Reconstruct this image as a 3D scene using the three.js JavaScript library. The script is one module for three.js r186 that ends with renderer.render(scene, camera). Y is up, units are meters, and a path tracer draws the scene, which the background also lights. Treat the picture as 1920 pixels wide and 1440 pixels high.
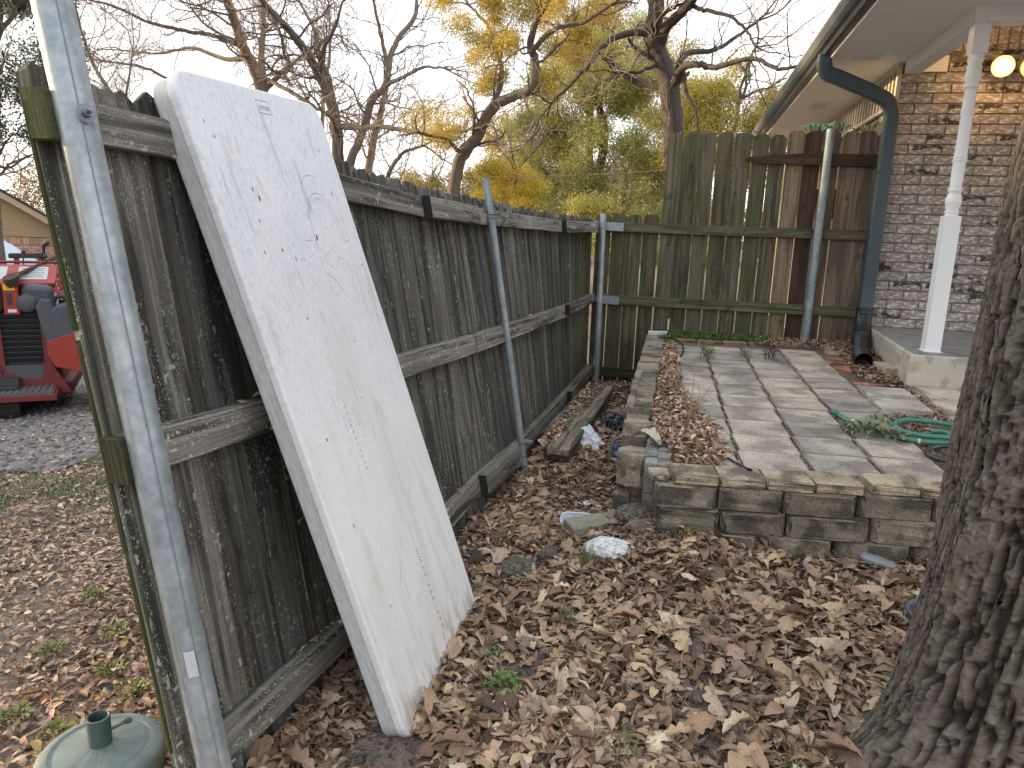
import * as THREE from 'three';
import { mergeGeometries, mergeVertices } from 'three/addons/utils/BufferGeometryUtils.js';
import { RoundedBoxGeometry } from 'three/addons/geometries/RoundedBoxGeometry.js';

// ---------------------------------------------------------------- camera, sky, sun, exposure
const scene = new THREE.Scene();
const camera = new THREE.PerspectiveCamera(56.01, 4 / 3, 0.05, 600);
const rad = THREE.MathUtils.degToRad;
camera.position.set(0, 1.39, 0);
camera.rotation.set(rad(-11.887), rad(12.463), rad(2.058), 'YXZ');
const renderer = new THREE.WebGLRenderer({ antialias: true });
renderer.toneMapping = THREE.LinearToneMapping;
renderer.toneMappingExposure = 1.72;
renderer.shadowMap.enabled = true;

const SUN_DIR = new THREE.Vector3(-0.95, 0.17, -0.10).normalize();
const sun = new THREE.DirectionalLight(new THREE.Color().setRGB(1.0, 0.76, 0.42), 5.0);
sun.position.copy(SUN_DIR).multiplyScalar(60); sun.target.position.set(0, 0, -8);
sun.castShadow = true; sun.shadow.radius = 1.5; sun.shadow.mapSize.set(4096, 4096);
Object.assign(sun.shadow.camera, { left: -40, right: 40, top: 30, bottom: -30, near: 1, far: 160 });
scene.add(sun, sun.target);

// ---------------------------------------------------------------- seeded noise
function rng(seed) {
  let a = seed >>> 0;
  return () => { a = (a + 0x6d2b79f5) | 0; let t = Math.imul(a ^ (a >>> 15), 1 | a); t = (t + Math.imul(t ^ (t >>> 7), 61 | t)) ^ t; return ((t ^ (t >>> 14)) >>> 0) / 4294967296; };
}
const HT = new Float32Array(65536); { const r = rng(991); for (let i = 0; i < 65536; i++) HT[i] = r(); }
const hash2 = (x, y) => HT[(Math.imul(x, 374761393) + Math.imul(y, 668265263) >>> 13) & 65535];
const sm = (t) => t * t * (3 - 2 * t);
const mod = (a, n) => ((a % n) + n) % n;
// periodic value noise, period px, py (whole numbers)
function pn(x, y, px = 4096, py = 4096) {
  const x0 = Math.floor(x), y0 = Math.floor(y), fx = sm(x - x0), fy = sm(y - y0);
  const a = mod(x0, px), b = mod(x0 + 1, px), c = mod(y0, py), d = mod(y0 + 1, py);
  const n00 = hash2(a, c), n10 = hash2(b, c), n01 = hash2(a, d), n11 = hash2(b, d);
  return (n00 + (n10 - n00) * fx) * (1 - fy) + (n01 + (n11 - n01) * fx) * fy;
}
const GX = new Float32Array(1024), GY = new Float32Array(1024); for (let i = 0; i < 1024; i++) { GX[i] = Math.cos(i / 1024 * 6.28318); GY[i] = Math.sin(i / 1024 * 6.28318); }
// periodic gradient noise about 0.5
function gn(x, y, px, py) {
  const x0 = Math.floor(x), y0 = Math.floor(y), dx = x - x0, dy = y - y0, fx = sm(dx), fy = sm(dy), a = mod(x0, px), b = mod(x0 + 1, px), c = mod(y0, py), d = mod(y0 + 1, py);
  const k00 = hash2(a, c) * 1023 | 0, k10 = hash2(b, c) * 1023 | 0, k01 = hash2(a, d) * 1023 | 0, k11 = hash2(b, d) * 1023 | 0;
  const n0 = GX[k00] * dx + GY[k00] * dy, n1 = GX[k10] * (dx - 1) + GY[k10] * dy, n2 = GX[k01] * dx + GY[k01] * (dy - 1), n3 = GX[k11] * (dx - 1) + GY[k11] * (dy - 1);
  const p = n0 + (n1 - n0) * fx; return 0.5 + 0.95 * (p + (n2 + (n3 - n2) * fx - p) * fy);
}
function fbm(x, y, oct = 4, px = 4096, py = 4096) {
  let s = 0, a = 0.5, t = 0;
  for (let i = 0; i < oct; i++) { s += a * gn(x, y, px, py); t += a; a *= 0.5; x = x * 2 + 17; y = y * 2 + 31; px *= 2; py *= 2; }
  return s / t;
}
const ss = (a, b, x) => { const t = Math.min(1, Math.max(0, (x - a) / (b - a))); return t * t * (3 - 2 * t); };
const lerp = (a, b, t) => a + (b - a) * t;
const mix3 = (a, b, t) => [a[0] + (b[0] - a[0]) * t, a[1] + (b[1] - a[1]) * t, a[2] + (b[2] - a[2]) * t];
const toS = (c) => { c = Math.min(1, Math.max(0, c)); return Math.round(255 * (c <= 0.0031308 ? c * 12.92 : 1.055 * Math.pow(c, 1 / 2.4) - 0.055)); };

// fn(u, v) -> [r, g, b, height] in linear values; returns {map, bump}
function tex(w, h, fn, bump = true) {
  const col = new Uint8Array(w * h * 4), hei = bump ? new Uint8Array(w * h * 4) : null;
  for (let j = 0; j < h; j++) for (let i = 0; i < w; i++) {
    const c = fn((i + 0.5) / w, (j + 0.5) / h), o = (j * w + i) * 4;
    col[o] = toS(c[0]); col[o + 1] = toS(c[1]); col[o + 2] = toS(c[2]); col[o + 3] = 255;
    if (bump) { const q = Math.min(255, Math.max(0, Math.round(255 * c[3]))); hei[o] = hei[o + 1] = hei[o + 2] = q; hei[o + 3] = 255; }
  }
  const mk = (d, srgb) => { const t = new THREE.DataTexture(d, w, h, THREE.RGBAFormat); t.wrapS = t.wrapT = THREE.RepeatWrapping; t.magFilter = THREE.LinearFilter; t.minFilter = THREE.LinearMipmapLinearFilter; t.generateMipmaps = true; if (srgb) t.colorSpace = THREE.SRGBColorSpace; t.needsUpdate = true; return t; };
  return { map: mk(col, true), bump: bump ? mk(hei, false) : null };
}
const lin = (r, g, b) => new THREE.Color().setRGB(r, g, b);
function mat(o) {
  const { t, bump = 0.002, color, rough = 0.9, metal = 0, ...rest } = o;
  const p = { roughness: rough, metalness: metal, color: color ? lin(...color) : lin(1, 1, 1), ...rest };
  if (t) { p.map = t.map; if (t.bump && bump) { p.bumpMap = t.bump; p.bumpScale = bump; } }
  return (rest.transmission !== undefined || rest.clearcoat !== undefined) ? new THREE.MeshPhysicalMaterial(p) : new THREE.MeshStandardMaterial(p);
}

// ---------------------------------------------------------------- sky: pale evening air, cream low down, thin soft cloud
{
  const W = 512, H = 256, d = new Float32Array(W * H * 4), s = SUN_DIR;
  for (let j = 0; j < H; j++) for (let i = 0; i < W; i++) {
    const el = ((j + 0.5) / H - 0.5) * Math.PI, az = ((i + 0.5) / W - 0.5) * 2 * Math.PI;
    const x = Math.cos(el) * Math.cos(az), y = Math.sin(el), z = Math.cos(el) * Math.sin(az);
    const h = Math.max(0, y), k = Math.pow(1 - h, 3.2);
    const dot = x * s.x + y * s.y + z * s.z, warm = Math.pow(Math.max(0, dot), 3);
    let r = lerp(0.86, 1.06, k), g = lerp(0.96, 1.03, k), b = lerp(1.11, 0.99, k);
    r += 0.25 * warm; g += 0.17 * warm; b += 0.05 * warm;
    const q = Math.max(0.12, y + 0.12), cl = ss(0.46, 0.72, fbm(x / q * 0.9 + 40, z / q * 0.9 + 40, 5)) * ss(0.02, 0.2, y) * 0.55;
    r = lerp(r, 1.28, cl); g = lerp(g, 1.22, cl); b = lerp(b, 1.2, cl);
    if (y < 0) { const f = ss(0, -0.25, y); r = lerp(r, 0.3, f); g = lerp(g, 0.26, f); b = lerp(b, 0.2, f); }
    const o = (j * W + i) * 4; d[o] = r; d[o + 1] = g; d[o + 2] = b; d[o + 3] = 1;
  }
  const t = new THREE.DataTexture(d, W, H, THREE.RGBAFormat, THREE.FloatType);
  t.mapping = THREE.EquirectangularReflectionMapping; t.magFilter = t.minFilter = THREE.LinearFilter; t.needsUpdate = true;
  scene.background = t; scene.environment = t;
  scene.backgroundIntensity = 1.0; scene.environmentIntensity = 1.0;
}

// ---------------------------------------------------------------- builders
const taken = new Map();
function numbered(n) { const k = taken.get(n) || 0; taken.set(n, k + 1); return k ? n + '_' + String(k).padStart(3, '0') : n; }
function shade(m) { m.castShadow = m.receiveShadow = true; return m; }
function thing(name, label, category, pos = [0, 0, 0], rotY = 0, group) {
  const o = new THREE.Group(); o.name = numbered(name); o.position.set(...pos); o.rotation.y = rotY;
  o.userData = { label, category }; if (group) o.userData.group = group;
  scene.add(o); return o;
}
function part(name, geo, m, parent, label) {
  if (Array.isArray(geo)) geo = join(geo);
  const o = shade(new THREE.Mesh(geo, m)); o.name = name; if (label) o.userData.label = label; parent.add(o); return o;
}
function solo(name, label, category, geo, m, pos = [0, 0, 0], group) {
  if (Array.isArray(geo)) geo = join(geo);
  const o = shade(new THREE.Mesh(geo, m)); o.name = numbered(name); o.position.set(...pos); o.userData = { label, category }; if (group) o.userData.group = group; scene.add(o); return o;
}
function struct(name, geo, m) { const o = shade(new THREE.Mesh(Array.isArray(geo) ? join(geo) : geo, m)); o.name = name; o.userData = { kind: 'structure' }; scene.add(o); return o; }
function join(list) {
  const l = list.map((g) => { const q = g.index ? g.toNonIndexed() : g; for (const k of Object.keys(q.attributes)) if (!['position', 'normal', 'uv'].includes(k)) q.deleteAttribute(k); if (!q.attributes.uv) q.setAttribute('uv', new THREE.BufferAttribute(new Float32Array(q.attributes.position.count * 2), 2)); if (!q.attributes.normal) q.computeVertexNormals(); return q; });
  return l.length === 1 ? l[0] : mergeGeometries(l, false);
}
// children were placed in world coordinates: move the group to its base and shift them back
function rebase(g, x, y, z) { g.position.set(x, y, z); for (const c of g.children) { c.position.x -= x; c.position.y -= y; c.position.z -= z; } return g; }
function T(g, p = [0, 0, 0], r = [0, 0, 0], s) { if (s) g.scale(...(Array.isArray(s) ? s : [s, s, s])); if (r[0]) g.rotateX(r[0]); if (r[1]) g.rotateY(r[1]); if (r[2]) g.rotateZ(r[2]); g.translate(...p); return g; }
const box = (w, h, d, p, r, bev = 0) => T(bev ? new RoundedBoxGeometry(w, h, d, 1, bev) : new THREE.BoxGeometry(w, h, d), p, r);
const cyl = (r0, r1, h, n = 20, p, r, open = false) => T(new THREE.CylinderGeometry(r0, r1, h, n, 1, open), p, r);
// uv in metres by the main direction of each face; along = axis index the grain (v) follows
function boxUV(g, along = 1, du = 0, dv = 0, su = 1, sv = 1) {
  if (g.index) g = g.toNonIndexed();
  g.computeVertexNormals();
  const p = g.attributes.position, n = g.attributes.normal, uv = new Float32Array(p.count * 2), o = [0, 1, 2].filter((k) => k !== along);
  for (let i = 0; i < p.count; i++) {
    const P = [p.getX(i), p.getY(i), p.getZ(i)], N = [Math.abs(n.getX(i)), Math.abs(n.getY(i)), Math.abs(n.getZ(i))];
    let u, v;
    if (N[along] > 0.8) { u = P[o[0]]; v = P[o[1]]; } else { u = N[o[0]] > N[o[1]] ? P[o[1]] : P[o[0]]; v = P[along]; }
    uv[2 * i] = (u + du) * su; uv[2 * i + 1] = (v + dv) * sv;
  }
  g.setAttribute('uv', new THREE.BufferAttribute(uv, 2)); return g;
}
// straight round bar between two points
function bar(a, b, r0, r1 = r0, n = 16, open = false) {
  const A = new THREE.Vector3(...a), B = new THREE.Vector3(...b), d = B.clone().sub(A), L = d.length();
  const g = new THREE.CylinderGeometry(r1, r0, L, n, 1, open);
  const uv = g.attributes.uv; for (let i = 0; i < uv.count; i++) uv.setXY(i, uv.getX(i) * r0 * 6.283, uv.getY(i) * L);
  g.applyQuaternion(new THREE.Quaternion().setFromUnitVectors(new THREE.Vector3(0, 1, 0), d.normalize()));
  const m = A.add(B).multiplyScalar(0.5); g.translate(m.x, m.y, m.z); return g;
}
const V = (a) => new THREE.Vector3(...a);
function hose(pts, r, seg = 60, n = 8, closed = false) { return new THREE.TubeGeometry(new THREE.CatmullRomCurve3(pts.map(V), closed), seg, r, n, closed); }
// displace vertices by noise along their normals (indexed, so that the skin stays closed)
function lumpy(g, amp, freq, seed = 0) {
  g.deleteAttribute('uv'); g.deleteAttribute('normal'); g = mergeVertices(g, 1e-4); g.computeVertexNormals();
  const p = g.attributes.position, n = g.attributes.normal, q = p.clone();
  for (let i = 0; i < p.count; i++) {
    const x = p.getX(i), y = p.getY(i), z = p.getZ(i);
    const k = amp * (fbm(x * freq + z * freq * 0.7 + 50 + seed, y * freq + z * freq * 0.9 + 50 + seed * 3, 4) - 0.5) * 2;
    q.setXYZ(i, x + n.getX(i) * k, y + n.getY(i) * k, z + n.getZ(i) * k);
  }
  g.setAttribute('position', q); g = g.toNonIndexed(); g.computeVertexNormals(); return boxUV(g, 1);
}
// ---------------------------------------------------------------- surfaces
// weathered boards: eight lanes of 0.14 m across, 1.83 m along
function woodTex(o) {
  const R = rng(o.seed), lanes = Array.from({ length: 8 }, () => ({ t: R(), k: Array.from({ length: 3 }, () => [R(), R(), R()]), d: R(), g: R() }));
  return tex(1024, 2048, (u, v) => {
    const L = Math.floor(u * 8), l = lanes[L]; let x = u * 8 - L, bend = 0, knot = 0;
    for (const [kx, ky, ks] of l.k) { if (ks < 0.35) continue; const dy = (v - ky) * 13, dx = (x - 0.15 - kx * 0.7) * 1.0, e = dx * dx * 22 + dy * dy * 5; bend += Math.sign(dx) * 0.05 * Math.exp(-e * 0.8) ; knot = Math.max(knot, Math.exp(-e * 5)); }
    const X = x + bend + L * 3.7;
    const g1 = pn(X * 14, v * 5, 4096, 5), g2 = pn(X * 42, v * 9, 4096, 9), g3 = pn(X * 110, v * 24, 4096, 24), broad = fbm(X * 2.2 + 9, v * 3, 3, 4096, 3);
    const fine = pn(u * 512, v * 300, 512, 300);
    let c = mix3(o.base, o.light, ss(0.35, 0.8, g1 * 0.55 + g2 * 0.45) * (0.35 + 0.65 * l.t));
    c = mix3(c, o.dark, ss(0.47, 0.66, broad + 0.16 * (l.d - 0.5) + 0.34 * (pn(X * 9, v * 2, 4096, 2) - 0.5)) * o.darkness);
    const crack = ss(0.80, 0.9, pn(X * 26, v * 3.0, 4096, 3)) * 0.5 + ss(0.72, 0.9, g3) * 0.45;
    c = mix3(c, o.dark, crack * 0.6);
    c = mix3(c, [c[0] * 0.35, c[1] * 0.32, c[2] * 0.3], knot);
    c = c.map((q) => q * (0.82 + 0.36 * fine));
    const edge = ss(0.34, 0.5, Math.abs(x - 0.5));
    const gr = o.green * (ss(0.42, 0.75, fbm(X * 3, v * 6 + 5, 4, 4096, 6) + 0.25 * edge + 0.15 * (l.g - 0.5)));
    c = mix3(c, o.moss, gr);
    const sp = pn(u * 500, v * 500, 500, 500), big = pn(u * 90, v * 130, 90, 130), dens = fbm(X * 3 + 4, v * 7, 3, 4096, 7);
    const lich = o.lichen * Math.max(ss(0.76, 0.86, sp) * ss(0.40, 0.6, dens), ss(0.84, 0.90, big) * ss(0.45, 0.6, dens));
    c = mix3(c, [0.33, 0.33, 0.30], Math.min(0.8, lich));
    const hgt = 0.55 + 0.3 * (g2 - 0.5) + 0.3 * (g3 - 0.5) - 0.5 * crack + 0.2 * lich - 0.2 * knot;
    return [c[0], c[1], c[2], hgt];
  });
}
const WS = [1 / 1.12, 1 / 1.83];
const TW = {
  grey: woodTex({ seed: 5, base: [0.088, 0.080, 0.069], light: [0.235, 0.22, 0.195], dark: [0.010, 0.0085, 0.0075], darkness: 0.82, moss: [0.06, 0.06, 0.024], green: 0.22, lichen: 1.0 }),
  green: woodTex({ seed: 8, base: [0.098, 0.082, 0.058], light: [0.195, 0.17, 0.125], dark: [0.022, 0.018, 0.013], darkness: 0.6, moss: [0.075, 0.082, 0.028], green: 0.5, lichen: 0.25 }),
  brown: woodTex({ seed: 13, base: [0.17, 0.125, 0.09], light: [0.27, 0.21, 0.155], dark: [0.055, 0.032, 0.024], darkness: 0.55, moss: [0.09, 0.085, 0.04], green: 0.22, lichen: 0.1 }),
};
const wm = (t, color, bump = 0.003) => mat({ t, color, bump, rough: 0.92 });
const galv = tex(512, 512, (u, v) => {
  const a = fbm(u * 8, v * 8, 4, 8, 8), s = pn(u * 90, v * 6, 90, 6), f = pn(u * 200, v * 200, 200, 200), w = ss(0.6, 0.75, fbm(u * 14 + 3, v * 9, 3, 14, 9));
  const sp = fbm(u * 46, v * 46, 2, 46, 46), ru = ss(0.66, 0.78, fbm(u * 24 + 7, v * 7 + 2, 4, 24, 7)); let c = mix3([0.26, 0.295, 0.31], [0.50, 0.535, 0.545], 0.15 + 1.1 * (a - 0.3) + 0.35 * (s - 0.4) + 0.5 * (sp - 0.5) + 0.2 * (f - 0.5));
  c = mix3(c, [0.55, 0.57, 0.57], w * 0.4); c = mix3(c, [0.24, 0.19, 0.15], ru * 0.35);
  return [...c, 0.5 + 0.25 * (f - 0.5)];
});
const mGalv = mat({ t: galv, rough: 0.48, metal: 0.55, bump: 0.0006 });
const mGalvOld = mat({ t: galv, color: [0.8, 0.82, 0.8], rough: 0.6, metal: 0.4, bump: 0.0006 });
const mSteel = mat({ color: [0.2, 0.21, 0.23], rough: 0.45, metal: 0.7 });
const brickFn = (dark) => (u, v) => {
  const a = fbm(u * 12, v * 24, 4, 12, 24), s = fbm(u * 40 + 7, v * 60, 3, 40, 60), f = pn(u * 300, v * 300, 300, 300), scr = fbm(u * 26 + 3, v * 52, 4, 26, 52);
  let c = mix3([0.185, 0.158, 0.135], [0.32, 0.287, 0.255], a);
  c = mix3(c, [0.52, 0.50, 0.475], ss(0.52, 0.66, scr) * 0.8);
  c = mix3(c, [0.12, 0.10, 0.085], ss(0.62, 0.75, s) * 0.55);
  if (dark) c = mix3(c, [0.018, 0.018, 0.02], ss(0.50, 0.58, fbm(u * 7 + 2, v * 13 + 8, 5, 7, 13)) * 0.92 * (1 - 0.6 * ss(0.6, 0.7, scr)));
  c = c.map((q) => q * (0.8 + 0.4 * f));
  return [...c, 0.5 + 0.5 * (s - 0.5) + 0.3 * (f - 0.5)];
};
const TB = tex(1024, 1024, brickFn(false)), TBD = tex(1024, 1024, brickFn(true));
const BR = [[1.25, 1.27, 1.3], [1.16, 1.16, 1.17], [1.34, 1.34, 1.34], [1.22, 1.19, 1.19], [1.08, 1.08, 1.1]].map((c) => mat({ t: TB, color: c, bump: 0.004 }));
const BRD = [[1.22, 1.24, 1.28], [1.12, 1.14, 1.18]].map((c) => mat({ t: TBD, color: c, bump: 0.004 }));
const mMortar = mat({ t: TB, color: [0.62, 0.56, 0.50], bump: 0.003 });
const speckle = (A, B, dirt, o = {}) => tex(1024, 1024, (u, v) => {
  const f = pn(u * 340, v * 340, 340, 340), f2 = pn(u * 170, v * 170, 170, 170), f3 = pn(u * 512, v * 512, 512, 512), a = fbm(u * 5, v * 5, 5, 5, 5), st = fbm(u * 5 + 8, v * 6, 5, 5, 6);
  let c = mix3(A, B, 0.15 + 1.1 * (a - 0.3) + 0.5 * (f - 0.3) + 0.35 * (f2 - 0.4));
  c = mix3(c, dirt, ss(0.46, 0.66, st) * (o.dirt ?? 0.6));
  c = c.map((q) => q * (0.62 + 0.76 * f3));
  c = mix3(c, [0.55, 0.52, 0.46], ss(0.86, 0.95, f) * 0.4);
  c = mix3(c, [0.03, 0.028, 0.025], ss(0.84, 0.95, pn(u * 260 + 9, v * 260, 260, 260)) * 0.6);
  if (o.moss) c = mix3(c, [0.07, 0.075, 0.03], ss(0.55, 0.75, fbm(u * 4 + 1, v * 4 + 3, 5, 4, 4)) * o.moss);
  return [...c, 0.5 + 0.4 * (f - 0.5) + 0.4 * (f2 - 0.5) + 0.3 * (a - 0.5)];
});
const TP = speckle([0.21, 0.195, 0.17], [0.46, 0.425, 0.37], [0.115, 0.11, 0.10], { dirt: 0.6 });
const TK = speckle([0.125, 0.108, 0.08], [0.40, 0.345, 0.265], [0.045, 0.04, 0.031], { dirt: 0.75, moss: 0.3 });
const TC = speckle([0.36, 0.32, 0.245], [0.58, 0.53, 0.43], [0.30, 0.23, 0.12], { dirt: 0.5 });
const PV = [[1.08, 1.04, 0.98], [1.25, 1.18, 1.09], [1.34, 1.25, 1.14], [0.9, 0.87, 0.83], [1.15, 1.1, 1.03]].map((c) => mat({ t: TP, color: c, bump: 0.004, rough: 0.93 }));
const PVL = [[1.38, 1.36, 1.28], [1.5, 1.45, 1.34]].map((c) => mat({ t: TP, color: c, bump: 0.003, rough: 0.93 }));
const KB = [[0.86, 0.84, 0.82], [1.0, 0.97, 0.93], [0.74, 0.72, 0.7], [1.1, 1.05, 0.98]].map((c) => mat({ t: TK, color: c, bump: 0.008, rough: 0.96 }));
const mCap = [[1.45, 1.4, 1.28], [1.3, 1.28, 1.2], [1.55, 1.45, 1.3]].map((c) => mat({ t: TK, color: c, bump: 0.004, rough: 0.95 }));
const mCurb = mat({ t: TK, color: [1.0, 0.98, 0.94], bump: 0.005, rough: 0.95 });
const TS = tex(512, 512, (u, v) => { const a = fbm(u * 4, v * 4, 5, 4, 4), f = pn(u * 180, v * 180, 180, 180), s = ss(0.5, 0.7, fbm(u * 3 + 5, v * 10 + 3, 5, 3, 10)), d = ss(0.6, 0.72, fbm(u * 12 + 5, v * 5 + 3, 4, 12, 5)); let c = mix3([0.44, 0.40, 0.32], [0.60, 0.56, 0.47], a); c = mix3(c, [0.36, 0.28, 0.15], s * 0.55); c = mix3(c, [0.24, 0.21, 0.17], d * 0.5); const k = 0.92 + 0.16 * f; return [c[0] * k, c[1] * k, c[2] * k, 0.5 + 0.3 * (f - 0.5) + 0.4 * (a - 0.5)]; });
const mSlab = mat({ t: TS, bump: 0.003, rough: 0.9 });
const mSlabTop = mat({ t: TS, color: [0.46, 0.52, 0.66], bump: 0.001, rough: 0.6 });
const mRock = mat({ t: TK, color: [1.35, 1.42, 1.45], bump: 0.008, rough: 0.95 });
const mSoilT = tex(1024, 1024, (u, v) => {
  const a = fbm(u * 6, v * 6, 5, 6, 6), f = pn(u * 256, v * 256, 256, 256), f2 = pn(u * 90, v * 90, 90, 90), w = fbm(u * 30 + 3, v * 30, 3, 30, 30);
  let c = mix3([0.075, 0.058, 0.046], [0.24, 0.19, 0.15], 0.5 * a + 0.3 * f + 0.3 * f2);
  c = mix3(c, [0.20, 0.145, 0.10], ss(0.6, 0.75, w) * 0.7);
  return [...c, 0.5 + 0.5 * (f2 - 0.5) + 0.5 * (f - 0.5)];
});
const mSoil = mat({ t: mSoilT, bump: 0.012, rough: 0.97 });
const plain = (r, g, b, rough = 0.6, metal = 0) => mat({ color: [r, g, b], rough, metal });
// paint with faint dust and wear
const dusty = tex(512, 512, (u, v) => { const a = fbm(u * 6, v * 6, 5, 6, 6), f = pn(u * 170, v * 170, 170, 170), s = ss(0.6, 0.8, fbm(u * 20 + 5, v * 5, 4, 20, 5)); const k = 0.86 + 0.22 * (a - 0.5) + 0.08 * (f - 0.5); return [k - 0.1 * s, k - 0.12 * s, k - 0.15 * s, 0.5 + 0.2 * (f - 0.5) + 0.3 * (a - 0.5)]; });
const paint = (r, g, b, rough = 0.5, o = {}) => mat({ t: dusty, color: [r, g, b], rough, bump: 0.0015, ...o });
// ---------------------------------------------------------------- ground
const patY = (z) => 0.405 + 0.0372 * (-z - 3.13);
const fenceX = (z) => { const Z = [0.5, 1.27, 3.94, 6.9], X = [-1.045, -0.9925, -0.81, -0.79]; const t = -z; if (t <= Z[0]) return X[0]; for (let i = 1; i < 4; i++) if (t <= Z[i]) return lerp(X[i - 1], X[i], (t - Z[i - 1]) / (Z[i] - Z[i - 1])); return X[3]; };
const fenceS = (z) => { const t = -z; return t <= 1.27 ? 0.163 : t <= 3.94 ? lerp(0.163, 0.186, (t - 1.27) / 2.67) : t <= 6.9 ? lerp(0.186, 0.017, (t - 3.94) / 2.96) : 0.017; };
function gh(x, z) {
  let y = 0;
  if (x < -1.3) y -= 0.05 * Math.min(20, -x - 1.3);
  const m = ss(1.75, 2.85, -z) * ss(-0.62, 0.1, x) * (1 - ss(3.3, 3.6, -z) * (x < -0.15 ? 1 : 0));
  y += 0.105 * m + 0.06 * m * Math.exp(-(((x - 0.12) / 0.3) ** 2)) * ss(2.5, 2.9, -z);
  y += 0.03 * Math.exp(-(((x + 0.35) / 0.5) ** 2 + ((z + 2.9) / 0.25) ** 2));
  if (z < -4) y -= 0.03 * ss(4, 6.5, -z) * (z > -8 ? 1 : 0);
  y += 0.05 * Math.exp(-(((x - 1.0) ** 2 + (z + 1.95) ** 2) / 0.25));
  y -= 0.05 * Math.exp(-(((x + 0.62) / 0.22) ** 2 + ((z + 1.50) / 0.22) ** 2));
  y += 0.02 * (fbm(x * 2.2 + 60, z * 2.2 + 60, 3) - 0.5);
  return y;
}
function axis(lo, hi, step, far) { const a = []; for (let x = lo; x <= hi + 1e-6; x += step) a.push(x); let s = step, l = lo, h = hi; while (l > -far || h < far) { s *= 1.35; l -= s; h += s; a.unshift(l); a.push(h); } return a; }
const ground = (() => {
  const xs = axis(-6, 3, 0.06, 260), zs = axis(-7.2, 1, 0.06, 260), P = [], I = [], U = [];
  for (const z of zs) for (const x of xs) { P.push(x, gh(x, z), z); U.push(x * 0.8, z * 0.8); }
  const W = xs.length;
  for (let j = 0; j + 1 < zs.length; j++) for (let i = 0; i + 1 < W; i++) { const a = j * W + i; I.push(a, a + W, a + 1, a + 1, a + W, a + W + 1); }
  const g = new THREE.BufferGeometry();
  g.setAttribute('position', new THREE.Float32BufferAttribute(P, 3)); g.setAttribute('uv', new THREE.Float32BufferAttribute(U, 2)); g.setIndex(I); g.computeVertexNormals();
  return struct('ground', g, mSoil);
})();
// gravel drive beyond the lawn on the left of the fence: a draped sheet with an uneven edge
const gEdge = (x, z) => (-x - 3.62) * 0.7 + (-z - 3.5) * 0.71 + 0.35 * (fbm(x * 1.3 + 20, z * 1.3 + 20, 3) - 0.5);   // > 0 on the gravel
const mGravelT = tex(1024, 1024, (u, v) => { const a = fbm(u * 8, v * 8, 4, 8, 8), f = pn(u * 200, v * 200, 200, 200), f2 = pn(u * 110, v * 110, 110, 110); let c = mix3([0.09, 0.078, 0.07], [0.36, 0.31, 0.28], 0.2 * a + 0.8 * f * f2 * 1.6); return [...c, 0.3 + 0.7 * f2 * f]; });
{
  const P = [], I = [], U = [], N = 90, s = 0.16, at = new Map();
  const id = (i, j) => { const k = i * 1000 + j; if (!at.has(k)) { const x = -1.6 - i * s, z = -2.4 - j * s; at.set(k, P.length / 3); P.push(x, gh(x, z) + 0.012, z); U.push(x, z); } return at.get(k); };
  for (let i = 0; i < N; i++) for (let j = 0; j < 70; j++) { const x = -1.6 - (i + 0.5) * s, z = -2.4 - (j + 0.5) * s; if (gEdge(x, z) > 0) { const a = id(i, j), b = id(i + 1, j), c = id(i, j + 1), d = id(i + 1, j + 1); I.push(a, b, c, b, d, c); } }
  const g = new THREE.BufferGeometry(); g.setAttribute('position', new THREE.Float32BufferAttribute(P, 3)); g.setAttribute('uv', new THREE.Float32BufferAttribute(U, 2)); g.setIndex(I); g.computeVertexNormals();
  struct('gravel_driveway', g, mat({ t: mGravelT, bump: 0.012, rough: 0.95 }));
  const R = rng(77), peb = [lumpy(new THREE.IcosahedronGeometry(0.011, 1), 0.004, 60, 1), lumpy(new THREE.IcosahedronGeometry(0.014, 1), 0.005, 50, 4)], mt = new THREE.Matrix4(), q = new THREE.Quaternion(), e = new THREE.Euler();
  peb.forEach((gp, v) => {
    const n = 9000, im = shade(new THREE.InstancedMesh(gp, mat({ rough: 0.9 }), n)); im.name = 'gravel_stones'; im.userData = { kind: 'stuff' };
    for (let k = 0; k < n; k++) { let x, z, t = 0; do { x = -2.2 - R() * 5.5; z = -2.6 - R() * 6.5; } while (gEdge(x, z) < 0.02 * R() && t++ < 60); e.set(R() * 6, R() * 6, R() * 6); const sc = 0.5 + R() * 0.9; mt.compose(new THREE.Vector3(x, gh(x, z) + 0.012, z), q.setFromEuler(e), new THREE.Vector3(sc, sc * 0.7, sc)); im.setMatrixAt(k, mt); const c = 0.08 + 0.3 * R() * R(); im.setColorAt(k, lin(c * 1.1, c, c * 0.93)); }
    scene.getObjectByName('gravel_driveway').add(im);
  });
}

// ---------------------------------------------------------------- fallen leaves
const leafTex = tex(128, 256, (u, v) => {
  const x = Math.abs(u - 0.5), mid = ss(0.03, 0.008, x), side = ss(0.9, 1.0, Math.cos((v * 1.0 - x * 0.9) * 6.283 * 9) * 0.5 + 0.5) * 0.6, n = fbm(u * 14, v * 22, 4), bl = ss(0.62, 0.74, fbm(u * 5 + 3, v * 8 + 2, 4));
  let k = 0.78 + 0.4 * (n - 0.5) + 0.2 * mid + 0.10 * side - 0.3 * bl; return [k, k * 0.985, k * 0.96, 0.5 + 0.5 * mid + 0.2 * side + 0.2 * (n - 0.5)];
});
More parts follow.
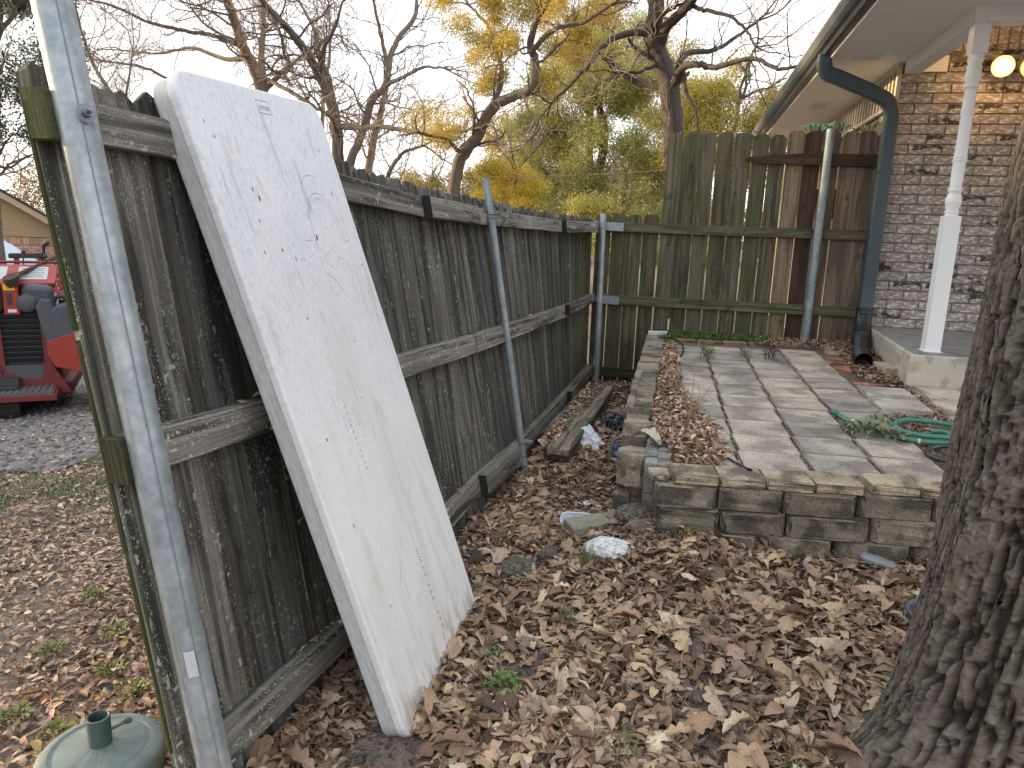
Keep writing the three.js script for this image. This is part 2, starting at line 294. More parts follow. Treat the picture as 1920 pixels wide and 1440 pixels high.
// outline(t) gives the half width at t along the leaf; curl bends it across, bow along; all for a leaf one unit long
function leafGeo(outline, n, curl, bow, twist, seed) {
  const R = rng(seed), P = [], U = [], I = [], jit = Array.from({ length: n + 1 }, () => R() - 0.5);
  for (let i = 0; i <= n; i++) {
    const t = i / n, w = outline(t), y0 = bow * (4 * t * (1 - t)) * 0.5 + 0.03 * jit[i], tw = twist * (t - 0.5);
    for (const s of [-1, 0, 1]) {
      const x = s * w * Math.cos(curl * Math.abs(s)), y = y0 + (s ? w * Math.sin(curl) + 0.04 * (R() - 0.5) : 0);
      P.push(x * Math.cos(tw) - (y - y0) * Math.sin(tw), y0 + x * Math.sin(tw) + (y - y0) * Math.cos(tw), t - 0.5); U.push(0.5 + s * Math.min(0.5, w * 1.2), t);
    }
  }
  for (let i = 0; i < n; i++) { const a = i * 3; for (const k of [0, 1]) I.push(a + k, a + k + 3, a + k + 1, a + k + 1, a + k + 3, a + k + 4); }
  const g = new THREE.BufferGeometry(); g.setAttribute('position', new THREE.Float32BufferAttribute(P, 3)); g.setAttribute('uv', new THREE.Float32BufferAttribute(U, 2)); g.setIndex(I); g.computeVertexNormals(); return g;
}
const oval = (w) => (t) => 0.012 + w * Math.pow(Math.sin(Math.PI * Math.min(1, t * 0.97 + 0.02)), 0.75) * (0.8 + 0.35 * t);
const lobed = (w, ph) => (t) => { if (t < 0.1) return 0.012; const s = (t - 0.1) / 0.9; return 0.02 + w * Math.pow(Math.sin(Math.PI * (0.06 + 0.92 * s)), 0.6) * (0.42 + 0.58 * Math.pow(Math.abs(Math.cos(s * Math.PI * 3.1 + ph)), 0.8)) * (0.75 + 0.5 * s); };
const LEAF = { oval: [], lobed: [] };
for (let k = 0; k < 10; k++) LEAF.oval.push(leafGeo(oval(0.17 + 0.028 * (k % 4)), 6, [-0.7, -0.3, 0.25, 0.6, 0.95, 1.2, -1.0, 0.45, 0.1, 0.8][k], [0.25, -0.2, 0.35, 0.1, 0.3, -0.3, 0.15, 0.45, 0.1, -0.15][k], [0.5, -0.8, 1.1, 0, -0.4, 0.9, 0.3, -1.2, 0.2, 1.4][k], 100 + k));
for (let k = 0; k < 8; k++) LEAF.lobed.push(leafGeo(lobed(0.27 + 0.02 * (k % 3), k * 0.15), 14, [0.2, -0.4, 0.5, 0.8, -0.2, 0.35, 1.0, -0.7][k], [0.15, 0.3, -0.2, 0.25, 0.1, -0.3, 0.3, 0.4][k], [0.3, -0.6, 0.8, 0.2, -1, 0.5, -0.3, 1.0][k], 140 + k));
const warmer = (l, k) => l.map(([r, g, b]) => [r * k * 0.96, g * k * 0.93, b * k * 0.87]);
const LEAFCOL = warmer([[0.30, 0.205, 0.135], [0.235, 0.15, 0.098], [0.165, 0.103, 0.068], [0.27, 0.185, 0.13], [0.275, 0.175, 0.128], [0.225, 0.178, 0.138], [0.36, 0.265, 0.165], [0.20, 0.125, 0.088], [0.33, 0.245, 0.185], [0.10, 0.068, 0.05], [0.40, 0.33, 0.24]], 1.55);
const LEAFCOL2 = warmer([[0.31, 0.21, 0.15], [0.27, 0.18, 0.135], [0.19, 0.125, 0.098], [0.37, 0.29, 0.21], [0.30, 0.20, 0.165], [0.16, 0.105, 0.085], [0.36, 0.26, 0.19], [0.25, 0.175, 0.145], [0.33, 0.22, 0.15]], 2.0);
const LEAFHOT = warmer([[0.36, 0.20, 0.09], [0.30, 0.12, 0.05], [0.42, 0.29, 0.12], [0.31, 0.19, 0.13], [0.36, 0.26, 0.17]], 1.3);
const mLeaf = mat({ t: leafTex, bump: 0.0015, rough: 0.8, side: THREE.DoubleSide });
const mLeafCol = [...LEAFCOL, ...LEAFCOL2].map((c) => mat({ t: leafTex, color: c.map((q) => q * 1.12), bump: 0.0012, rough: 0.72, side: THREE.DoubleSide }));
function lying(R, tilt) { const q = new THREE.Quaternion().setFromAxisAngle(new THREE.Vector3(0, 1, 0), R() * 6.2832); const a = R() * 6.2832, t = tilt * (Math.pow(R(), 1.4)) * (R() < 0.5 ? 1 : -1); q.premultiply(new THREE.Quaternion().setFromAxisAngle(new THREE.Vector3(Math.cos(a), 0, Math.sin(a)), t)); if (R() < 0.45) q.multiply(new THREE.Quaternion().setFromAxisAngle(new THREE.Vector3(0, 0, 1), Math.PI)); return q; }
// scatter(n, pick) where pick(R) -> [x, y, z, size, tilt, lobed?, colour index] or null
function scatter(parent, n, seed, pick, cols, name = 'fallen_leaves') {
  const R = rng(seed), lists = { oval: LEAF.oval.map(() => []), lobed: LEAF.lobed.map(() => []) };
  for (let k = 0; k < n; k++) { const p = pick(R); if (!p) continue; const kind = p[5] ? 'lobed' : 'oval', l = lists[kind]; l[Math.floor(R() * l.length)].push([p, lying(R, p[4] * (0.35 + 1.1 * fbm(p[0] * 2.3 + 5, p[2] * 2.3 + 8, 3))), R(), R()]); }
  const m4 = new THREE.Matrix4();
  for (const kind of ['oval', 'lobed']) lists[kind].forEach((l, v) => {
    if (!l.length) return;
    const im = shade(new THREE.InstancedMesh(LEAF[kind][v], mLeaf, l.length)); im.name = name; im.userData = { kind: 'stuff' };
    l.forEach(([p, q, r1, r2], i) => { m4.compose(new THREE.Vector3(p[0], p[1], p[2]), q, new THREE.Vector3(p[3] * (0.85 + 0.3 * r1), p[3], p[3])); im.setMatrixAt(i, m4); const c = cols[Math.floor(r2 * cols.length)], tn = fbm(p[0] * 1.7 + 90, p[2] * 1.7 + 90, 3), b = (0.62 + 0.62 * r1) * (0.75 + 0.62 * tn); im.setColorAt(i, lin(c[0] * b, c[1] * b, c[2] * b)); });
    parent.add(im);
  });
}
const inTrunk = (x, z) => (x - 1.0) ** 2 + (z + 1.95) ** 2 < 0.1;
// thinner, browner litter where the bare soil shows through
const bare = (x, z) => ss(0.52, 0.66, fbm(x * 2.6 + 33, z * 2.6 + 71, 4));
const byTable = (x, z) => x > -0.78 && x < -0.555 && z < -1.56 && z > -1.70;
function yard(R) {
  const x = -0.98 + R() * 2.9, z = -0.95 - R() * 2.25; if (byTable(x, z)) return null; if (x < fenceX(z) + 0.0 || inTrunk(x, z)) return null;
  if (R() < 0.62 * bare(x, z)) return null;
  const lob = R() < 0.085, s = lob ? 0.075 + 0.05 * R() : 0.030 + 0.034 * R();
  return [x, gh(x, z) + 0.006 + 0.028 * R() * (1 - 0.6 * bare(x, z)), z, s, 0.95, lob];
}
const litter = new THREE.Group(); litter.name = 'leaf_litter'; litter.userData = { kind: 'stuff' }; ground.add(litter);
scatter(litter, 30000, 1, yard, LEAFCOL);
scatter(litter, 15000, 2, (R) => { const z = -3.0 - R() * 3.9, x = fenceX(z) + R() * (-0.2 - fenceX(z)); return [x, gh(x, z) + 0.008 + 0.035 * R(), z, R() < 0.1 ? 0.09 : 0.035 + 0.03 * R(), 1.0, R() < 0.1]; }, LEAFCOL);
scatter(litter, 34000, 3, (R) => { const x = -1.0 - R() * 3.4, z = -0.4 - R() * 3.8; if (x > fenceX(z) - 0.02 || gEdge(x, z) > -0.1) return null; const d = ss(0.45, 0.62, fbm(x * 1.5 + 11, z * 1.5 + 44, 3)) * ss(-1.5, -2.4, x); if (R() < 0.6 * d) return null; return [x, gh(x, z) + 0.006 + 0.018 * R(), z, 0.022 + 0.024 * R(), 0.8, R() < 0.01]; }, LEAFCOL2);
scatter(litter, 1500, 5, (R) => { const x = -1.05 - R() * 0.9, z = -1.0 - R() * 1.3; if (x > fenceX(z) - 0.03 || R() < (-1.05 - x) * 0.9) return null; return [x, gh(x, z) + 0.015 + 0.018 * R(), z, 0.03 + 0.026 * R(), 0.9, false]; }, LEAFHOT);
scatter(litter, 2600, 4, (R) => { const x = -2.4 - R() * 5, z = -2.6 - R() * 5; if (gEdge(x, z) < -0.2) return null; return R() < 0.5 ? [x, gh(x, z) + 0.03, z, 0.035 + 0.025 * R(), 0.7, false] : null; }, LEAFCOL2);
// crumbs of broken leaf and twig between the leaves
{
  const R = rng(31), n = 9000, im = shade(new THREE.InstancedMesh(new THREE.TetrahedronGeometry(0.006), mat({ rough: 0.95 }), n)), m4 = new THREE.Matrix4(), e = new THREE.Euler(), q = new THREE.Quaternion();
  im.name = 'leaf_crumbs'; im.userData = { kind: 'stuff' };
  for (let k = 0; k < n; k++) { const x = -0.95 + R() * 2.6, z = -1.1 - R() * 2.1; e.set(R() * 6, R() * 6, R() * 6); const l = R() < 0.25 ? 5 : 1; m4.compose(new THREE.Vector3(x, gh(x, z) + 0.006, z), q.setFromEuler(e), new THREE.Vector3(l * (0.5 + R()), 0.4 + 0.5 * R(), 0.5 + R())); im.setMatrixAt(k, m4); const c = 0.03 + 0.12 * R(); im.setColorAt(k, lin(c * 1.25, c, c * 0.8)); }
  litter.add(im);
}
// the leaves one can pick out singly: the large ones nearest the photographer
{
  const R = rng(2024);
  for (let k = 0; k < 300; k++) {
    let x, z; do { const f = Math.pow(R(), 0.8); z = -1.25 - f * 1.55; x = -0.8 + R() * (1.55 + 0.35 * f); } while (x < fenceX(z) + 0.06 || inTrunk(x, z) || (x < -0.5 && z > -2.3 && (z > -1.75 || R() < 0.8)));
    const lob = k % 3 < 1, g = LEAF[lob ? 'lobed' : 'oval'], s = lob ? 0.085 + 0.055 * R() : 0.055 + 0.03 * R();
    const o = shade(new THREE.Mesh(g[Math.floor(R() * g.length)], mLeafCol[lob && R() < 0.5 ? [0, 6, 8, 10][Math.floor(R() * 4)] : Math.floor(R() * LEAFCOL.length)]));
    o.name = 'leaf'; o.quaternion.copy(lying(R, 0.7)); o.scale.set(s * (0.9 + 0.25 * R()), s, s); o.position.set(x, gh(x, z) + 0.030 + 0.015 * R(), z); ground.add(o);
  }
}
// grass: a patch by the gravel and thin tufts
function bladeGeo(n, h, spread, seed, w = 0.003) {
  const R = rng(seed), P = [], I = [];
  for (let k = 0; k < n; k++) { const a = R() * 6.28, r = spread * Math.sqrt(R()), x = r * Math.cos(a), z = r * Math.sin(a), b = R() * 6.28, l = h * (0.4 + 0.6 * R()), o = (0.25 + 0.75 * R()) * l * 0.8, cx = Math.cos(b), cz = Math.sin(b), s = P.length / 3; P.push(x - cz * w, 0, z + cx * w, x + cz * w, 0, z - cx * w, x + cx * o * 0.35 - cz * w * 0.8, l * 0.6, z + cz * o * 0.35 + cx * w * 0.8, x + cx * o * 0.35 + cz * w * 0.8, l * 0.6, z + cz * o * 0.35 - cx * w * 0.8, x + cx * o, l * 0.9, z + cz * o); I.push(s, s + 1, s + 2, s + 1, s + 3, s + 2, s + 2, s + 3, s + 4); }
  const g = new THREE.BufferGeometry(); g.setAttribute('position', new THREE.Float32BufferAttribute(P, 3)); g.setIndex(I); g.computeVertexNormals(); g.setAttribute('uv', new THREE.BufferAttribute(new Float32Array(P.length / 3 * 2), 2)); return g;
}
const mGrass = (r, g, b) => mat({ color: [r, g, b], rough: 0.75, side: THREE.DoubleSide });
{
  const g = bladeGeo(14, 0.04, 0.08, 5), n = 2200, im = shade(new THREE.InstancedMesh(g, mGrass(1, 1, 1), n)), R = rng(9), m4 = new THREE.Matrix4(), q = new THREE.Quaternion();
  im.name = 'grass'; im.userData = { kind: 'stuff', label: 'thin green grass between the leaves and the gravel left of the fence', category: 'grass' };
  let k = 0, t = 0; while (k < n && t++ < 60000) { const x = -1.5 - R() * 3.2, z = -1.9 - R() * 3.0, e = gEdge(x, z); if (e > 0.12 || x > fenceX(z) - 0.1) continue; const w = Math.exp(-(((e + 0.42) / 0.42) ** 2)) + 0.06 * ss(0.55, 0.65, fbm(x * 3 + 5, z * 3 + 9, 3)); if (R() > w * ss(0.42, 0.6, fbm(x * 3 + 8, z * 3 + 2, 3))) continue; m4.compose(new THREE.Vector3(x, gh(x, z), z), q.setFromAxisAngle(new THREE.Vector3(0, 1, 0), R() * 6.28), new THREE.Vector3(1, 0.5 + 0.7 * R(), 1)); im.setMatrixAt(k, m4); const c = 0.7 + 0.6 * R(); im.setColorAt(k, lin(0.22 * c, 0.225 * c, 0.125 * c)); k++; }
  im.count = k; scene.add(im);
}
// ---------------------------------------------------------------- wooden fences
// a dog-eared board: width w along x, height h, thickness t, weathered top; lane and shift choose its piece of grain
function boardGeo(w, h, t, lane, dv, R, dog = 0.035, slits = 1) {
  const s = new THREE.Shape(), a = w / 2, c = dog * (0.8 + 0.4 * R()), e = dog * (0.8 + 0.4 * R());
  s.moveTo(-a, 0); s.lineTo(a, 0); s.lineTo(a - 0.002 * R(), h * 0.5); s.lineTo(a, h - c);
  const n = 7; for (let i = 0; i <= n; i++) { const x = lerp(a - e, -a + e, i / n); s.lineTo(x, h - (i % n ? 0.010 * R() * slits : 0.003)); }
  s.lineTo(-a, h - c); s.lineTo(-a + 0.002 * R(), h * 0.5); s.closePath();
  const g = new THREE.ExtrudeGeometry(s, { depth: t - 0.004, bevelEnabled: true, bevelThickness: 0.002, bevelSize: 0.002, bevelOffset: -0.002, bevelSegments: 1, steps: 1 });
  g.translate(0, 0, -t / 2 + 0.002);
  return boxUV(g, 1, lane * 0.14 + 0.07, dv, ...WS);
}
// one rail laid along the leaning fence between two depths
function railGeo(z1, z2, top, off, th, h, lane, R) {
  const n = 8, P = [], add = (g) => P.push(g);
  const pt = (o, y, z) => [fenceX(z) + o - fenceS(z) * y, y, z];
  const rows = []; for (let i = 0; i <= n; i++) { const z = lerp(z1, z2, i / n), y = top(z) + 0.004 * (R() - 0.5); rows.push([pt(off + th, y - 0.004, z), pt(off + th - 0.004, y, z), pt(off, y, z), pt(off, y - h, z), pt(off + th - 0.004, y - h, z), pt(off + th, y - h + 0.004, z)]); }
  const pos = [], tri = (a, b, c) => pos.push(...a, ...b, ...c), quad = (a, b, c, d) => { tri(a, b, c); tri(a, c, d); };
  for (let i = 0; i < n; i++) for (let k = 0; k < 6; k++) { const l = (k + 1) % 6; quad(rows[i][k], rows[i][l], rows[i + 1][l], rows[i + 1][k]); }
  const cap = (r, f) => { for (let k = 1; k + 1 < 6; k++) f ? tri(r[0], r[k + 1], r[k]) : tri(r[0], r[k], r[k + 1]); };
  cap(rows[0], true); cap(rows[n], false);
  const g = new THREE.BufferGeometry(); g.setAttribute('position', new THREE.Float32BufferAttribute(pos, 3));
  boxUV(g, 2, 0, 0, 1, 1);
  // across the board: height and depth folded into one lane
  const p = g.attributes.position, q = g.attributes.normal, uv = g.attributes.uv;
  for (let i = 0; i < p.count; i++) { const up = Math.abs(q.getY(i)) > 0.7, x = p.getX(i) - fenceX(p.getZ(i)) + fenceS(p.getZ(i)) * p.getY(i) - off; const u = Math.abs(q.getZ(i)) > 0.8 ? x : up ? x : top(p.getZ(i)) - p.getY(i); uv.setXY(i, (lane * 0.14 + 0.025 + u) * WS[0], (Math.abs(q.getZ(i)) > 0.8 ? p.getY(i) * 0.3 : p.getZ(i)) * WS[1] + lane * 0.37); }
  return g;
}
const lineZ = (...pts) => (z) => { const t = -z; if (t <= pts[0][0]) return pts[0][1]; for (let i = 1; i < pts.length; i++) if (t <= pts[i][0]) return lerp(pts[i - 1][1], pts[i][1], (t - pts[i - 1][0]) / (pts[i][0] - pts[i - 1][0])); return pts[pts.length - 1][1]; };
const railTop = lineZ([1.2, 1.630], [1.6, 1.622], [2.4, 1.562], [3.06, 1.526], [3.7, 1.510], [5.6, 1.487], [6.9, 1.50]);
const railMid = lineZ([1.2, 0.938], [1.77, 0.915], [2.57, 0.908], [3.46, 0.878], [5.6, 0.838], [6.9, 0.838]);
const railLow = lineZ([1.2, 0.190], [1.93, 0.168], [2.77, 0.206], [3.2, 0.226], [3.8, 0.212], [5.54, 0.171], [6.9, 0.17]);
{
  const R = rng(303), fence = thing('wood_fence', 'long weathered grey side fence leaning outward behind the white table', 'fence');
  const tints = [[0.88, 0.87, 0.86], [0.66, 0.655, 0.65], [1.05, 1.04, 1.0], [0.78, 0.77, 0.74], [0.54, 0.53, 0.52]].map((c) => wm(TW.grey, c));
  const far = [[0.95, 1, 0.86], [0.8, 0.84, 0.7], [0.7, 0.72, 0.62]].map((c) => wm(TW.green, c));
  let z = -1.24;
  for (let k = 0; z > -6.86; k++) {
    const w = 0.137 + 0.006 * R(), zc = z - w / 2, H = 1.78, g = boardGeo(w, H, 0.016, k % 8, R(), R, 0.03, 1.6); g.rotateY(Math.PI / 2);
    const top = railTop(zc) + (zc < -4.5 ? 0.055 : 0.058) + 0.018 * (R() - 0.5), s = fenceS(zc), a = Math.atan(s), m = k === 0 ? wm(TW.grey, [1.9, 1.88, 1.75]) : zc < -6.2 ? far[k % 3] : tints[Math.floor(R() * 5)];
    const o = part('picket', g, m, fence); o.rotation.set(0.006 * (R() - 0.5), Math.atan2(fenceX(zc - 0.1) - fenceX(zc + 0.1), 0.2) * -1 + 0.02 * (R() - 0.5), 0, 'XYZ');
    const yb = top - H * Math.cos(a); o.rotation.order = 'ZYX'; o.rotation.z = a; o.position.set(fenceX(zc) - s * yb - 0.008 - 0.004 * R(), yb, zc);
    z -= w + 0.002 + 0.003 * R();
  }
  const rg = (c) => wm(TW.grey, c, 0.004), rA = rg([1.55, 1.53, 1.5]), rB = rg([1.2, 1.18, 1.14]), rC = rg([1.9, 1.9, 1.88]);
  part('rail', railGeo(-1.252, -3.6, railTop, 0.001, 0.038, 0.088, 1, R), rB, fence);
  part('rail', railGeo(-3.606, -6.86, railTop, 0.001, 0.038, 0.088, 3, R), rC, fence);
  part('rail', railGeo(-3.05, -3.70, (q) => railTop(q) + 0.003, 0.040, 0.038, 0.092, 5, R), rA, fence);
  part('rail', railGeo(-5.60, -6.80, (q) => railTop(q) + 0.002, 0.040, 0.038, 0.09, 6, R), rC, fence);
  part('rail', railGeo(-1.252, -3.45, railMid, 0.001, 0.038, 0.09, 2, R), rA, fence);
  part('rail', railGeo(-3.455, -6.86, (q) => railMid(q) + 0.002, 0.001, 0.042, 0.088, 4, R), rA, fence);
  part('rail', railGeo(-5.58, -6.1, (q) => railMid(q) + 0.012, 0.044, 0.036, 0.08, 0, R), rB, fence);
  part('rail', railGeo(-1.3, -3.9, railLow, 0.001, 0.038, 0.09, 7, R), rA, fence);
  part('rail', railGeo(-3.905, -6.86, railLow, 0.001, 0.038, 0.09, 2, R), rB, fence);
  part('rail', railGeo(-3.22, -3.80, (q) => railLow(q) + 0.006, 0.040, 0.038, 0.10, 5, R), rB, fence);
  part('rail', railGeo(-5.53, -6.80, (q) => railLow(q) + 0.004, 0.040, 0.038, 0.09, 3, R), rB, fence);
  const endG = plain(0.018, 0.016, 0.014, 0.95); for (const [zz, f, o, h] of [[-3.05, (q) => railTop(q) + 0.003, 0.0403, 0.0925], [-5.60, (q) => railTop(q) + 0.002, 0.0403, 0.0905], [-5.58, (q) => railMid(q) + 0.012, 0.0443, 0.0805], [-3.22, (q) => railLow(q) + 0.006, 0.0403, 0.1005], [-5.53, (q) => railLow(q) + 0.004, 0.0403, 0.0905]]) part('end_grain', railGeo(zz + 0.0025, zz + 0.0003, f, o, 0.0374, h, 2, R), endG, fence, 'dark cut end of a rail');
  part('end_block', railGeo(-1.226, -1.25, (q) => railTop(q) - 0.002, 0.001, 0.052, 0.094, 6, R), wm(TW.green, [0.5, 0.62, 0.25]), fence, 'mossy green end block on the top rail');
  part('end_block', railGeo(-1.226, -1.25, (q) => railMid(q) + 0.002, 0.001, 0.047, 0.096, 6, R), wm(TW.green, [0.28, 0.32, 0.16]), fence, 'dark mossy end block on the middle rail');
  part('batten', boardGeo(0.022, 0.42, 0.014, 3, 0.2, R, 0.003).rotateY(Math.PI / 2).rotateZ(0.161).translate(-1.105, 0.44, -1.30), wm(TW.brown, [0.5, 0.42, 0.35]), fence, 'thin brown lath under the middle rail');
  part('moss_strip', [0, 1, 2].map((k) => { const a = 0.2 + k * 0.48, b = a + 0.46; return bar([fenceX(-1.21) - fenceS(-1.21) * a - 0.010, a, -1.240], [fenceX(-1.21) - fenceS(-1.21) * b - 0.010, b, -1.240], 0.0055 + 0.0007 * k, 0.005, 8); }), wm(TW.green, [0.42, 0.5, 0.2]), fence, 'green moss along the cut edge of the first board');
  // posts of galvanised pipe
  const p0 = part('post', [bar([-0.918, -0.05, -1.27], [-1.262, 2.11, -1.27], 0.0365, 0.0365, 40)], mGalv, fence, 'thick galvanised pipe post nearest the photographer');
  part('seam', bar([-0.8895, 0.0, -1.2465], [-1.2300, 2.10, -1.2465], 0.0011, 0.0011, 6), plain(0.2, 0.23, 0.25, 0.5, 0.4), p0);
  { const s = -1.0 - 0.163 * 0.0, y = 1.585, ax = -0.918 - 0.1593 * y; part('bolt', [cyl(0.016, 0.018, 0.005, 20, [0, 0, 0], [0, 0, Math.PI / 2]), cyl(0.009, 0.009, 0.014, 6, [0.009, 0, 0], [0, 0, Math.PI / 2]), cyl(0.0045, 0.0045, 0.028, 10, [0.022, 0, 0], [0, 0, Math.PI / 2])].map((q) => T(q, [0, 0, 0], [0, -0.55, 0.15])), mSteel, p0).position.set(ax + 0.033, y, -1.27 + 0.020); }
  { const sh = new THREE.CylinderGeometry(0.0372, 0.0372, 0.062, 10, 1, true, 0.15, 0.62); sh.rotateZ(0.16); const o = part('sticker', sh, mat({ t: dusty, color: [0.62, 0.62, 0.63], rough: 0.9, side: THREE.DoubleSide }), p0); o.position.set(-0.918 - 0.1593 * 0.435, 0.435, -1.27); }
  const p1 = part('post', [bar([-0.752, -0.1, -3.94], [-1.058, 1.669, -3.94], 0.0205, 0.0205, 24)], mGalvOld, fence, 'slim pipe post leaning hard in the middle of the side fence');
  const collar = (y, r, th, bx, by) => [T(new THREE.TorusGeometry(r + 0.002, 0.004, 6, 24), [bx - by * y, y, -3.94], [Math.PI / 2, 0, 0])];
  part('clamp', [...[1.463, 1.482].map((y) => T(new THREE.TorusGeometry(0.0225, 0.004, 6, 24), [-0.752 - 0.173 * y + 0.0, y, -3.94], [Math.PI / 2, 0, 0.17])), box(0.03, 0.034, 0.008, [-1.03, 1.472, -3.93]), box(0.012, 0.09, 0.045, [-1.052, 1.47, -3.905], [0, 0, 0.18])], mSteel, p1);
  part('clamp', [T(new THREE.TorusGeometry(0.0235, 0.005, 6, 24), [-0.752 - 0.173 * 0.21, 0.21, -3.94], [Math.PI / 2, 0, 0.17]), box(0.04, 0.014, 0.014, [-0.755, 0.215, -3.925])], mGalvOld, p1);
  const p2 = part('post', [bar([-0.681, -0.15, -6.84], [-0.708, 1.585, -6.84], 0.03, 0.03, 28)], mGalv, fence, 'pipe post in the corner where the two fences meet');
  for (const y of [1.475, 0.80]) part('clamp', [cyl(0.0335, 0.0335, 0.045, 24, [-0.705, y, -6.84], [0, 0, 0.017], true), box(0.17, 0.075, 0.005, [-0.60, y - 0.004, -6.845], [0, -0.08, -0.03]), box(0.06, 0.075, 0.005, [-0.765, y + 0.012, -6.83], [0, 0.9, 0.06])], mGalvOld, p2);
  rebase(fence, -0.86, 0, -4);
}
{
  const R = rng(404), fence = thing('wood_fence', 'taller back fence with light showing between its boards, beside the brick house', 'fence');
  const gm = [[0.92, 0.92, 0.84], [0.76, 0.80, 0.64], [0.98, 0.96, 0.88], [0.84, 0.87, 0.72]].map((c) => wm(TW.green, c)), bm = [[0.95, 0.97, 0.96], [0.8, 0.79, 0.78], [1.04, 1.06, 1.04]].map((c) => wm(TW.brown, c)), dk = wm(TW.brown, [0.36, 0.27, 0.24]);
  const gap = [0.006, 0.005, 0.007, 0.010, 0.016, 0.009, 0.009, 0.007, 0.012, 0.008, 0.007, 0.009, 0.006, 0.005, 0.004, 0.003, 0.004, 0.004];
  let x = -0.775;
  for (let k = 0; x < 1.6; k++) {
    const tall = k >= 4, w = tall ? 0.1365 + 0.004 * R() : 0.1385, xc = x + w / 2, top = tall ? 2.30 + 0.022 * R() + (k > 10 ? 0.02 : 0) : 1.575 + 0.03 * R(), bot = tall ? 0.44 - (k < 6 ? 0.2 : 0) : -0.12;
    const g = boardGeo(w, top - bot, 0.016, (k * 3 + 1) % 8, R(), R, 0.034, tall ? 0.6 : 1.4);
    const m = k === 12 ? dk : k < 9 ? gm[k % 4] : k < 12 ? (k === 11 ? wm(TW.brown, [1.05, 1.08, 0.95]) : gm[k % 4]) : bm[k % 3];
    const o = part('picket', g, m, fence); o.position.set(xc, bot, -6.935 + 0.004 * (R() - 0.5)); o.rotation.set(0.004 * (R() - 0.5), 0.02 * (R() - 0.5), 0.009 * (R() - 0.5) - (k === 4 ? 0.006 : 0));
    x += w + gap[Math.min(k, gap.length - 1)];
  }
  const hr = (x0, x1, y0, y1, zz, h, th, lane, m, nm = 'rail') => { const L = x1 - x0, g = boxUV(box(L, h, th, [0, 0, 0], [0, 0, 0], 0.004), 0, 0, 0, 1, 1); const uv = g.attributes.uv, n = g.attributes.normal; for (let i = 0; i < uv.count; i++) uv.setXY(i, (lane * 0.14 + 0.07 + uv.getX(i) * 0.9) * WS[0], uv.getY(i) * WS[1]); const o = part(nm, g, m, fence); o.position.set((x0 + x1) / 2, (y0 + y1) / 2 - h / 2, zz); o.rotation.z = Math.atan2(y1 - y0, L); return o; };
  hr(-0.74, 1.60, 1.511, 1.506, -6.908, 0.085, 0.036, 2, wm(TW.green, [1.0, 1.0, 0.82], 0.004));
  hr(-0.74, 1.60, 0.838, 0.842, -6.908, 0.088, 0.036, 5, wm(TW.green, [0.85, 0.92, 0.66], 0.004));
  hr(-0.74, -0.05, 0.145, 0.142, -6.908, 0.088, 0.036, 6, wm(TW.green, [0.6, 0.6, 0.45], 0.004));
  { // dark split plank along the top, tapering to a torn left end
    const s = new THREE.Shape(), P = [[0.50, 2.085], [0.60, 2.055], [0.85, 2.052], [1.2, 2.045], [1.60, 2.038], [1.60, 2.135], [1.3, 2.140], [1.02, 2.145], [0.85, 2.128], [0.72, 2.130], [0.62, 2.108], [0.53, 2.106]]; P.forEach((p, i) => (i ? s.lineTo(...p) : s.moveTo(...p))); s.closePath();
    const g = boxUV(new THREE.ExtrudeGeometry(s, { depth: 0.03, bevelEnabled: true, bevelSize: 0.003, bevelThickness: 0.003, bevelSegments: 1 }).translate(0, 0, -6.923), 0, 0, 0, 1, 1); const uv = g.attributes.uv; for (let i = 0; i < uv.count; i++) uv.setXY(i, uv.getX(i) * WS[0], uv.getY(i) * WS[1]); part('rail', g, wm(TW.brown, [0.36, 0.28, 0.25], 0.006), fence, 'dark split plank near the board tops');
  }
  const p = part('post', [bar([1.160, 0.47, -6.85], [1.168, 2.335, -6.85], 0.0335, 0.0335, 28)], mGalvOld, fence, 'galvanised pipe post with bolts on the tall boards');
  for (const y of [2.06, 1.46, 0.795]) part('bolt', cyl(0.008, 0.009, 0.008, 8, [1.166, y, -6.817], [Math.PI / 2, 0, 0]), mSteel, p);
  rebase(fence, 0.4, 0.3, -6.93);
}
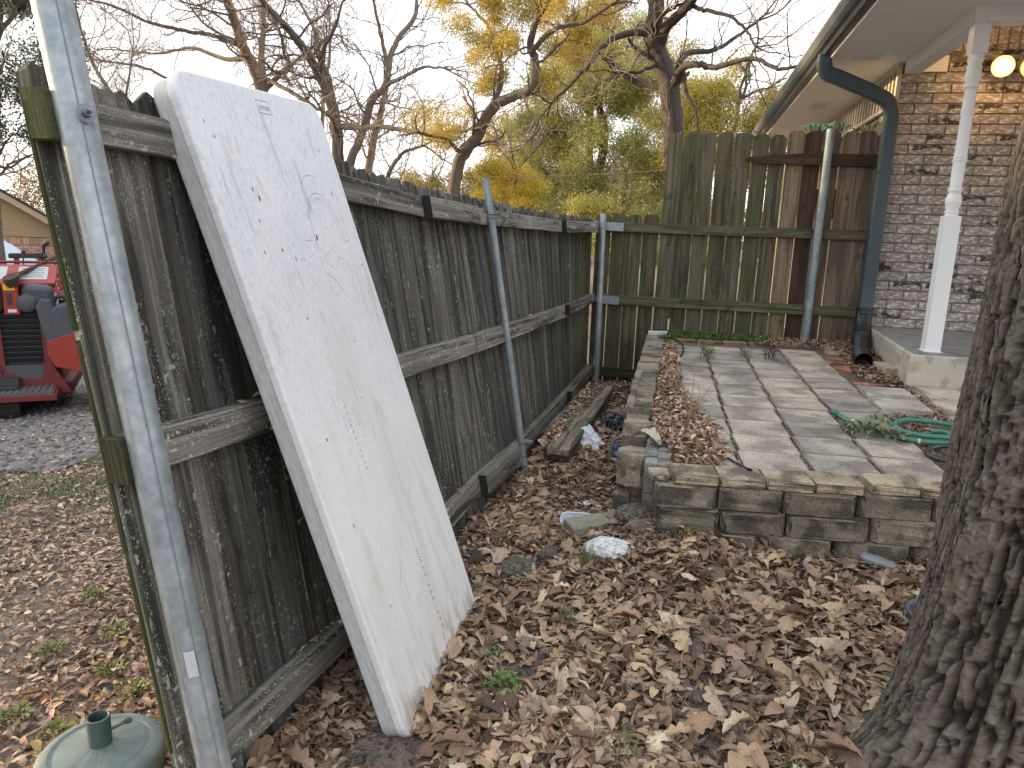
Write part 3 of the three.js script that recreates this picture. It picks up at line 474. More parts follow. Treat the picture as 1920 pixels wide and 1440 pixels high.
// ---------------------------------------------------------------- folding table leaning on the side fence
{
  const W = 0.755, L = 1.858, cv = document.createElement('canvas'); cv.width = 1024; cv.height = 2048; const c = cv.getContext('2d');
  const R = rng(88), im = c.createImageData(1024, 2048), dd = im.data;
  for (let j = 0; j < 2048; j++) for (let i = 0; i < 1024; i++) {
    const u = i / 1024, v = j / 2048, a = fbm(u * 5, v * 10, 5), f = pn(u * 380, v * 700), b = fbm(u * 3 + 20, v * 4 + 9, 5), st = fbm(u * 22 + 4, v * 16 + 8, 4), vs = fbm(u * 30, v * 7 + 3, 4);
    let k = [0.77, 0.765, 0.75]; const up = ss(0.62, 0.25, v);
    k = mix3(k, [0.66, 0.665, 0.69], up * (0.35 + 0.7 * a));
    k = mix3(k, [0.66, 0.61, 0.54], ss(0.45, 0.75, b) * 0.42 * ss(0.25, 0.5, v));
    k = mix3(k, [0.36, 0.36, 0.39], ss(0.54, 0.74, vs) * ss(0.46, 0.64, a) * (0.12 + 0.3 * up));
    k = mix3(k, [0.45, 0.45, 0.48], ss(0.5, 0.75, fbm(u * 70 + 3, v * 90 + 5, 3)) * (0.10 + 0.3 * up) * (0.4 + a)); k = mix3(k, [0.80, 0.80, 0.79], ss(0.6, 0.8, fbm(u * 46 + 13, v * 70 + 5, 3)) * 0.35);
    k = mix3(k, [0.50, 0.46, 0.39], ss(0.64, 0.78, st) * ss(0.46, 0.6, b) * 0.35);
    k = mix3(k, [0.44, 0.37, 0.28], ss(0.90, 1.0, v + 0.10 * (a - 0.5)) * ss(0.42, 0.62, st) * 0.75); k = mix3(k, [0.58, 0.50, 0.38], ss(0.55, 0.72, fbm(u * 14 + 2, v * 3 + 3, 4)) * ss(0.3, 0.7, v) * 0.32);
    k = mix3(k, [0.62, 0.60, 0.56], 0.5 * ss(0.03, 0.0, Math.min(u, 1 - u)) * a + 0.5 * ss(0.985, 1, v));
    const q = 0.95 + 0.1 * f, o = (j * 1024 + i) * 4; dd[o] = toS(k[0] * q); dd[o + 1] = toS(k[1] * q); dd[o + 2] = toS(k[2] * q); dd[o + 3] = 255;
  }
  c.putImageData(im, 0, 0);
  const px = (x) => x * 1024, py = (y) => y * 2048;
  // scratches, nicks and scuffs
  for (let k = 0; k < 420; k++) { const x = R(), y = R(), l = 0.004 + 0.03 * R() * R(), a = R() < 0.7 ? 1.2 + 0.8 * R() : R() * 3.1; c.strokeStyle = R() < 0.35 ? `rgba(255,255,255,${0.25 + 0.4 * R()})` : `rgba(60,60,66,${0.05 + 0.2 * R()})`; c.lineWidth = 0.6 + 1.2 * R(); c.beginPath(); c.moveTo(px(x), py(y)); c.lineTo(px(x + l * Math.cos(a) * 2), py(y + l * Math.sin(a))); c.stroke(); }
  for (let k = 0; k < 160; k++) { const cl = k < 90, x = cl ? 0.35 + 0.2 * (R() + R() - 1) : 0.03 + 0.94 * R(), y = cl ? 0.52 + 0.12 * (R() + R() - 1) : R(); c.strokeStyle = `rgba(35,36,42,${0.12 + 0.4 * R()})`; c.lineWidth = 0.8 + 1.4 * R(); c.beginPath(); c.moveTo(px(x), py(y)); c.lineTo(px(x + 0.012 * (R() - 0.3)), py(y + 0.006 * R())); c.stroke(); }
  for (const [x, y, w, h, al] of [[0.09, 0.065, 4, 12, 0.7], [0.12, 0.085, 6, 9, 0.7], [0.24, 0.155, 7, 14, 0.75], [0.265, 0.168, 12, 20, 0.6], [0.215, 0.2, 4, 13, 0.8], [0.87, 0.085, 5, 16, 0.7], [0.86, 0.16, 7, 18, 0.75], [0.30, 0.245, 8, 11, 0.8], [0.86, 0.245, 6, 8, 0.9], [0.375, 0.26, 6, 12, 0.7], [0.31, 0.35, 6, 9, 0.85], [0.18, 0.245, 4, 14, 0.8], [0.93, 0.29, 6, 8, 0.7], [0.16, 0.525, 8, 10, 0.85], [0.14, 0.66, 5, 15, 0.8], [0.2, 0.81, 6, 8, 0.8], [0.62, 0.41, 5, 10, 0.6], [0.52, 0.5, 4, 8, 0.6]]) { c.fillStyle = `rgba(40,40,44,${al})`; c.beginPath(); c.ellipse(px(x), py(y), w / 2 + 1, h / 2, 0.1, 0, 7); c.fill(); }
  // scribbled rings
  c.lineCap = 'round'; const ring = (x, y, rx, ry, a0, a1, lw, al, rot = 0) => { c.strokeStyle = `rgba(60,58,62,${al * 0.6})`; c.lineWidth = lw; c.beginPath(); c.ellipse(px(x), py(y), rx * 1024, ry * 2048, rot, a0, a1); c.stroke(); };
  ring(0.71, 0.222, 0.135, 0.062, 3.3, 6.6, 2.6, 0.75, 0.12); ring(0.70, 0.222, 0.12, 0.055, 2.0, 6.5, 1.8, 0.5, 0.1); ring(0.695, 0.228, 0.118, 0.062, 1.6, 4.0, 2.0, 0.6, 0.1); ring(0.70, 0.16, 0.10, 0.03, 2.7, 5.2, 2.2, 0.75); ring(0.63, 0.25, 0.06, 0.05, 1.3, 3.2, 2.2, 0.7, 0.3); ring(0.705, 0.215, 0.1, 0.045, 3.5, 5.9, 1.4, 0.45, 0.2); ring(0.74, 0.285, 0.04, 0.014, 3.1, 6.2, 2.4, 0.6); ring(0.68, 0.275, 0.05, 0.02, 3.4, 6, 2, 0.5);
  c.fillStyle = 'rgba(20,20,24,.85)'; c.beginPath(); c.ellipse(px(0.595), py(0.232), 7, 9, 0, 0, 7); c.fill(); c.beginPath(); c.ellipse(px(0.58), py(0.236), 5, 4, 0, 0, 7); c.fill();
  for (const [x0, y0, x1, y1, w, al] of [[0.05, 0.10, 0.14, 0.30, 2, 0.8], [0.42, 0.27, 0.62, 0.255, 2, 0.5], [0.45, 0.275, 0.47, 0.29, 2, 0.5], [0.10, 0.31, 0.2, 0.36, 2.5, 0.7]]) { c.strokeStyle = `rgba(250,250,250,${al})`; c.lineWidth = w; c.beginPath(); c.moveTo(px(x0), py(y0)); c.lineTo(px(x1), py(y1)); c.stroke(); }
  for (const [x0, y0, x1, y1] of [[0.5, 0.235, 0.56, 0.236], [0.62, 0.3, 0.72, 0.345], [0.33, 0.8, 0.47, 0.74], [0.74, 0.87, 0.70, 0.92]]) { c.strokeStyle = 'rgba(70,66,60,.45)'; c.lineWidth = 2; c.beginPath(); c.moveTo(px(x0), py(y0)); c.lineTo(px(x1), py(y1)); c.stroke(); }
  // maker's mark pressed in at the top edge, and two inked rows of small figures reading down the table
  c.save(); c.translate(px(0.515), py(0.028)); c.strokeStyle = 'rgba(70,70,76,.8)'; c.lineWidth = 2.2; c.strokeRect(-48, -20, 96, 40); c.fillStyle = 'rgba(66,66,72,.8)'; c.font = 'bold 18px sans-serif'; c.textAlign = 'center'; c.textBaseline = 'middle'; c.fillText('LIFETIME', 0, 2); c.restore();
  c.save(); c.translate(px(0.555), py(0.785)); c.rotate(Math.PI / 2); c.fillStyle = 'rgba(28,28,32,.85)'; c.font = 'italic 23px monospace'; c.fillText('|||0 4 4  3 0 6   3 8 9', 0, 0); c.restore();
  c.save(); c.translate(px(0.355), py(0.485)); c.rotate(Math.PI / 2 - 0.05); c.fillStyle = 'rgba(60,60,64,.7)'; c.font = '18px monospace'; c.fillText('7 0 0 0 9 8 2 0 9 0 0 0', 0, 0); c.restore();
  const map = new THREE.CanvasTexture(cv); map.colorSpace = THREE.SRGBColorSpace; map.flipY = true;
  const bt = tex(512, 1024, (u, v) => { const f = pn(u * 230, v * 460, 230, 460), a = fbm(u * 9, v * 18, 4, 9, 18); return [1, 1, 1, 0.5 + 0.35 * (f - 0.5) + 0.5 * (a - 0.5)]; });
  const mTop = new THREE.MeshStandardMaterial({ map, bumpMap: bt.bump, bumpScale: 0.0012, roughness: 0.52 });
  const edgeT = tex(256, 1024, (u, v) => { const a = fbm(u * 6, v * 40, 4, 6, 40), s = ss(0.6, 0.8, fbm(u * 40, v * 12, 3, 40, 12)), l = ss(0.012, 0.004, Math.abs(u - 0.4 - 0.02 * Math.sin(v * 9))) * 0.5; const k = 0.50 + 0.2 * (a - 0.5) - 0.18 * s + 0.3 * l; return [k, k, k * 0.97, 0.5 + 0.4 * (a - 0.5) + 0.4 * l]; });
  const mEdge = mat({ t: edgeT, rough: 0.55, bump: 0.001 });
  const rr = (w, h, r) => { const s = new THREE.Shape(), a = w / 2, b = h / 2; s.moveTo(-a + r, -b); s.lineTo(a - r, -b); s.absarc(a - r, -b + r, r, -Math.PI / 2, 0); s.lineTo(a, b - r); s.absarc(a - r, b - r, r, 0, Math.PI / 2); s.lineTo(-a + r, b); s.absarc(-a + r, b - r, r, Math.PI / 2, Math.PI); s.lineTo(-a, -b + r); s.absarc(-a + r, -b + r, r, Math.PI, 1.5 * Math.PI); return s; };
  const table = thing('folding_table', 'white plastic folding tabletop standing on end, leaning on the side fence', 'table');
  const g1 = new THREE.ExtrudeGeometry(rr(W, L, 0.066), { depth: 0.014, bevelEnabled: true, bevelSize: 0.007, bevelThickness: 0.007, bevelOffset: -0.007, bevelSegments: 4, curveSegments: 14 }).translate(0, 0, -0.021);
  { const p = g1.attributes.position, uv = g1.attributes.uv; for (let i = 0; i < p.count; i++) uv.setXY(i, Math.min(0.997, Math.max(0.003, p.getX(i) / W + 0.5)), Math.min(0.998, Math.max(0.002, p.getY(i) / L + 0.5))); }
  part('tabletop', g1, mTop, table);
  const g2 = new THREE.ExtrudeGeometry(rr(W - 0.010, L - 0.010, 0.062), { depth: 0.034, bevelEnabled: true, bevelSize: 0.005, bevelThickness: 0.006, bevelOffset: -0.005, bevelSegments: 3, curveSegments: 14 }).translate(0, 0, -0.0655);
  { const p = g2.attributes.position, uv = g2.attributes.uv; for (let i = 0; i < p.count; i++) uv.setXY(i, (p.getZ(i) + 0.0655) * 22 + 0.1, p.getY(i) * 0.8 + p.getX(i)); }
  part('rim', g2, mEdge, table);
  for (const q of [0.6, -0.6]) part('cross_bar', box(W - 0.2, 0.03, 0.02, [0, q, -0.075]), plain(0.35, 0.36, 0.37, 0.5, 0.6), table);
  const TL = V([-1.188, 1.74, -1.561]), TR = V([-1.206, 1.779, -2.315]), BL = V([-0.631, 0, -1.665]);
  const ux = TR.clone().sub(TL).normalize(); let vy = TL.clone().sub(BL); vy.addScaledVector(ux, -vy.dot(ux)).normalize(); const nz = ux.clone().cross(vy);
  const ctr = TR.clone().add(BL).multiplyScalar(0.5);
  table.quaternion.setFromRotationMatrix(new THREE.Matrix4().makeBasis(ux, vy, nz));
  const base = ctr.clone().addScaledVector(vy, -L / 2 - 0.014); table.position.copy(base); for (const k of table.children) k.position.y += L / 2;
}
const barkT0 = tex(256, 256, (u, v) => { const k = 0.8 + 0.3 * fbm(u * 30, v * 3, 4, 30, 3); return [k, k, k, k - 0.5]; });
// ---------------------------------------------------------------- raised patio
const patio = (() => {
  const P = [], I = [], U = [], xs = [], zs = []; for (let x = -0.07; x <= 4.2; x += 0.1) xs.push(x); for (let z = -3.12; z >= -6.95; z -= 0.1) zs.push(z);
  for (const z of zs) for (const x of xs) { P.push(x, patY(z) - 0.028 + 0.008 * (fbm(x * 4 + 30, z * 4 + 30, 3) - 0.5), Math.min(z, z - 0.14 * Math.max(0, x) * (z > -3.3 ? 1 : 0))); U.push(x, z); }
  for (let j = 0; j + 1 < zs.length; j++) for (let i = 0; i + 1 < xs.length; i++) { const a = j * xs.length + i; I.push(a, a + 1, a + xs.length, a + 1, a + xs.length + 1, a + xs.length); }
  const g = new THREE.BufferGeometry(); g.setAttribute('position', new THREE.Float32BufferAttribute(P, 3)); g.setAttribute('uv', new THREE.Float32BufferAttribute(U, 2)); g.setIndex(I); g.computeVertexNormals();
  return struct('patio', g, mSoil);
})();
{
  const R = rng(515), tilt = Math.atan(0.0372);
  const paverGeo = (w, d) => { const g = new RoundedBoxGeometry(w, 0.05, d, 2, 0.006); const p = g.attributes.position; for (let i = 0; i < p.count; i++) { const x = p.getX(i), z = p.getZ(i), e = Math.max(Math.abs(x) / (w / 2), Math.abs(z) / (d / 2)); if (e > 0.9) p.setXYZ(i, x + 0.003 * (R() - 0.5), p.getY(i), z + 0.003 * (R() - 0.5)); } return boxUV(g, 1, R() * 5, R() * 5, 1, 1); };
  const lay = (x, z, w, d, m, dy = 0, name = 'paver', yaw = 0.075) => { const o = part(name, paverGeo(w, d), m, patio); o.position.set(x, patY(z) - 0.025 + dy + 0.004 * (R() - 0.5), z); o.rotation.set(tilt + 0.008 * (R() - 0.5), yaw + 0.012 * (R() - 0.5), 0.008 * (R() - 0.5), 'YXZ'); return o; };
  // five columns of pavers; the joints between columns run back to the fence
  for (let c = -1; c < 3; c++) for (let r = 0; r < 11; r++) {
    const v = 0.2705 * (r + 0.5), u = 0.30 * (c + 0.5);
    let x = 0.345 + u - 0.0286 * v, z = -3.195 - v - 0.14 * (u - 0.15), w = 0.283, d = 0.2665;
    if (c === -1) { if (r === 0) { w = 0.09; x += 0.095; } else if (r < 4) { w = 0.09 + 0.04 * r; x += 0.1 - 0.02 * r; } }
    const light = c === 2 && r > 7 ? PV[2] : PV[Math.floor(R() * 3.2) + (R() < 0.22 ? 1 : 0)];
    lay(x, z, w, d, c === -1 && r === 5 ? PV[2] : r > 1 && R() < 0.22 ? PV[3] : light);
  }
  for (let r = 4; r < 7; r++) { const v = 0.2705 * (r + 0.5); if (r > 0) null; }
  // pale pavers towards the porch
  lay(1.352, -4.60, 0.292, 0.265, PVL[0], 0.012, 'paver', 0.02); lay(1.352, -4.89, 0.292, 0.275, PVL[0], 0.012, 'paver', 0.02);
  for (let k = 0; k < 4; k++) { lay(1.715 + k * 0.31, -4.63, 0.30, 0.34, PVL[1], 0.01, 'paver', 0.01); lay(1.725 + k * 0.31, -4.99, 0.30, 0.34, PVL[1], 0.01, 'paver', 0.01); }
  lay(1.05 + 0.27, -6.40, 0.15, 0.46, PV[1], 0.0, 'paver', -0.03);
  // red bricks let into the edge, and a thin dark brick border along the fence
  const red = mat({ t: TK, color: [1.5, 0.85, 0.78], bump: 0.004 }), red2 = mat({ t: TK, color: [1.3, 0.82, 0.76], bump: 0.004 }), dkb = mat({ t: TK, color: [0.95, 0.72, 0.6], bump: 0.004 });
  lay(1.25, -5.99, 0.19, 0.10, red2, 0, 'border_brick', -0.05); lay(1.24, -5.85, 0.19, 0.10, red, 0, 'border_brick', -0.05); lay(1.235, -5.65, 0.12, 0.20, red, 0, 'border_brick', -0.05); lay(1.31, -5.155, 0.2, 0.06, red, 0, 'border_brick', 0.02);
  for (let k = 0; k < 5; k++) lay(0.10 + k * 0.215, -6.46 - 0.012 * k, 0.205, 0.095, dkb, -0.004, 'border_brick', 0.06);
  // leaves heaped along the left edge, under the downspout and in the bare bed
  const edgeX = (z) => { const t = [[3.1, 0.25], [3.45, 0.285], [3.7, 0.27], [3.95, 0.225], [4.2, 0.13], [4.5, 0.075], [5.0, 0.055], [5.6, 0.03], [6.2, 0.0], [7, 0.0]]; for (let i = 1; i < t.length; i++) if (-z <= t[i][0]) return lerp(t[i - 1][1], t[i][1], (-z - t[i - 1][0]) / (t[i][0] - t[i - 1][0])); return 0; };
  const heap = new THREE.Group(); heap.name = 'leaf_litter'; heap.userData = { kind: 'stuff' }; patio.add(heap);
  scatter(heap, 3600, 51, (q) => { const z = -3.12 - q() * 3.0, e = edgeX(z) + 0.05 * (q() - 0.5), x = -0.06 + q() * (e + 0.06); if (z > -3.42 && x < 0.03) return null; const f = Math.max(0, 1 - Math.abs((x - e / 2) / (e / 2 + 0.06))); return [x, patY(z) + 0.0 + (0.012 + 0.035 * f) * q(), z, 0.028 + 0.026 * q(), 1.0, false]; }, [...LEAFCOL2.slice(0, 4), ...LEAFCOL.slice(0, 3), LEAFCOL2[6]]);
  scatter(heap, 1100, 52, (q) => { const z = -5.18 - q() * 1.65, x = 1.30 + q() * 0.33; if (z > -5.3 && x > 1.55) return null; return [x, patY(z) - 0.01 + 0.03 * q(), z, 0.03 + 0.03 * q(), 0.9, q() < 0.06]; }, LEAFCOL);
  scatter(heap, 260, 53, (q) => { const z = -4.4 - q() * 0.75, x = 1.505 + 0.05 * q(); return [x, patY(z) - 0.02 + 0.02 * q(), z, 0.03 + 0.02 * q(), 0.8, false]; }, LEAFCOL);
  scatter(heap, 900, 54, (q) => { const z = -3.45 - q() * 1.0, x = 1.20 + q() * 0.7; return [x, patY(z) - 0.025 + 0.02 * q(), z, 0.025 + 0.025 * q(), 0.8, false]; }, LEAFCOL);
  scatter(heap, 700, 55, (q) => { const z = -6.42 - q() * 0.45, x = 0.7 + q() * 0.9; return [x, patY(z) - 0.01 + 0.02 * q(), z, 0.028 + 0.02 * q(), 0.8, false]; }, LEAFCOL);
  scatter(heap, 1500, 56, (q) => { const c = Math.floor(q() * 4), v = q() * 2.97, x = 0.345 + 0.3 * c - 0.0286 * v + 0.012 * (q() - 0.5), z = -3.195 - v - 0.14 * (0.3 * c - 0.15); return [x, patY(z) - 0.014 + 0.01 * q(), z, 0.010 + 0.010 * q(), 0.6, false]; }, LEAFCOL);
  // moss between the last pavers and the fence
  const mo = shade(new THREE.InstancedMesh(bladeGeo(40, 0.03, 0.045, 61, 0.004), mGrass(1, 1, 1), 420)), m4 = new THREE.Matrix4(), q4 = new THREE.Quaternion();
  mo.name = 'moss'; mo.userData = { kind: 'stuff' };
  for (let k = 0; k < 420; k++) { const x = -0.02 + 0.84 * R(), z = -6.56 - 0.30 * R() + 0.03 * R(); m4.compose(new THREE.Vector3(x, patY(z) - 0.022 + 0.02 * R(), z), q4.setFromAxisAngle(new THREE.Vector3(0, 1, 0), R() * 6.28), new THREE.Vector3(1.1, 0.4 + 0.7 * R(), 1.1)); mo.setMatrixAt(k, m4); const c = 0.6 + 0.8 * R(); mo.setColorAt(k, lin(0.085 * c, 0.125 * c, 0.025 * c)); }
  patio.add(mo);
}
// ---------------------------------------------------------------- retaining walls
{
  const R = rng(616), wall = thing('retaining_wall', 'low front retaining wall of stacked split-face concrete blocks under tan caps', 'retaining wall');
  // front line of the wall, running slightly back to the right
  const zAt = (x) => -2.945 - 0.135 * (x - 0.03);
  const yaw = Math.atan(0.135);
  const block = (x0, x1, y0, y1, zo, m, name = 'block', depth = 0.2, round = 0.035) => {
    const w = x1 - x0, h = y1 - y0, s = new THREE.Shape(), a = w / 2, r = Math.min(round, w * 0.4);
    s.moveTo(-a, 0); s.lineTo(-a, -depth + r * 1.3); s.quadraticCurveTo(-a + r * 0.3, -depth + 0.004, -a + r * 1.2, -depth); s.lineTo(a - r * 1.2, -depth); s.quadraticCurveTo(a - r * 0.3, -depth + 0.004, a, -depth + r * 1.3); s.lineTo(a, 0); s.closePath();
    let g = new THREE.ExtrudeGeometry(s, { depth: h - 0.012, bevelEnabled: true, bevelSize: 0.006, bevelThickness: 0.006, bevelOffset: -0.006, bevelSegments: 2, curveSegments: 5, steps: 3 });
    g.rotateX(-Math.PI / 2); g.translate(0, -h / 2 + 0.006, 0);
    // split face: finer grid on the front
    const p = g.attributes.position; const key = (v) => Math.round(v * 500);
    for (let i = 0; i < p.count; i++) { const x = p.getX(i), y = p.getY(i), z = p.getZ(i); if (z > 0.02) p.setZ(i, z + 0.016 * (hash2(key(x + x0 * 7) + 900, key(y) + 500 + key(z)) - 0.5)); }
    g = boxUV(g, 0, R() * 4, R() * 4, 1.2, 1.2);
    const o = part(name, g, m, wall); const xc = (x0 + x1) / 2; o.position.set(xc, (y0 + y1) / 2, zAt(xc) - depth + zo); o.rotation.set(0, yaw + 0.01 * (R() - 0.5), 0.006 * (R() - 0.5)); return o;
  };
  // caps
  for (const [a, b, dz] of [[0.03, 0.216, 0.0], [0.219, 0.405, 0], [0.408, 0.597, 0.002], [0.60, 0.795, -0.004], [0.828, 1.02, -0.026], [1.023, 1.21, -0.026], [1.213, 1.4, -0.026], [1.403, 1.6, -0.026]]) block(a, b, 0.386, 0.428, 0.004 + dz, mCap[Math.floor(R() * 3)], 'cap_block', 0.165, 0.006);
  // three courses, each a little proud of the one above
  for (const [a, b] of [[-0.05, 0.208], [0.211, 0.469], [0.472, 0.76], [0.772, 1.066], [1.069, 1.352], [1.36, 1.64]]) block(a, b, 0.291, 0.384, 0.022 - (a > 0.7 ? 0.025 : 0), KB[Math.floor(R() * 2) + (a < 0.4 ? 0 : 0)], 'block', 0.22, 0.018);
  for (const [a, b] of [[-0.03, 0.222], [0.225, 0.489], [0.492, 0.82], [0.832, 1.124], [1.127, 1.42], [1.43, 1.7]]) block(a, b, 0.196, 0.289, 0.034, KB[a < 0.4 ? 2 : Math.floor(R() * 4)], 'block', 0.23, 0.02);
  for (const [a, b] of [[-0.02, 0.10], [0.103, 0.405], [0.408, 0.693], [0.703, 0.998], [1.001, 1.3], [1.31, 1.6]]) block(a, b, 0.075, 0.194, 0.044, KB[Math.floor(R() * 3)], 'block', 0.23, 0.045);
  // the left end of the wall is an open half block
  block(-0.062, 0.028, 0.386, 0.408, -0.02, mCap[1], 'block', 0.13, 0.03);
  rebase(wall, 0.7, 0, -3.1);
}
{
  const R = rng(626), wall = thing('retaining_wall', 'long old concrete curb wall on the left side of the patio, stepped down with octagonal blocks', 'retaining wall');
  const strip = (z0, z1, x0, x1, yt, yb, m, name, seg = 14, fall = 0) => {
    const g = new THREE.BoxGeometry(1, 1, 1, 4, 4, seg), p = g.attributes.position;
    for (let i = 0; i < p.count; i++) { const t = p.getZ(i) + 0.5, z = lerp(z1, z0, t), s = p.getX(i) + 0.5, q = p.getY(i) + 0.5, top = (typeof yt === 'function' ? yt(z) : yt); const k = fbm(s * 3 + 9, z * 6 + 40, 3) - 0.5; p.setXYZ(i, lerp(x0, x1, s) + (q > 0.99 ? (s < 0.01 ? 0.008 : s > 0.99 ? -0.008 : 0) : 0) + 0.012 * k * (s < 0.01 || s > 0.99 ? 1 : 0), lerp(yb, top, q) + (q > 0.99 ? 0.008 * k : 0), z + (t > 0.99 || t < 0.01 ? 0.01 * k : 0)); }
    return part(name, boxUV(g, 2, R(), R(), 1, 1), m, wall);
  };
  strip(-5.36, -6.55, -0.232, -0.062, (z) => patY(z) + 0.002, -0.05, mCurb, 'concrete_curb');
  strip(-4.05, -5.352, -0.236, -0.066, (z) => patY(z) + 0.0, -0.05, mCurb, 'concrete_curb');
  strip(-3.62, -4.045, -0.222, -0.085, (z) => patY(z) - 0.035, -0.05, mCurb, 'concrete_curb', 8);
  strip(-3.28, -3.615, -0.215, -0.13, (z) => lerp(0.33, 0.19, (3.62 + z) / 0.34), -0.05, mCurb, 'concrete_curb', 8);
  // flat caps lying on the far half
  for (const [z0, z1] of [[-4.06, -4.34], [-4.345, -4.62], [-4.63, -5.0]]) strip(z0, z1, -0.185, -0.075, (z) => patY(z) + 0.022, patY(z0) - 0.03, KB[1 + Math.floor(R() * 2)], 'cap_block', 4);
  // octagonal blocks
  const oct = (x, z, r, y0, y1, m) => { const g = new THREE.CylinderGeometry(r, r * 1.0, y1 - y0, 8, 3); g.rotateY(Math.PI / 8); const o = part('octagonal_block', lumpy(g.toNonIndexed(), 0.005, 30, x * 9 + y0), m, wall); o.position.set(x, (y0 + y1) / 2, z); return o; };
  oct(-0.135, -3.75, 0.082, 0.23, 0.432, mCap[1]); oct(-0.128, -3.33, 0.086, 0.245, 0.398, mCap[1]); oct(-0.105, -3.37, 0.07, 0.09, 0.24, KB[3]);
  const cb = [[-0.052, -3.52, 0.40], [-0.054, -3.425, 0.402], [0.004, -3.43, 0.398], [-0.05, -3.325, 0.40], [0.005, -3.33, 0.392], [-0.048, -3.225, 0.392], [0.008, -3.22, 0.388]];
  for (const [x, z, y] of cb) part('cobble', boxUV(box(0.058, 0.09, 0.09, [0, 0, 0], [0, 0, 0], 0.006), 1, R(), R(), 1, 1), mat({ t: TP, color: [0.85, 0.88, 0.92], bump: 0.004 }), wall).position.set(x, y - 0.043, z);
  for (const [x, z] of [[-0.048, -3.212], [-0.05, -3.30]]) for (const y of [0.30, 0.21, 0.12]) part('cobble', boxUV(box(0.056, 0.088, 0.085, [0, 0, 0], [0, 0, 0], 0.006), 1, R(), R(), 1, 1), mat({ t: TP, color: [0.7, 0.72, 0.74], bump: 0.004 }), wall).position.set(x, y - 0.004, z);
  rebase(wall, -0.15, 0, -5);
}
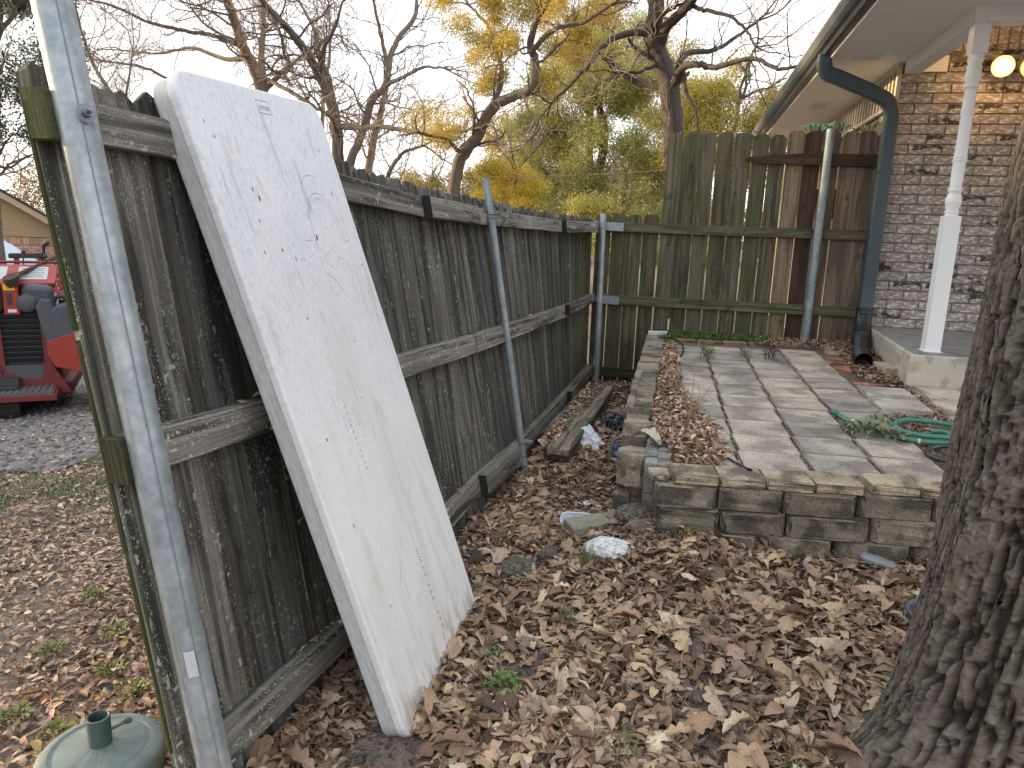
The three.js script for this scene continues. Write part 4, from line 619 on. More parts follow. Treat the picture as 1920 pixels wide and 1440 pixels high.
// ---------------------------------------------------------------- brick house on the right
{
  const R = rng(717), H = thing('brick_house', 'grey brick house with a deep white eave and a small porch on the right', 'house');
  const X0 = 1.651, Z0 = -6.8, Y0 = 0.695, CH = 0.0797, BL = 0.254, J = 0.011;
  // mortar body set back 6 mm from the brick faces
  part('wall', [box(4.5, 2.90, 0.2, [X0 + 2.256, Y0 + 1.2, Z0 - 0.107]), box(0.2, 3.0, 7, [X0 + 0.107, 1.35, Z0 - 3.72])].map((g) => boxUV(g, 1)), mMortar, H);
  const kinds = new Map(), brick = (w, d, x, y, z, m) => { const k = w.toFixed(3) + d.toFixed(3); if (!kinds.has(k)) kinds.set(k, [0, 1, 2].map(() => boxUV(box(w, CH - J, d, [0, 0, 0], [0, 0, 0], 0.004), 1, R() * 3, R() * 3, 1, 1))); const o = part('brick', kinds.get(k)[Math.floor(R() * 3)], m, H); o.position.set(x + 0.0015 * (R() - 0.5), y, z + 0.002 * (R() - 0.5)); return o; };
  const pick = () => (R() < 0.2 ? BRD[Math.floor(R() * 2)] : BR[Math.floor(R() * 5)]);
  for (let r = 0; r < 26; r++) {
    const y = Y0 + CH * (r + 0.5); let x = X0;
    const half = r % 2 === 0; let first = true;
    while (x < X0 + 1.42) { const w = first && half ? 0.117 : BL - J; brick(w, 0.09, x + w / 2, y, Z0 - 0.045, pick()); x += w + J; first = false; }
    // return of the corner down the side wall
    let z = Z0 - 0.09 - J; for (let k = 0; k < 2; k++) { const w = k === 0 && !half ? 0.117 : BL - J; brick(0.09, w, X0 + 0.045, y, z - w / 2, pick()); z -= w + J; }
  }
  for (let r = 0; r < 2; r++) { let x = X0 + 0.34 + (r ? 0.12 : 0); while (x < X0 + 1.42) { const w = BL - J; brick(w, 0.09, x + w / 2, Y0 + CH * 26.5 + r * CH, Z0 - 0.045, pick()); x += w + J; } }
  // upright course under the porch ceiling
  for (let k = 0; k < 14; k++) { const o = part('brick', boxUV(box(CH - J, 0.20, 0.09, [0, 0, 0], [0, 0, 0], 0.004), 1, R() * 3, R() * 3), pick(), H); o.position.set(X0 + 0.30 + k * CH, Y0 + CH * 28 + 0.102, Z0 - 0.045); }
  // side gable boarding of grooved wood under the eave, with a trim strip
  const side = mat({ t: barkT0, color: [0.50, 0.455, 0.35], bump: 0.003 });
  const sideM = [[0.50, 0.455, 0.35], [0.34, 0.29, 0.21], [0.44, 0.40, 0.32]].map((c) => mat({ t: barkT0, color: c, bump: 0.003 }));
  for (let k = 0; k < 56; k++) { const o = part('siding_board', boxUV(box(k % 2 ? 0.012 : 0.026, 0.3, 0.052, [0, 0, 0], [0, 0, 0], 0.002), 1, (k % 8) * 0.14, R(), ...WS), k % 2 ? sideM[1] : sideM[R() < 0.6 ? 0 : 2], H); o.position.set(X0 - 0.012 + (k % 2 ? 0.006 : 0), 2.69, Z0 - 0.06 - k * 0.056); }
  part('trim_strip', [box(0.03, 0.03, 3.5, [X0 - 0.022, 2.532, Z0 - 1.75]), box(0.025, 0.04, 3.5, [X0 - 0.02, 2.818, Z0 - 1.75]), box(0.03, 0.31, 0.05, [X0 - 0.018, 2.685, Z0 - 0.018])], plain(0.52, 0.46, 0.36, 0.7), H);
  // eave: soffit, gutter, fascia, roof
  const mSoff = plain(0.88, 0.87, 0.84, 0.6), mWhite = plain(0.86, 0.86, 0.85, 0.4);
  const sof = (x0, x1, z0, z1) => box(x1 - x0, 0.012, Math.abs(z1 - z0), [(x0 + x1) / 2, 2.848, (z0 + z1) / 2]);
  const joints = [-2.6, -5.0, -6.28, -7.6, -9.0, -10.6, -12.5];
  for (let k = 0; k + 1 < joints.length; k++) { const z0 = joints[k] - 0.003, z1 = joints[k + 1] + 0.003; part('soffit_panel', sof(1.07, z0 > -5.4 ? 4.5 : 1.69, z0, z1 < -5.4 && z0 > -5.4 ? -5.43 : z1), mSoff, H); if (z0 > -5.4 && z1 < -5.44) part('soffit_panel', sof(1.07, 1.69, -5.436, z1), mSoff, H); }
  part('porch_ceiling', box(3, 0.012, 1.4, [3.22, 3.13, -6.13]), mSoff, H);
  for (const z of [-6.49, -8.75]) { const o = part('soffit_vent', [box(0.20, 0.006, 0.40, [0, 0, 0]), ...[-0.15, -0.09, -0.03, 0.03, 0.09, 0.15].map((q) => box(0.17, 0.006, 0.012, [0, -0.005, q], [0.5, 0, 0]))], plain(0.85, 0.84, 0.81, 0.6), H); o.position.set(1.335, 2.839, z); }
  part('beam', [box(0.115, 0.105, 1.36, [1.7185, 2.8065, -6.11]), box(3, 0.105, 0.115, [3.16, 2.8065, -5.37]), box(0.10, 0.27, 1.36, [1.7185, 2.995, -6.11]), box(3, 0.27, 0.10, [3.16, 2.995, -5.37])], mWhite, H);
  part('frieze_board', box(0.30, 0.12, 0.02, [1.823, 2.83 - 0.002, Z0 + 0.013]), mWhite, H);
  part('crown_moulding', [box(3, 0.03, 0.02, [3.23, 2.765 + 0.003, -5.30])], mWhite, H);
  const gShape = (pts) => { const s = new THREE.Shape(); pts.forEach((p, i) => (i ? s.lineTo(...p) : s.moveTo(...p))); s.closePath(); return s; };
  const ex = (s, z0, z1) => new THREE.ExtrudeGeometry(s, { depth: Math.abs(z1 - z0), bevelEnabled: false }).translate(0, 0, Math.min(z0, z1));
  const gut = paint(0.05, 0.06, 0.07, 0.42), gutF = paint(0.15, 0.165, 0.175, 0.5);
  part('gutter', [ex(gShape([[1.055, 2.985], [0.925, 2.985], [0.925, 2.972], [0.938, 2.968], [0.945, 2.93], [0.968, 2.912], [0.992, 2.905], [1.0, 2.862], [1.055, 2.862]]), -2.5, -13)], gut, H);
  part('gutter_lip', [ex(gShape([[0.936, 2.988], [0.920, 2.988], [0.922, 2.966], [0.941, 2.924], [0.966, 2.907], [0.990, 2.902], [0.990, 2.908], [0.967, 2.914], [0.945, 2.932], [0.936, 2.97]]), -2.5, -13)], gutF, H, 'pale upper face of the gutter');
  part('fascia', box(0.02, 0.17, 10.5, [1.067, 2.925, -7.75]), mWhite, H);
  part('roof', [ex(gShape([[0.96, 2.995], [1.06, 3.02], [5.2, 4.3], [5.2, 4.22], [1.07, 2.94]]), -2.5, -13), box(0.06, 1.3, 9.4, [4.6, 3.5, -7.75])], paint(0.10, 0.095, 0.09, 0.95), H);
  // downspout
  const dm = paint(0.055, 0.08, 0.092, 0.42), P = [[1.018, 2.87, -6.62], [1.018, 2.80, -6.62], [1.05, 2.735, -6.63], [1.13, 2.705, -6.64], [1.46, 2.575, -6.69], [1.55, 2.525, -6.71], [1.592, 2.44, -6.72], [1.592, 2.3, -6.72], [1.592, 1.6, -6.72], [1.592, 0.95, -6.72], [1.585, 0.80, -6.70], [1.575, 0.70, -6.67]];
  const cur = new THREE.CatmullRomCurve3(P.map(V), false, 'centripetal'), ds = 140, Wd = 0.056, Dd = 0.04, pos = [], uv = [], id = [], sect = []; for (let k = 0; k < 24; k++) { const a = k / 24 * 6.2832, c = Math.cos(a), s = Math.sin(a), m = Math.max(Math.abs(c), Math.abs(s)); const rib = 1 - 0.05 * (k % 2); sect.push([c / m * Wd * (0.85 + 0.15 * m * m > 1 ? 1 : 0.97) * (Math.abs(s) > Math.abs(c) ? 1 : rib), s / m * Dd * (Math.abs(s) > Math.abs(c) ? rib : 1)]); }
  for (let i = 0; i <= ds; i++) { const c = cur.getPointAt(i / ds), t = cur.getTangentAt(i / ds), out = new THREE.Vector3(0, 0, 1).addScaledVector(t, -t.z).normalize(), sd = t.clone().cross(out); for (const [a, b] of sect) { pos.push(c.x + sd.x * a + out.x * b, c.y + sd.y * a + out.y * b, c.z + sd.z * a + out.z * b); uv.push(a * 8, i / ds * 4); } }
  for (let i = 0; i < ds; i++) for (let k = 0; k < 24; k++) { const a = i * 24 + k, b = i * 24 + (k + 1) % 24; id.push(a, b, a + 24, b, b + 24, a + 24); }
  let g = new THREE.BufferGeometry(); g.setAttribute('position', new THREE.Float32BufferAttribute(pos, 3)); g.setAttribute('uv', new THREE.Float32BufferAttribute(uv, 2)); g.setIndex(id); g.computeVertexNormals();
  const dsp = part('downspout', g, dm, H);
  part('bracket', [box(0.122, 0.03, 0.088, [1.592, 1.98, -6.722]), box(0.122, 0.012, 0.088, [1.592, 0.92, -6.722])], dm, dsp);
  // concrete porch slab
  const sl = gShape([[1.535, 5.165], [4.4, 5.13], [4.4, 6.79], [1.655, 6.79]]); g = new THREE.ExtrudeGeometry(sl, { depth: 0.36, bevelEnabled: true, bevelSize: 0.012, bevelThickness: 0.012, bevelOffset: -0.012, bevelSegments: 3 }); g.rotateX(-Math.PI / 2); g.translate(0, 0.323, 0);
  part('porch_slab', boxUV(g, 1), mSlab, H);
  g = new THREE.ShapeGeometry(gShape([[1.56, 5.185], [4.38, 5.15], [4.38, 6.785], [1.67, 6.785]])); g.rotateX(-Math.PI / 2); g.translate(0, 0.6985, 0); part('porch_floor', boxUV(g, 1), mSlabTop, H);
  // turned porch post
  const lp = [[0, 1.58], [0.046, 1.58], [0.046, 1.592], [0.036, 1.60], [0.043, 1.612], [0.043, 1.622], [0.036, 1.632], [0.047, 1.668], [0.048, 1.695], [0.04, 1.725], [0.033, 1.738], [0.042, 1.748], [0.042, 1.762], [0.035, 1.772], [0.037, 1.85], [0.037, 1.93], [0.042, 1.936], [0.042, 1.945], [0.038, 1.95], [0.042, 1.956], [0.042, 1.964], [0.037, 1.97], [0.0355, 2.1], [0.0345, 2.215], [0.039, 2.222], [0.039, 2.232], [0.036, 2.237], [0.039, 2.243], [0.039, 2.253], [0.035, 2.26], [0.034, 2.36], [0.034, 2.372], [0.043, 2.38], [0.043, 2.392], [0.037, 2.40], [0.046, 2.43], [0.047, 2.455], [0.040, 2.49], [0.044, 2.505], [0.037, 2.515], [0.044, 2.535], [0.044, 2.55], [0.038, 2.56], [0.046, 2.572], [0.046, 2.58], [0, 2.58]].map(([x, y]) => new THREE.Vector2(x, y));
  const pst = part('porch_post', [box(0.098, 0.895, 0.098, [0, 1.1435, 0], [0, 0, 0], 0.004), new THREE.LatheGeometry(lp, 40), box(0.095, 0.176, 0.095, [0, 2.666, 0], [0, 0, 0], 0.004), box(0.115, 0.008, 0.115, [0, 0.7005, 0], [0, 0.02, 0])], mWhite, H, 'white turned wooden porch post'); pst.position.set(1.712, 0, -5.36);
  rebase(H, 2.5, 0.3, -6.5);
  // twin floodlights, switched on
  const lampM = new THREE.MeshStandardMaterial({ color: lin(1, 0.8, 0.5), emissive: lin(1, 0.55, 0.10), emissiveIntensity: 1.0, roughness: 0.3 }), hood = paint(0.5, 0.47, 0.4, 0.4);
  [[2.335, 2.79], [2.515, 2.785]].forEach(([x, y], i) => {
    const t = thing('flood_light', i ? 'right one of two lit floodlights on the brick wall, cut by the frame' : 'left one of two lit floodlights, glowing orange behind the porch post', 'light', [x, y, -6.72], 0, 'lit floodlights on the porch wall');
    const d = new THREE.Vector3(i ? 0.1 : -0.25, -0.30, 1).normalize(), q = new THREE.Quaternion().setFromUnitVectors(new THREE.Vector3(0, 1, 0), d);
    const body = part('lamp_housing', new THREE.LatheGeometry([[0.0, -0.12], [0.022, -0.12], [0.026, -0.05], [0.035, -0.03], [0.072, 0.03], [0.080, 0.055], [0.076, 0.055], [0.06, 0.03], [0, 0.02]].map(([a, b]) => new THREE.Vector2(a, b)), 28).applyQuaternion(q), hood, t);
    part('lens', new THREE.LatheGeometry([[0.0, 0.068], [0.04, 0.064], [0.064, 0.056], [0.074, 0.05], [0.0, 0.045]].map(([a, b]) => new THREE.Vector2(a, b)), 28).applyQuaternion(q), i ? new THREE.MeshStandardMaterial({ color: lin(1, 0.8, 0.5), emissive: lin(1, 0.36, 0.04), emissiveIntensity: 0.75, roughness: 0.3 }) : lampM, t);
    body.position.set(0, 0, 0.02); t.children[1].position.set(0, 0, 0.02);
    part('wall_plate', cyl(0.05, 0.055, 0.03, 24, [0, 0.02, -0.06], [Math.PI / 2, 0, 0]), hood, t);
    const L = new THREE.PointLight(lin(1, 0.55, 0.2), i ? 0.12 : 0.24, 0, 2); L.position.set(x + d.x * 0.12, y + d.y * 0.12, -6.70 + d.z * 0.12); L.castShadow = true; L.shadow.radius = 3; scene.add(L);
  });
}
// ---------------------------------------------------------------- oak trunk close by on the right
{
  const tree = thing('oak_tree', 'large dark oak trunk with deeply furrowed bark, close by at the right edge', 'tree', [1.0, 0, -1.95]);
  const NA = 560, NY = 660, H = 2.3, P = [], C = [], U = [], I = [], R0 = 0.30;
  // ridges that run up the trunk, fork and join again: long contours of stretched noise
  const PL = 60, ridge = (n) => ss(0.02, 0.30, Math.abs(2 * n - 1) * 1.25);
  for (let j = 0; j <= NY; j++) for (let i = 0; i <= NA; i++) {
    const t = j / NY, y = t < 0.9 ? -0.12 + H * t / 0.9 : -0.12 + H + (t - 0.9) / 0.1 * 3.2, th = 2.9 + 6.28318 * (i / NA < 0.82 ? (i / NA / 0.82) * 0.56 : 0.56 + (i / NA - 0.82) / 0.18 * 0.44);
    const fl = Math.exp(-Math.max(0, y) / 0.20), root = 0.5 + 0.5 * Math.cos(3 * th + 4.3), big = 0.02 * (pn(th * 1.6 + 3, y * 2 + 2) - 0.5);
    const r = R0 * (1 - 0.015 * y) + fl * (0.05 + 0.17 * root) + big;
    const A = mod(th / 6.28318, 1), wv = 0.35 * (pn(A * 13, y * 4, 13, 4096) - 0.5);
    const n1 = fbm(A * PL + 0, y * 2.0 + 40 + wv, 2, PL, 4096), n2 = fbm(A * 120 + 7, y * 5 + 70 + wv, 2, 120, 4096), n3 = gn(A * 30, y * 3 + 9, 30, 4096);
    const f1 = ridge(0.5 + (n1 - 0.5) * 2.1), f2 = ridge(0.5 + (n2 - 0.5) * 1.9), crack = ss(0.02, 0.10, Math.abs(2 * gn(A * 70, y * 17 + 3, 70, 4096) - 1)), rough = fbm(A * 270, y * 17, 3, 270, 4096), idd = gn(A * 60, y * 4, 60, 4096);
    const furrow = Math.min(f1, 0.2 + 0.8 * f2) * (0.9 + 0.1 * crack);
    const d = 0.029 * (furrow - 0.6) + 0.011 * (rough - 0.5) + 0.008 * (n3 - 0.5) + 0.004 * (fbm(A * 500, y * 90, 2, 500, 4096) - 0.5);
    const rr = r + d * (1 + 0.4 * fl), lean = 0.012 * y + 0.01 * Math.min(y, 2.4) ** 2;
    P.push(Math.cos(th) * rr + lean + 0.015, y, Math.sin(th) * rr); U.push(A * 3, y * 1.6);
    let c = mix3([0.010, 0.008, 0.0065], [0.125, 0.10, 0.078], furrow * furrow * (0.55 + 0.45 * crack)); c = mix3(c, [0.24, 0.20, 0.16], ss(0.58, 0.74, rough) * 0.7 * furrow); c = mix3(c, [0.15, 0.105, 0.07], ss(0.5, 0.9, idd) * 0.4 * furrow); c = mix3(c, [0.10, 0.115, 0.06], 0.22 * ss(0.5, 0.7, fbm(th * 3, y * 3 + 9, 3)));
    C.push(...c);
  }
  const W = NA + 1; for (let j = 0; j < NY; j++) for (let i = 0; i < NA; i++) { const a = j * W + i; I.push(a, a + W, a + 1, a + 1, a + W, a + W + 1); }
  const g = new THREE.BufferGeometry(); g.setAttribute('position', new THREE.Float32BufferAttribute(P, 3)); g.setAttribute('color', new THREE.Float32BufferAttribute(C, 3)); g.setAttribute('uv', new THREE.Float32BufferAttribute(U, 2)); g.setIndex(I); g.computeVertexNormals();
  const bt = tex(512, 512, (u, v) => { const f = fbm(u * 60, v * 40, 5, 60, 40), k = 0.6 + 0.85 * f; return [k, k, k, f]; });
  part('trunk', g, mat({ t: bt, bump: 0.006, rough: 0.95, vertexColors: true }), tree);
  const br = mat({ t: bt, color: [0.13, 0.105, 0.082], bump: 0.006, rough: 0.95 });
  for (const p of [[[0.05, 4.2, 0], [0.5, 5.0, 0.3], [1.2, 5.6, 0.5], [2.0, 5.9, 0.9]], [[0.1, 4.6, 0], [-0.2, 5.4, -0.4], [-0.9, 6.4, -0.6]], [[0.1, 5.0, 0], [0.2, 6.0, 0.1], [0.1, 7.4, 0.3]]]) part('limb', hose(p, 0.13, 24, 12), br, tree);
}
// ---------------------------------------------------------------- other trees
class Tubes {
  constructor() { this.p = []; this.n = []; this.u = []; this.i = []; }
  add(pts, r0, r1, k) {
    const N = pts.length, base = this.p.length / 3; let up = new THREE.Vector3(0.3, 0.2, 1).normalize(), len = 0;
    for (let i = 0; i < N; i++) {
      const t = pts[Math.min(N - 1, i + 1)].clone().sub(pts[Math.max(0, i - 1)]).normalize(); up.addScaledVector(t, -up.dot(t)); if (up.lengthSq() < 1e-4) up.set(1, 0, 0).addScaledVector(t, -t.x); up.normalize();
      const sd = t.clone().cross(up), r = lerp(r0, r1, i / (N - 1)); if (i) len += pts[i].distanceTo(pts[i - 1]);
      for (let a = 0; a < k; a++) { const an = a / k * 6.2832, c = Math.cos(an), s = Math.sin(an), x = up.x * c + sd.x * s, y = up.y * c + sd.y * s, z = up.z * c + sd.z * s, q = r * (1 + (k > 5 ? 0.16 * (hash2(i * 13 + a * 7 + base, a + 5) - 0.5) : 0)); this.p.push(pts[i].x + x * q, pts[i].y + y * q, pts[i].z + z * q); this.n.push(x, y, z); this.u.push(a / k, len * 2); }
    }
    for (let i = 0; i + 1 < N; i++) for (let a = 0; a < k; a++) { const q = base + i * k + a, w = base + i * k + (a + 1) % k; this.i.push(q, w, q + k, w, w + k, q + k); }
  }
  geo() { const g = new THREE.BufferGeometry(); g.setAttribute('position', new THREE.Float32BufferAttribute(this.p, 3)); g.setAttribute('normal', new THREE.Float32BufferAttribute(this.n, 3)); g.setAttribute('uv', new THREE.Float32BufferAttribute(this.u, 2)); g.setIndex(this.i); return g; }
}
const rv = (R) => new THREE.Vector3(R() - 0.5, R() - 0.5, R() - 0.5).multiplyScalar(2);
function smoothLine(a, n, R, wob) { const c = new THREE.CatmullRomCurve3(a.map(V), false, 'centripetal'), o = c.getPoints(n); for (let i = 1; i < o.length - 1; i++) o[i].add(rv(R).multiplyScalar(wob)); return o; }
// a wandering branch; limb = Tubes for thick wood, twig = Tubes for fine wood
function sprout(limb, twig, p, d, len, r, level, R, o, tips) {
  const n = level === 1 ? 7 : level === 2 ? 5 : 3, pts = [p.clone()], dir = d.clone().normalize(); let q = p.clone();
  for (let i = 0; i < n; i++) { dir.add(rv(R).multiplyScalar(o.gnarl)).add(new THREE.Vector3(0, o.up, 0)).normalize(); q = q.clone().addScaledVector(dir, len / n); pts.push(q); }
  (level < 2 ? limb : twig).add(pts, r, r * (level === 3 ? 0.5 : 0.45), level === 1 ? 5 : level === 2 ? 4 : 3);
  if (tips && level >= 2) tips.push(pts[n]);
  if (level >= o.levels) return;
  const m = Math.max(2, Math.round(len / o.step[level]));
  for (let k = 0; k < m; k++) { const t = 0.2 + 0.8 * (k + R()) / m, i = Math.min(n - 1, Math.floor(t * n)), a = pts[i].clone().lerp(pts[i + 1], t * n - i), td = pts[i + 1].clone().sub(pts[i]).normalize(), nd = rv(R); nd.addScaledVector(td, -nd.dot(td)).normalize().multiplyScalar(0.85).add(td.multiplyScalar(0.6)); sprout(limb, twig, a, nd, len * (0.34 + 0.3 * R()), Math.max(o.rmin, r * 0.5), level + 1, R, o, tips); }
}
const barkT = tex(256, 512, (u, v) => { const a = fbm(u * 18, v * 10, 4, 18, 10), b = pn(u * 30, v * 12, 30, 12), k = 0.55 + 0.7 * (a * 0.6 + b * 0.4); return [k, k * 0.97, k * 0.93, a]; });
const bark = (r, g, b) => mat({ t: barkT, color: [r, g, b], bump: 0.015, rough: 0.95 });
const foliage = (r, g, b, tr = 0.35) => mat({ color: [r, g, b], rough: 0.9, transmission: tr, thickness: 0, side: THREE.DoubleSide });
function sprayGeo(seed, n, rad, leaf) {
  const R = rng(seed), P = [], I = [];
  for (let k = 0; k < n; k++) { const c = rv(R).multiplyScalar(rad * 0.8), a = rv(R).normalize(), b = rv(R); b.addScaledVector(a, -b.dot(a)).normalize(); const l = leaf * (0.7 + 0.6 * R()), w = l * 0.38, s = P.length / 3; for (const [x, y] of [[-l, 0], [0, w], [l, 0], [0, -w]]) P.push(c.x + a.x * x * 0.5 + b.x * y * 0.5, c.y + a.y * x * 0.5 + b.y * y * 0.5, c.z + a.z * x * 0.5 + b.z * y * 0.5); I.push(s, s + 1, s + 2, s, s + 2, s + 3); }
  const g = new THREE.BufferGeometry(); g.setAttribute('position', new THREE.Float32BufferAttribute(P, 3)); g.setIndex(I); g.computeVertexNormals(); g.setAttribute('uv', new THREE.BufferAttribute(new Float32Array(P.length / 3 * 2), 2)); return g;
}
const SPRAY = [sprayGeo(1, 22, 0.18, 0.058), sprayGeo(2, 22, 0.20, 0.054), sprayGeo(3, 28, 0.17, 0.048)];
// foliage: clumps on and within ellipsoids [x, y, z, rx, ry, rz, clumps]
function crown(parent, blobs, per, cols, seed, tr = 0.35, clump = 0.3, scale = 1) {
  const R = rng(seed), list = [];
  for (const [x, y, z, rx, ry, rz, n] of blobs) for (let k = 0; k < n; k++) {
    const d = rv(R).normalize(), f = 0.45 + 0.6 * Math.pow(R(), 0.6), c = [x + d.x * rx * f, y + d.y * ry * f, z + d.z * rz * f], cs = clump * (0.6 + 0.9 * R()), m = Math.round(per * (0.4 + 1.1 * R())), hue = R();
    for (let i = 0; i < m; i++) { const g = () => (R() + R() + R() - 1.5) * 0.9; list.push([c[0] + g() * cs * 1.15, c[1] + g() * cs * 0.75, c[2] + g() * cs * 1.15, hue]); }
  }
  const m4 = new THREE.Matrix4(), e = new THREE.Euler(), q = new THREE.Quaternion(), mt = foliage(1, 1, 1, tr), grp = new THREE.Group(); grp.name = 'crown'; parent.add(grp);
  SPRAY.forEach((g, v) => { const l = list.filter((_, i) => i % 3 === v); if (!l.length) return; const im = shade(new THREE.InstancedMesh(g, mt, l.length)); im.name = 'foliage'; im.userData = { kind: 'stuff' }; l.forEach((p, i) => { e.set(R() * 6, R() * 6, R() * 6); const s = scale * (0.7 + 0.7 * R()); m4.compose(new THREE.Vector3(p[0], p[1], p[2]), q.setFromEuler(e), new THREE.Vector3(s, s, s)); im.setMatrixAt(i, m4); const c = mix3(cols[0], cols[1], Math.min(1, Math.max(0, p[3] * 0.75 + 0.35 * R() - 0.05))), b = 0.8 + 0.45 * R(); im.setColorAt(i, lin(c[0] * b, c[1] * b, c[2] * b)); }); grp.add(im); });
}
// a tree from hand-set limbs: [points, start radius, end radius, shoots per metre]
function limbTree(name, label, limbs, o, barkM, twigM, base, group) {
  const R = rng(o.seed), t = thing(name, label, 'tree', [0, 0, 0], 0, group), trunk = new Tubes(), limb = new Tubes(), twig = new Tubes(), tips = [];
  limbs.forEach(([pts, r0, r1, shoots, first], i) => {
    const L = smoothLine(pts, Math.max(14, pts.length * 5), R, o.wob); (first ? trunk : limb).add(L, r0 * 0.8, r1 * 0.72, first ? 12 : 8);
    let len = 0; for (let k = 1; k < L.length; k++) len += L[k].distanceTo(L[k - 1]);
    const n = Math.round(len * shoots);
    for (let k = 0; k < n; k++) { const f = (o.start ?? 0.3) + (1 - (o.start ?? 0.3)) * (k + R()) / n, j = Math.min(L.length - 2, Math.floor(f * (L.length - 1))), td = L[j + 1].clone().sub(L[j]).normalize(), nd = rv(R); nd.addScaledVector(td, -nd.dot(td)).normalize().addScaledVector(td, 0.45); nd.y += 0.25; sprout(limb, twig, L[j], nd, o.len * (0.45 + 0.8 * R()), Math.max(0.010, lerp(r0, r1, f) * 0.24), 1, R, o, tips); }
    const e = L[L.length - 1], ed = e.clone().sub(L[L.length - 3]).normalize(); for (let k = 0; k < 3; k++) sprout(limb, twig, e, ed.clone().add(rv(R).multiplyScalar(0.5)), o.len * (0.6 + 0.6 * R()), r1 * 0.6, 1, R, o, tips);
  });
  part('trunk', trunk.geo(), barkM, t); part('limbs', limb.geo(), barkM, t); part('twigs', twig.geo(), twigM, t);
  t.userData.tips = undefined; delete t.userData.tips;
  return [t, base, tips];
}
const OB = { gnarl: 0.42, up: 0.05, levels: 3, step: [0, 0.17, 0.15], rmin: 0.0034, len: 1.25, wob: 0.012 };
const bkGrey = bark(0.24, 0.20, 0.16), bkDark = bark(0.165, 0.135, 0.11), bkPale = bark(0.36, 0.28, 0.20), twigB = mat({ color: [0.30, 0.235, 0.18], rough: 0.9 }), twigO = mat({ color: [0.38, 0.29, 0.20], rough: 0.9 });
const done = ([t, b]) => rebase(t, ...b);
done(limbTree('bare_tree', 'gnarled bare tree with dark crooked trunk standing just right of the tabletop', [
  [[[-7.9, -0.3, -16], [-7.86, 1.67, -16], [-7.84, 2.76, -16], [-7.89, 3.81, -16], [-8.15, 4.58, -15.9], [-8.44, 5.17, -15.7], [-8.62, 5.48, -15.4], [-8.95, 5.87, -15.1], [-9.1, 6.23, -14.7]], 0.21, 0.07, 2.2, true],
  [[[-7.96, 4.15, -16], [-8.08, 4.62, -16.1], [-8.39, 5.13, -16.3], [-8.66, 5.77, -16.6], [-9.27, 6.59, -17]], 0.11, 0.04, 2.2],
  [[[-8.2, 4.6, -15.9], [-7.9, 5.1, -15.5], [-7.5, 5.4, -15.2], [-7.2, 5.9, -15.0]], 0.07, 0.03, 2.6],
  [[[-7.59, 3.55, -15.6], [-6.81, 3.45, -15.1], [-6.29, 3.44, -14.8], [-5.4, 3.29, -14.4], [-4.9, 3.2, -14.2]], 0.085, 0.045, 1.8]], { ...OB, seed: 11, len: 1.3 }, bkDark, twigB, [-7.9, 0, -16]));
done(limbTree('bare_tree', 'bare tree with slender curved twin trunks, second to the right of the tabletop', [
  [[[-7.7, -0.3, -16], [-7.63, 1.68, -16], [-7.54, 2.77, -16], [-7.11, 3.5, -15.8], [-6.78, 4.14, -15.6], [-6.46, 4.36, -15.5], [-6.35, 4.93, -15.5], [-6.2, 5.34, -15.6], [-5.9, 5.82, -15.8], [-5.96, 6.41, -16]], 0.15, 0.05, 2, true],
  [[[-6.5, 4.36, -15.5], [-6.0, 4.45, -15.2], [-5.4, 4.6, -14.9], [-4.9, 4.55, -14.7]], 0.06, 0.03, 2.4],
  [[[-6.76, 1.0, -16], [-6.72, 1.7, -16], [-6.59, 2.56, -16], [-6.12, 3.01, -15.7], [-5.59, 3.12, -15.4]], 0.09, 0.04, 2.2]], { ...OB, seed: 12, len: 1.15 }, bkGrey, twigB, [-7.6, 0, -16]));
done(limbTree('bare_tree', 'pale straight bare trunk behind the twin curved trunks', [
  [[[-7.5, -0.3, -16.6], [-7.42, 1.7, -16.6], [-7.34, 2.67, -16.6], [-7.22, 3.36, -16.6], [-7.05, 3.9, -16.6], [-6.84, 4.5, -16.4], [-6.74, 4.86, -16.3], [-6.76, 5.47, -16], [-6.81, 6.14, -15.7]], 0.15, 0.04, 1.9, true]], { ...OB, seed: 14, len: 1.1 }, bkPale, twigO, [-7.45, 0, -16.6]));
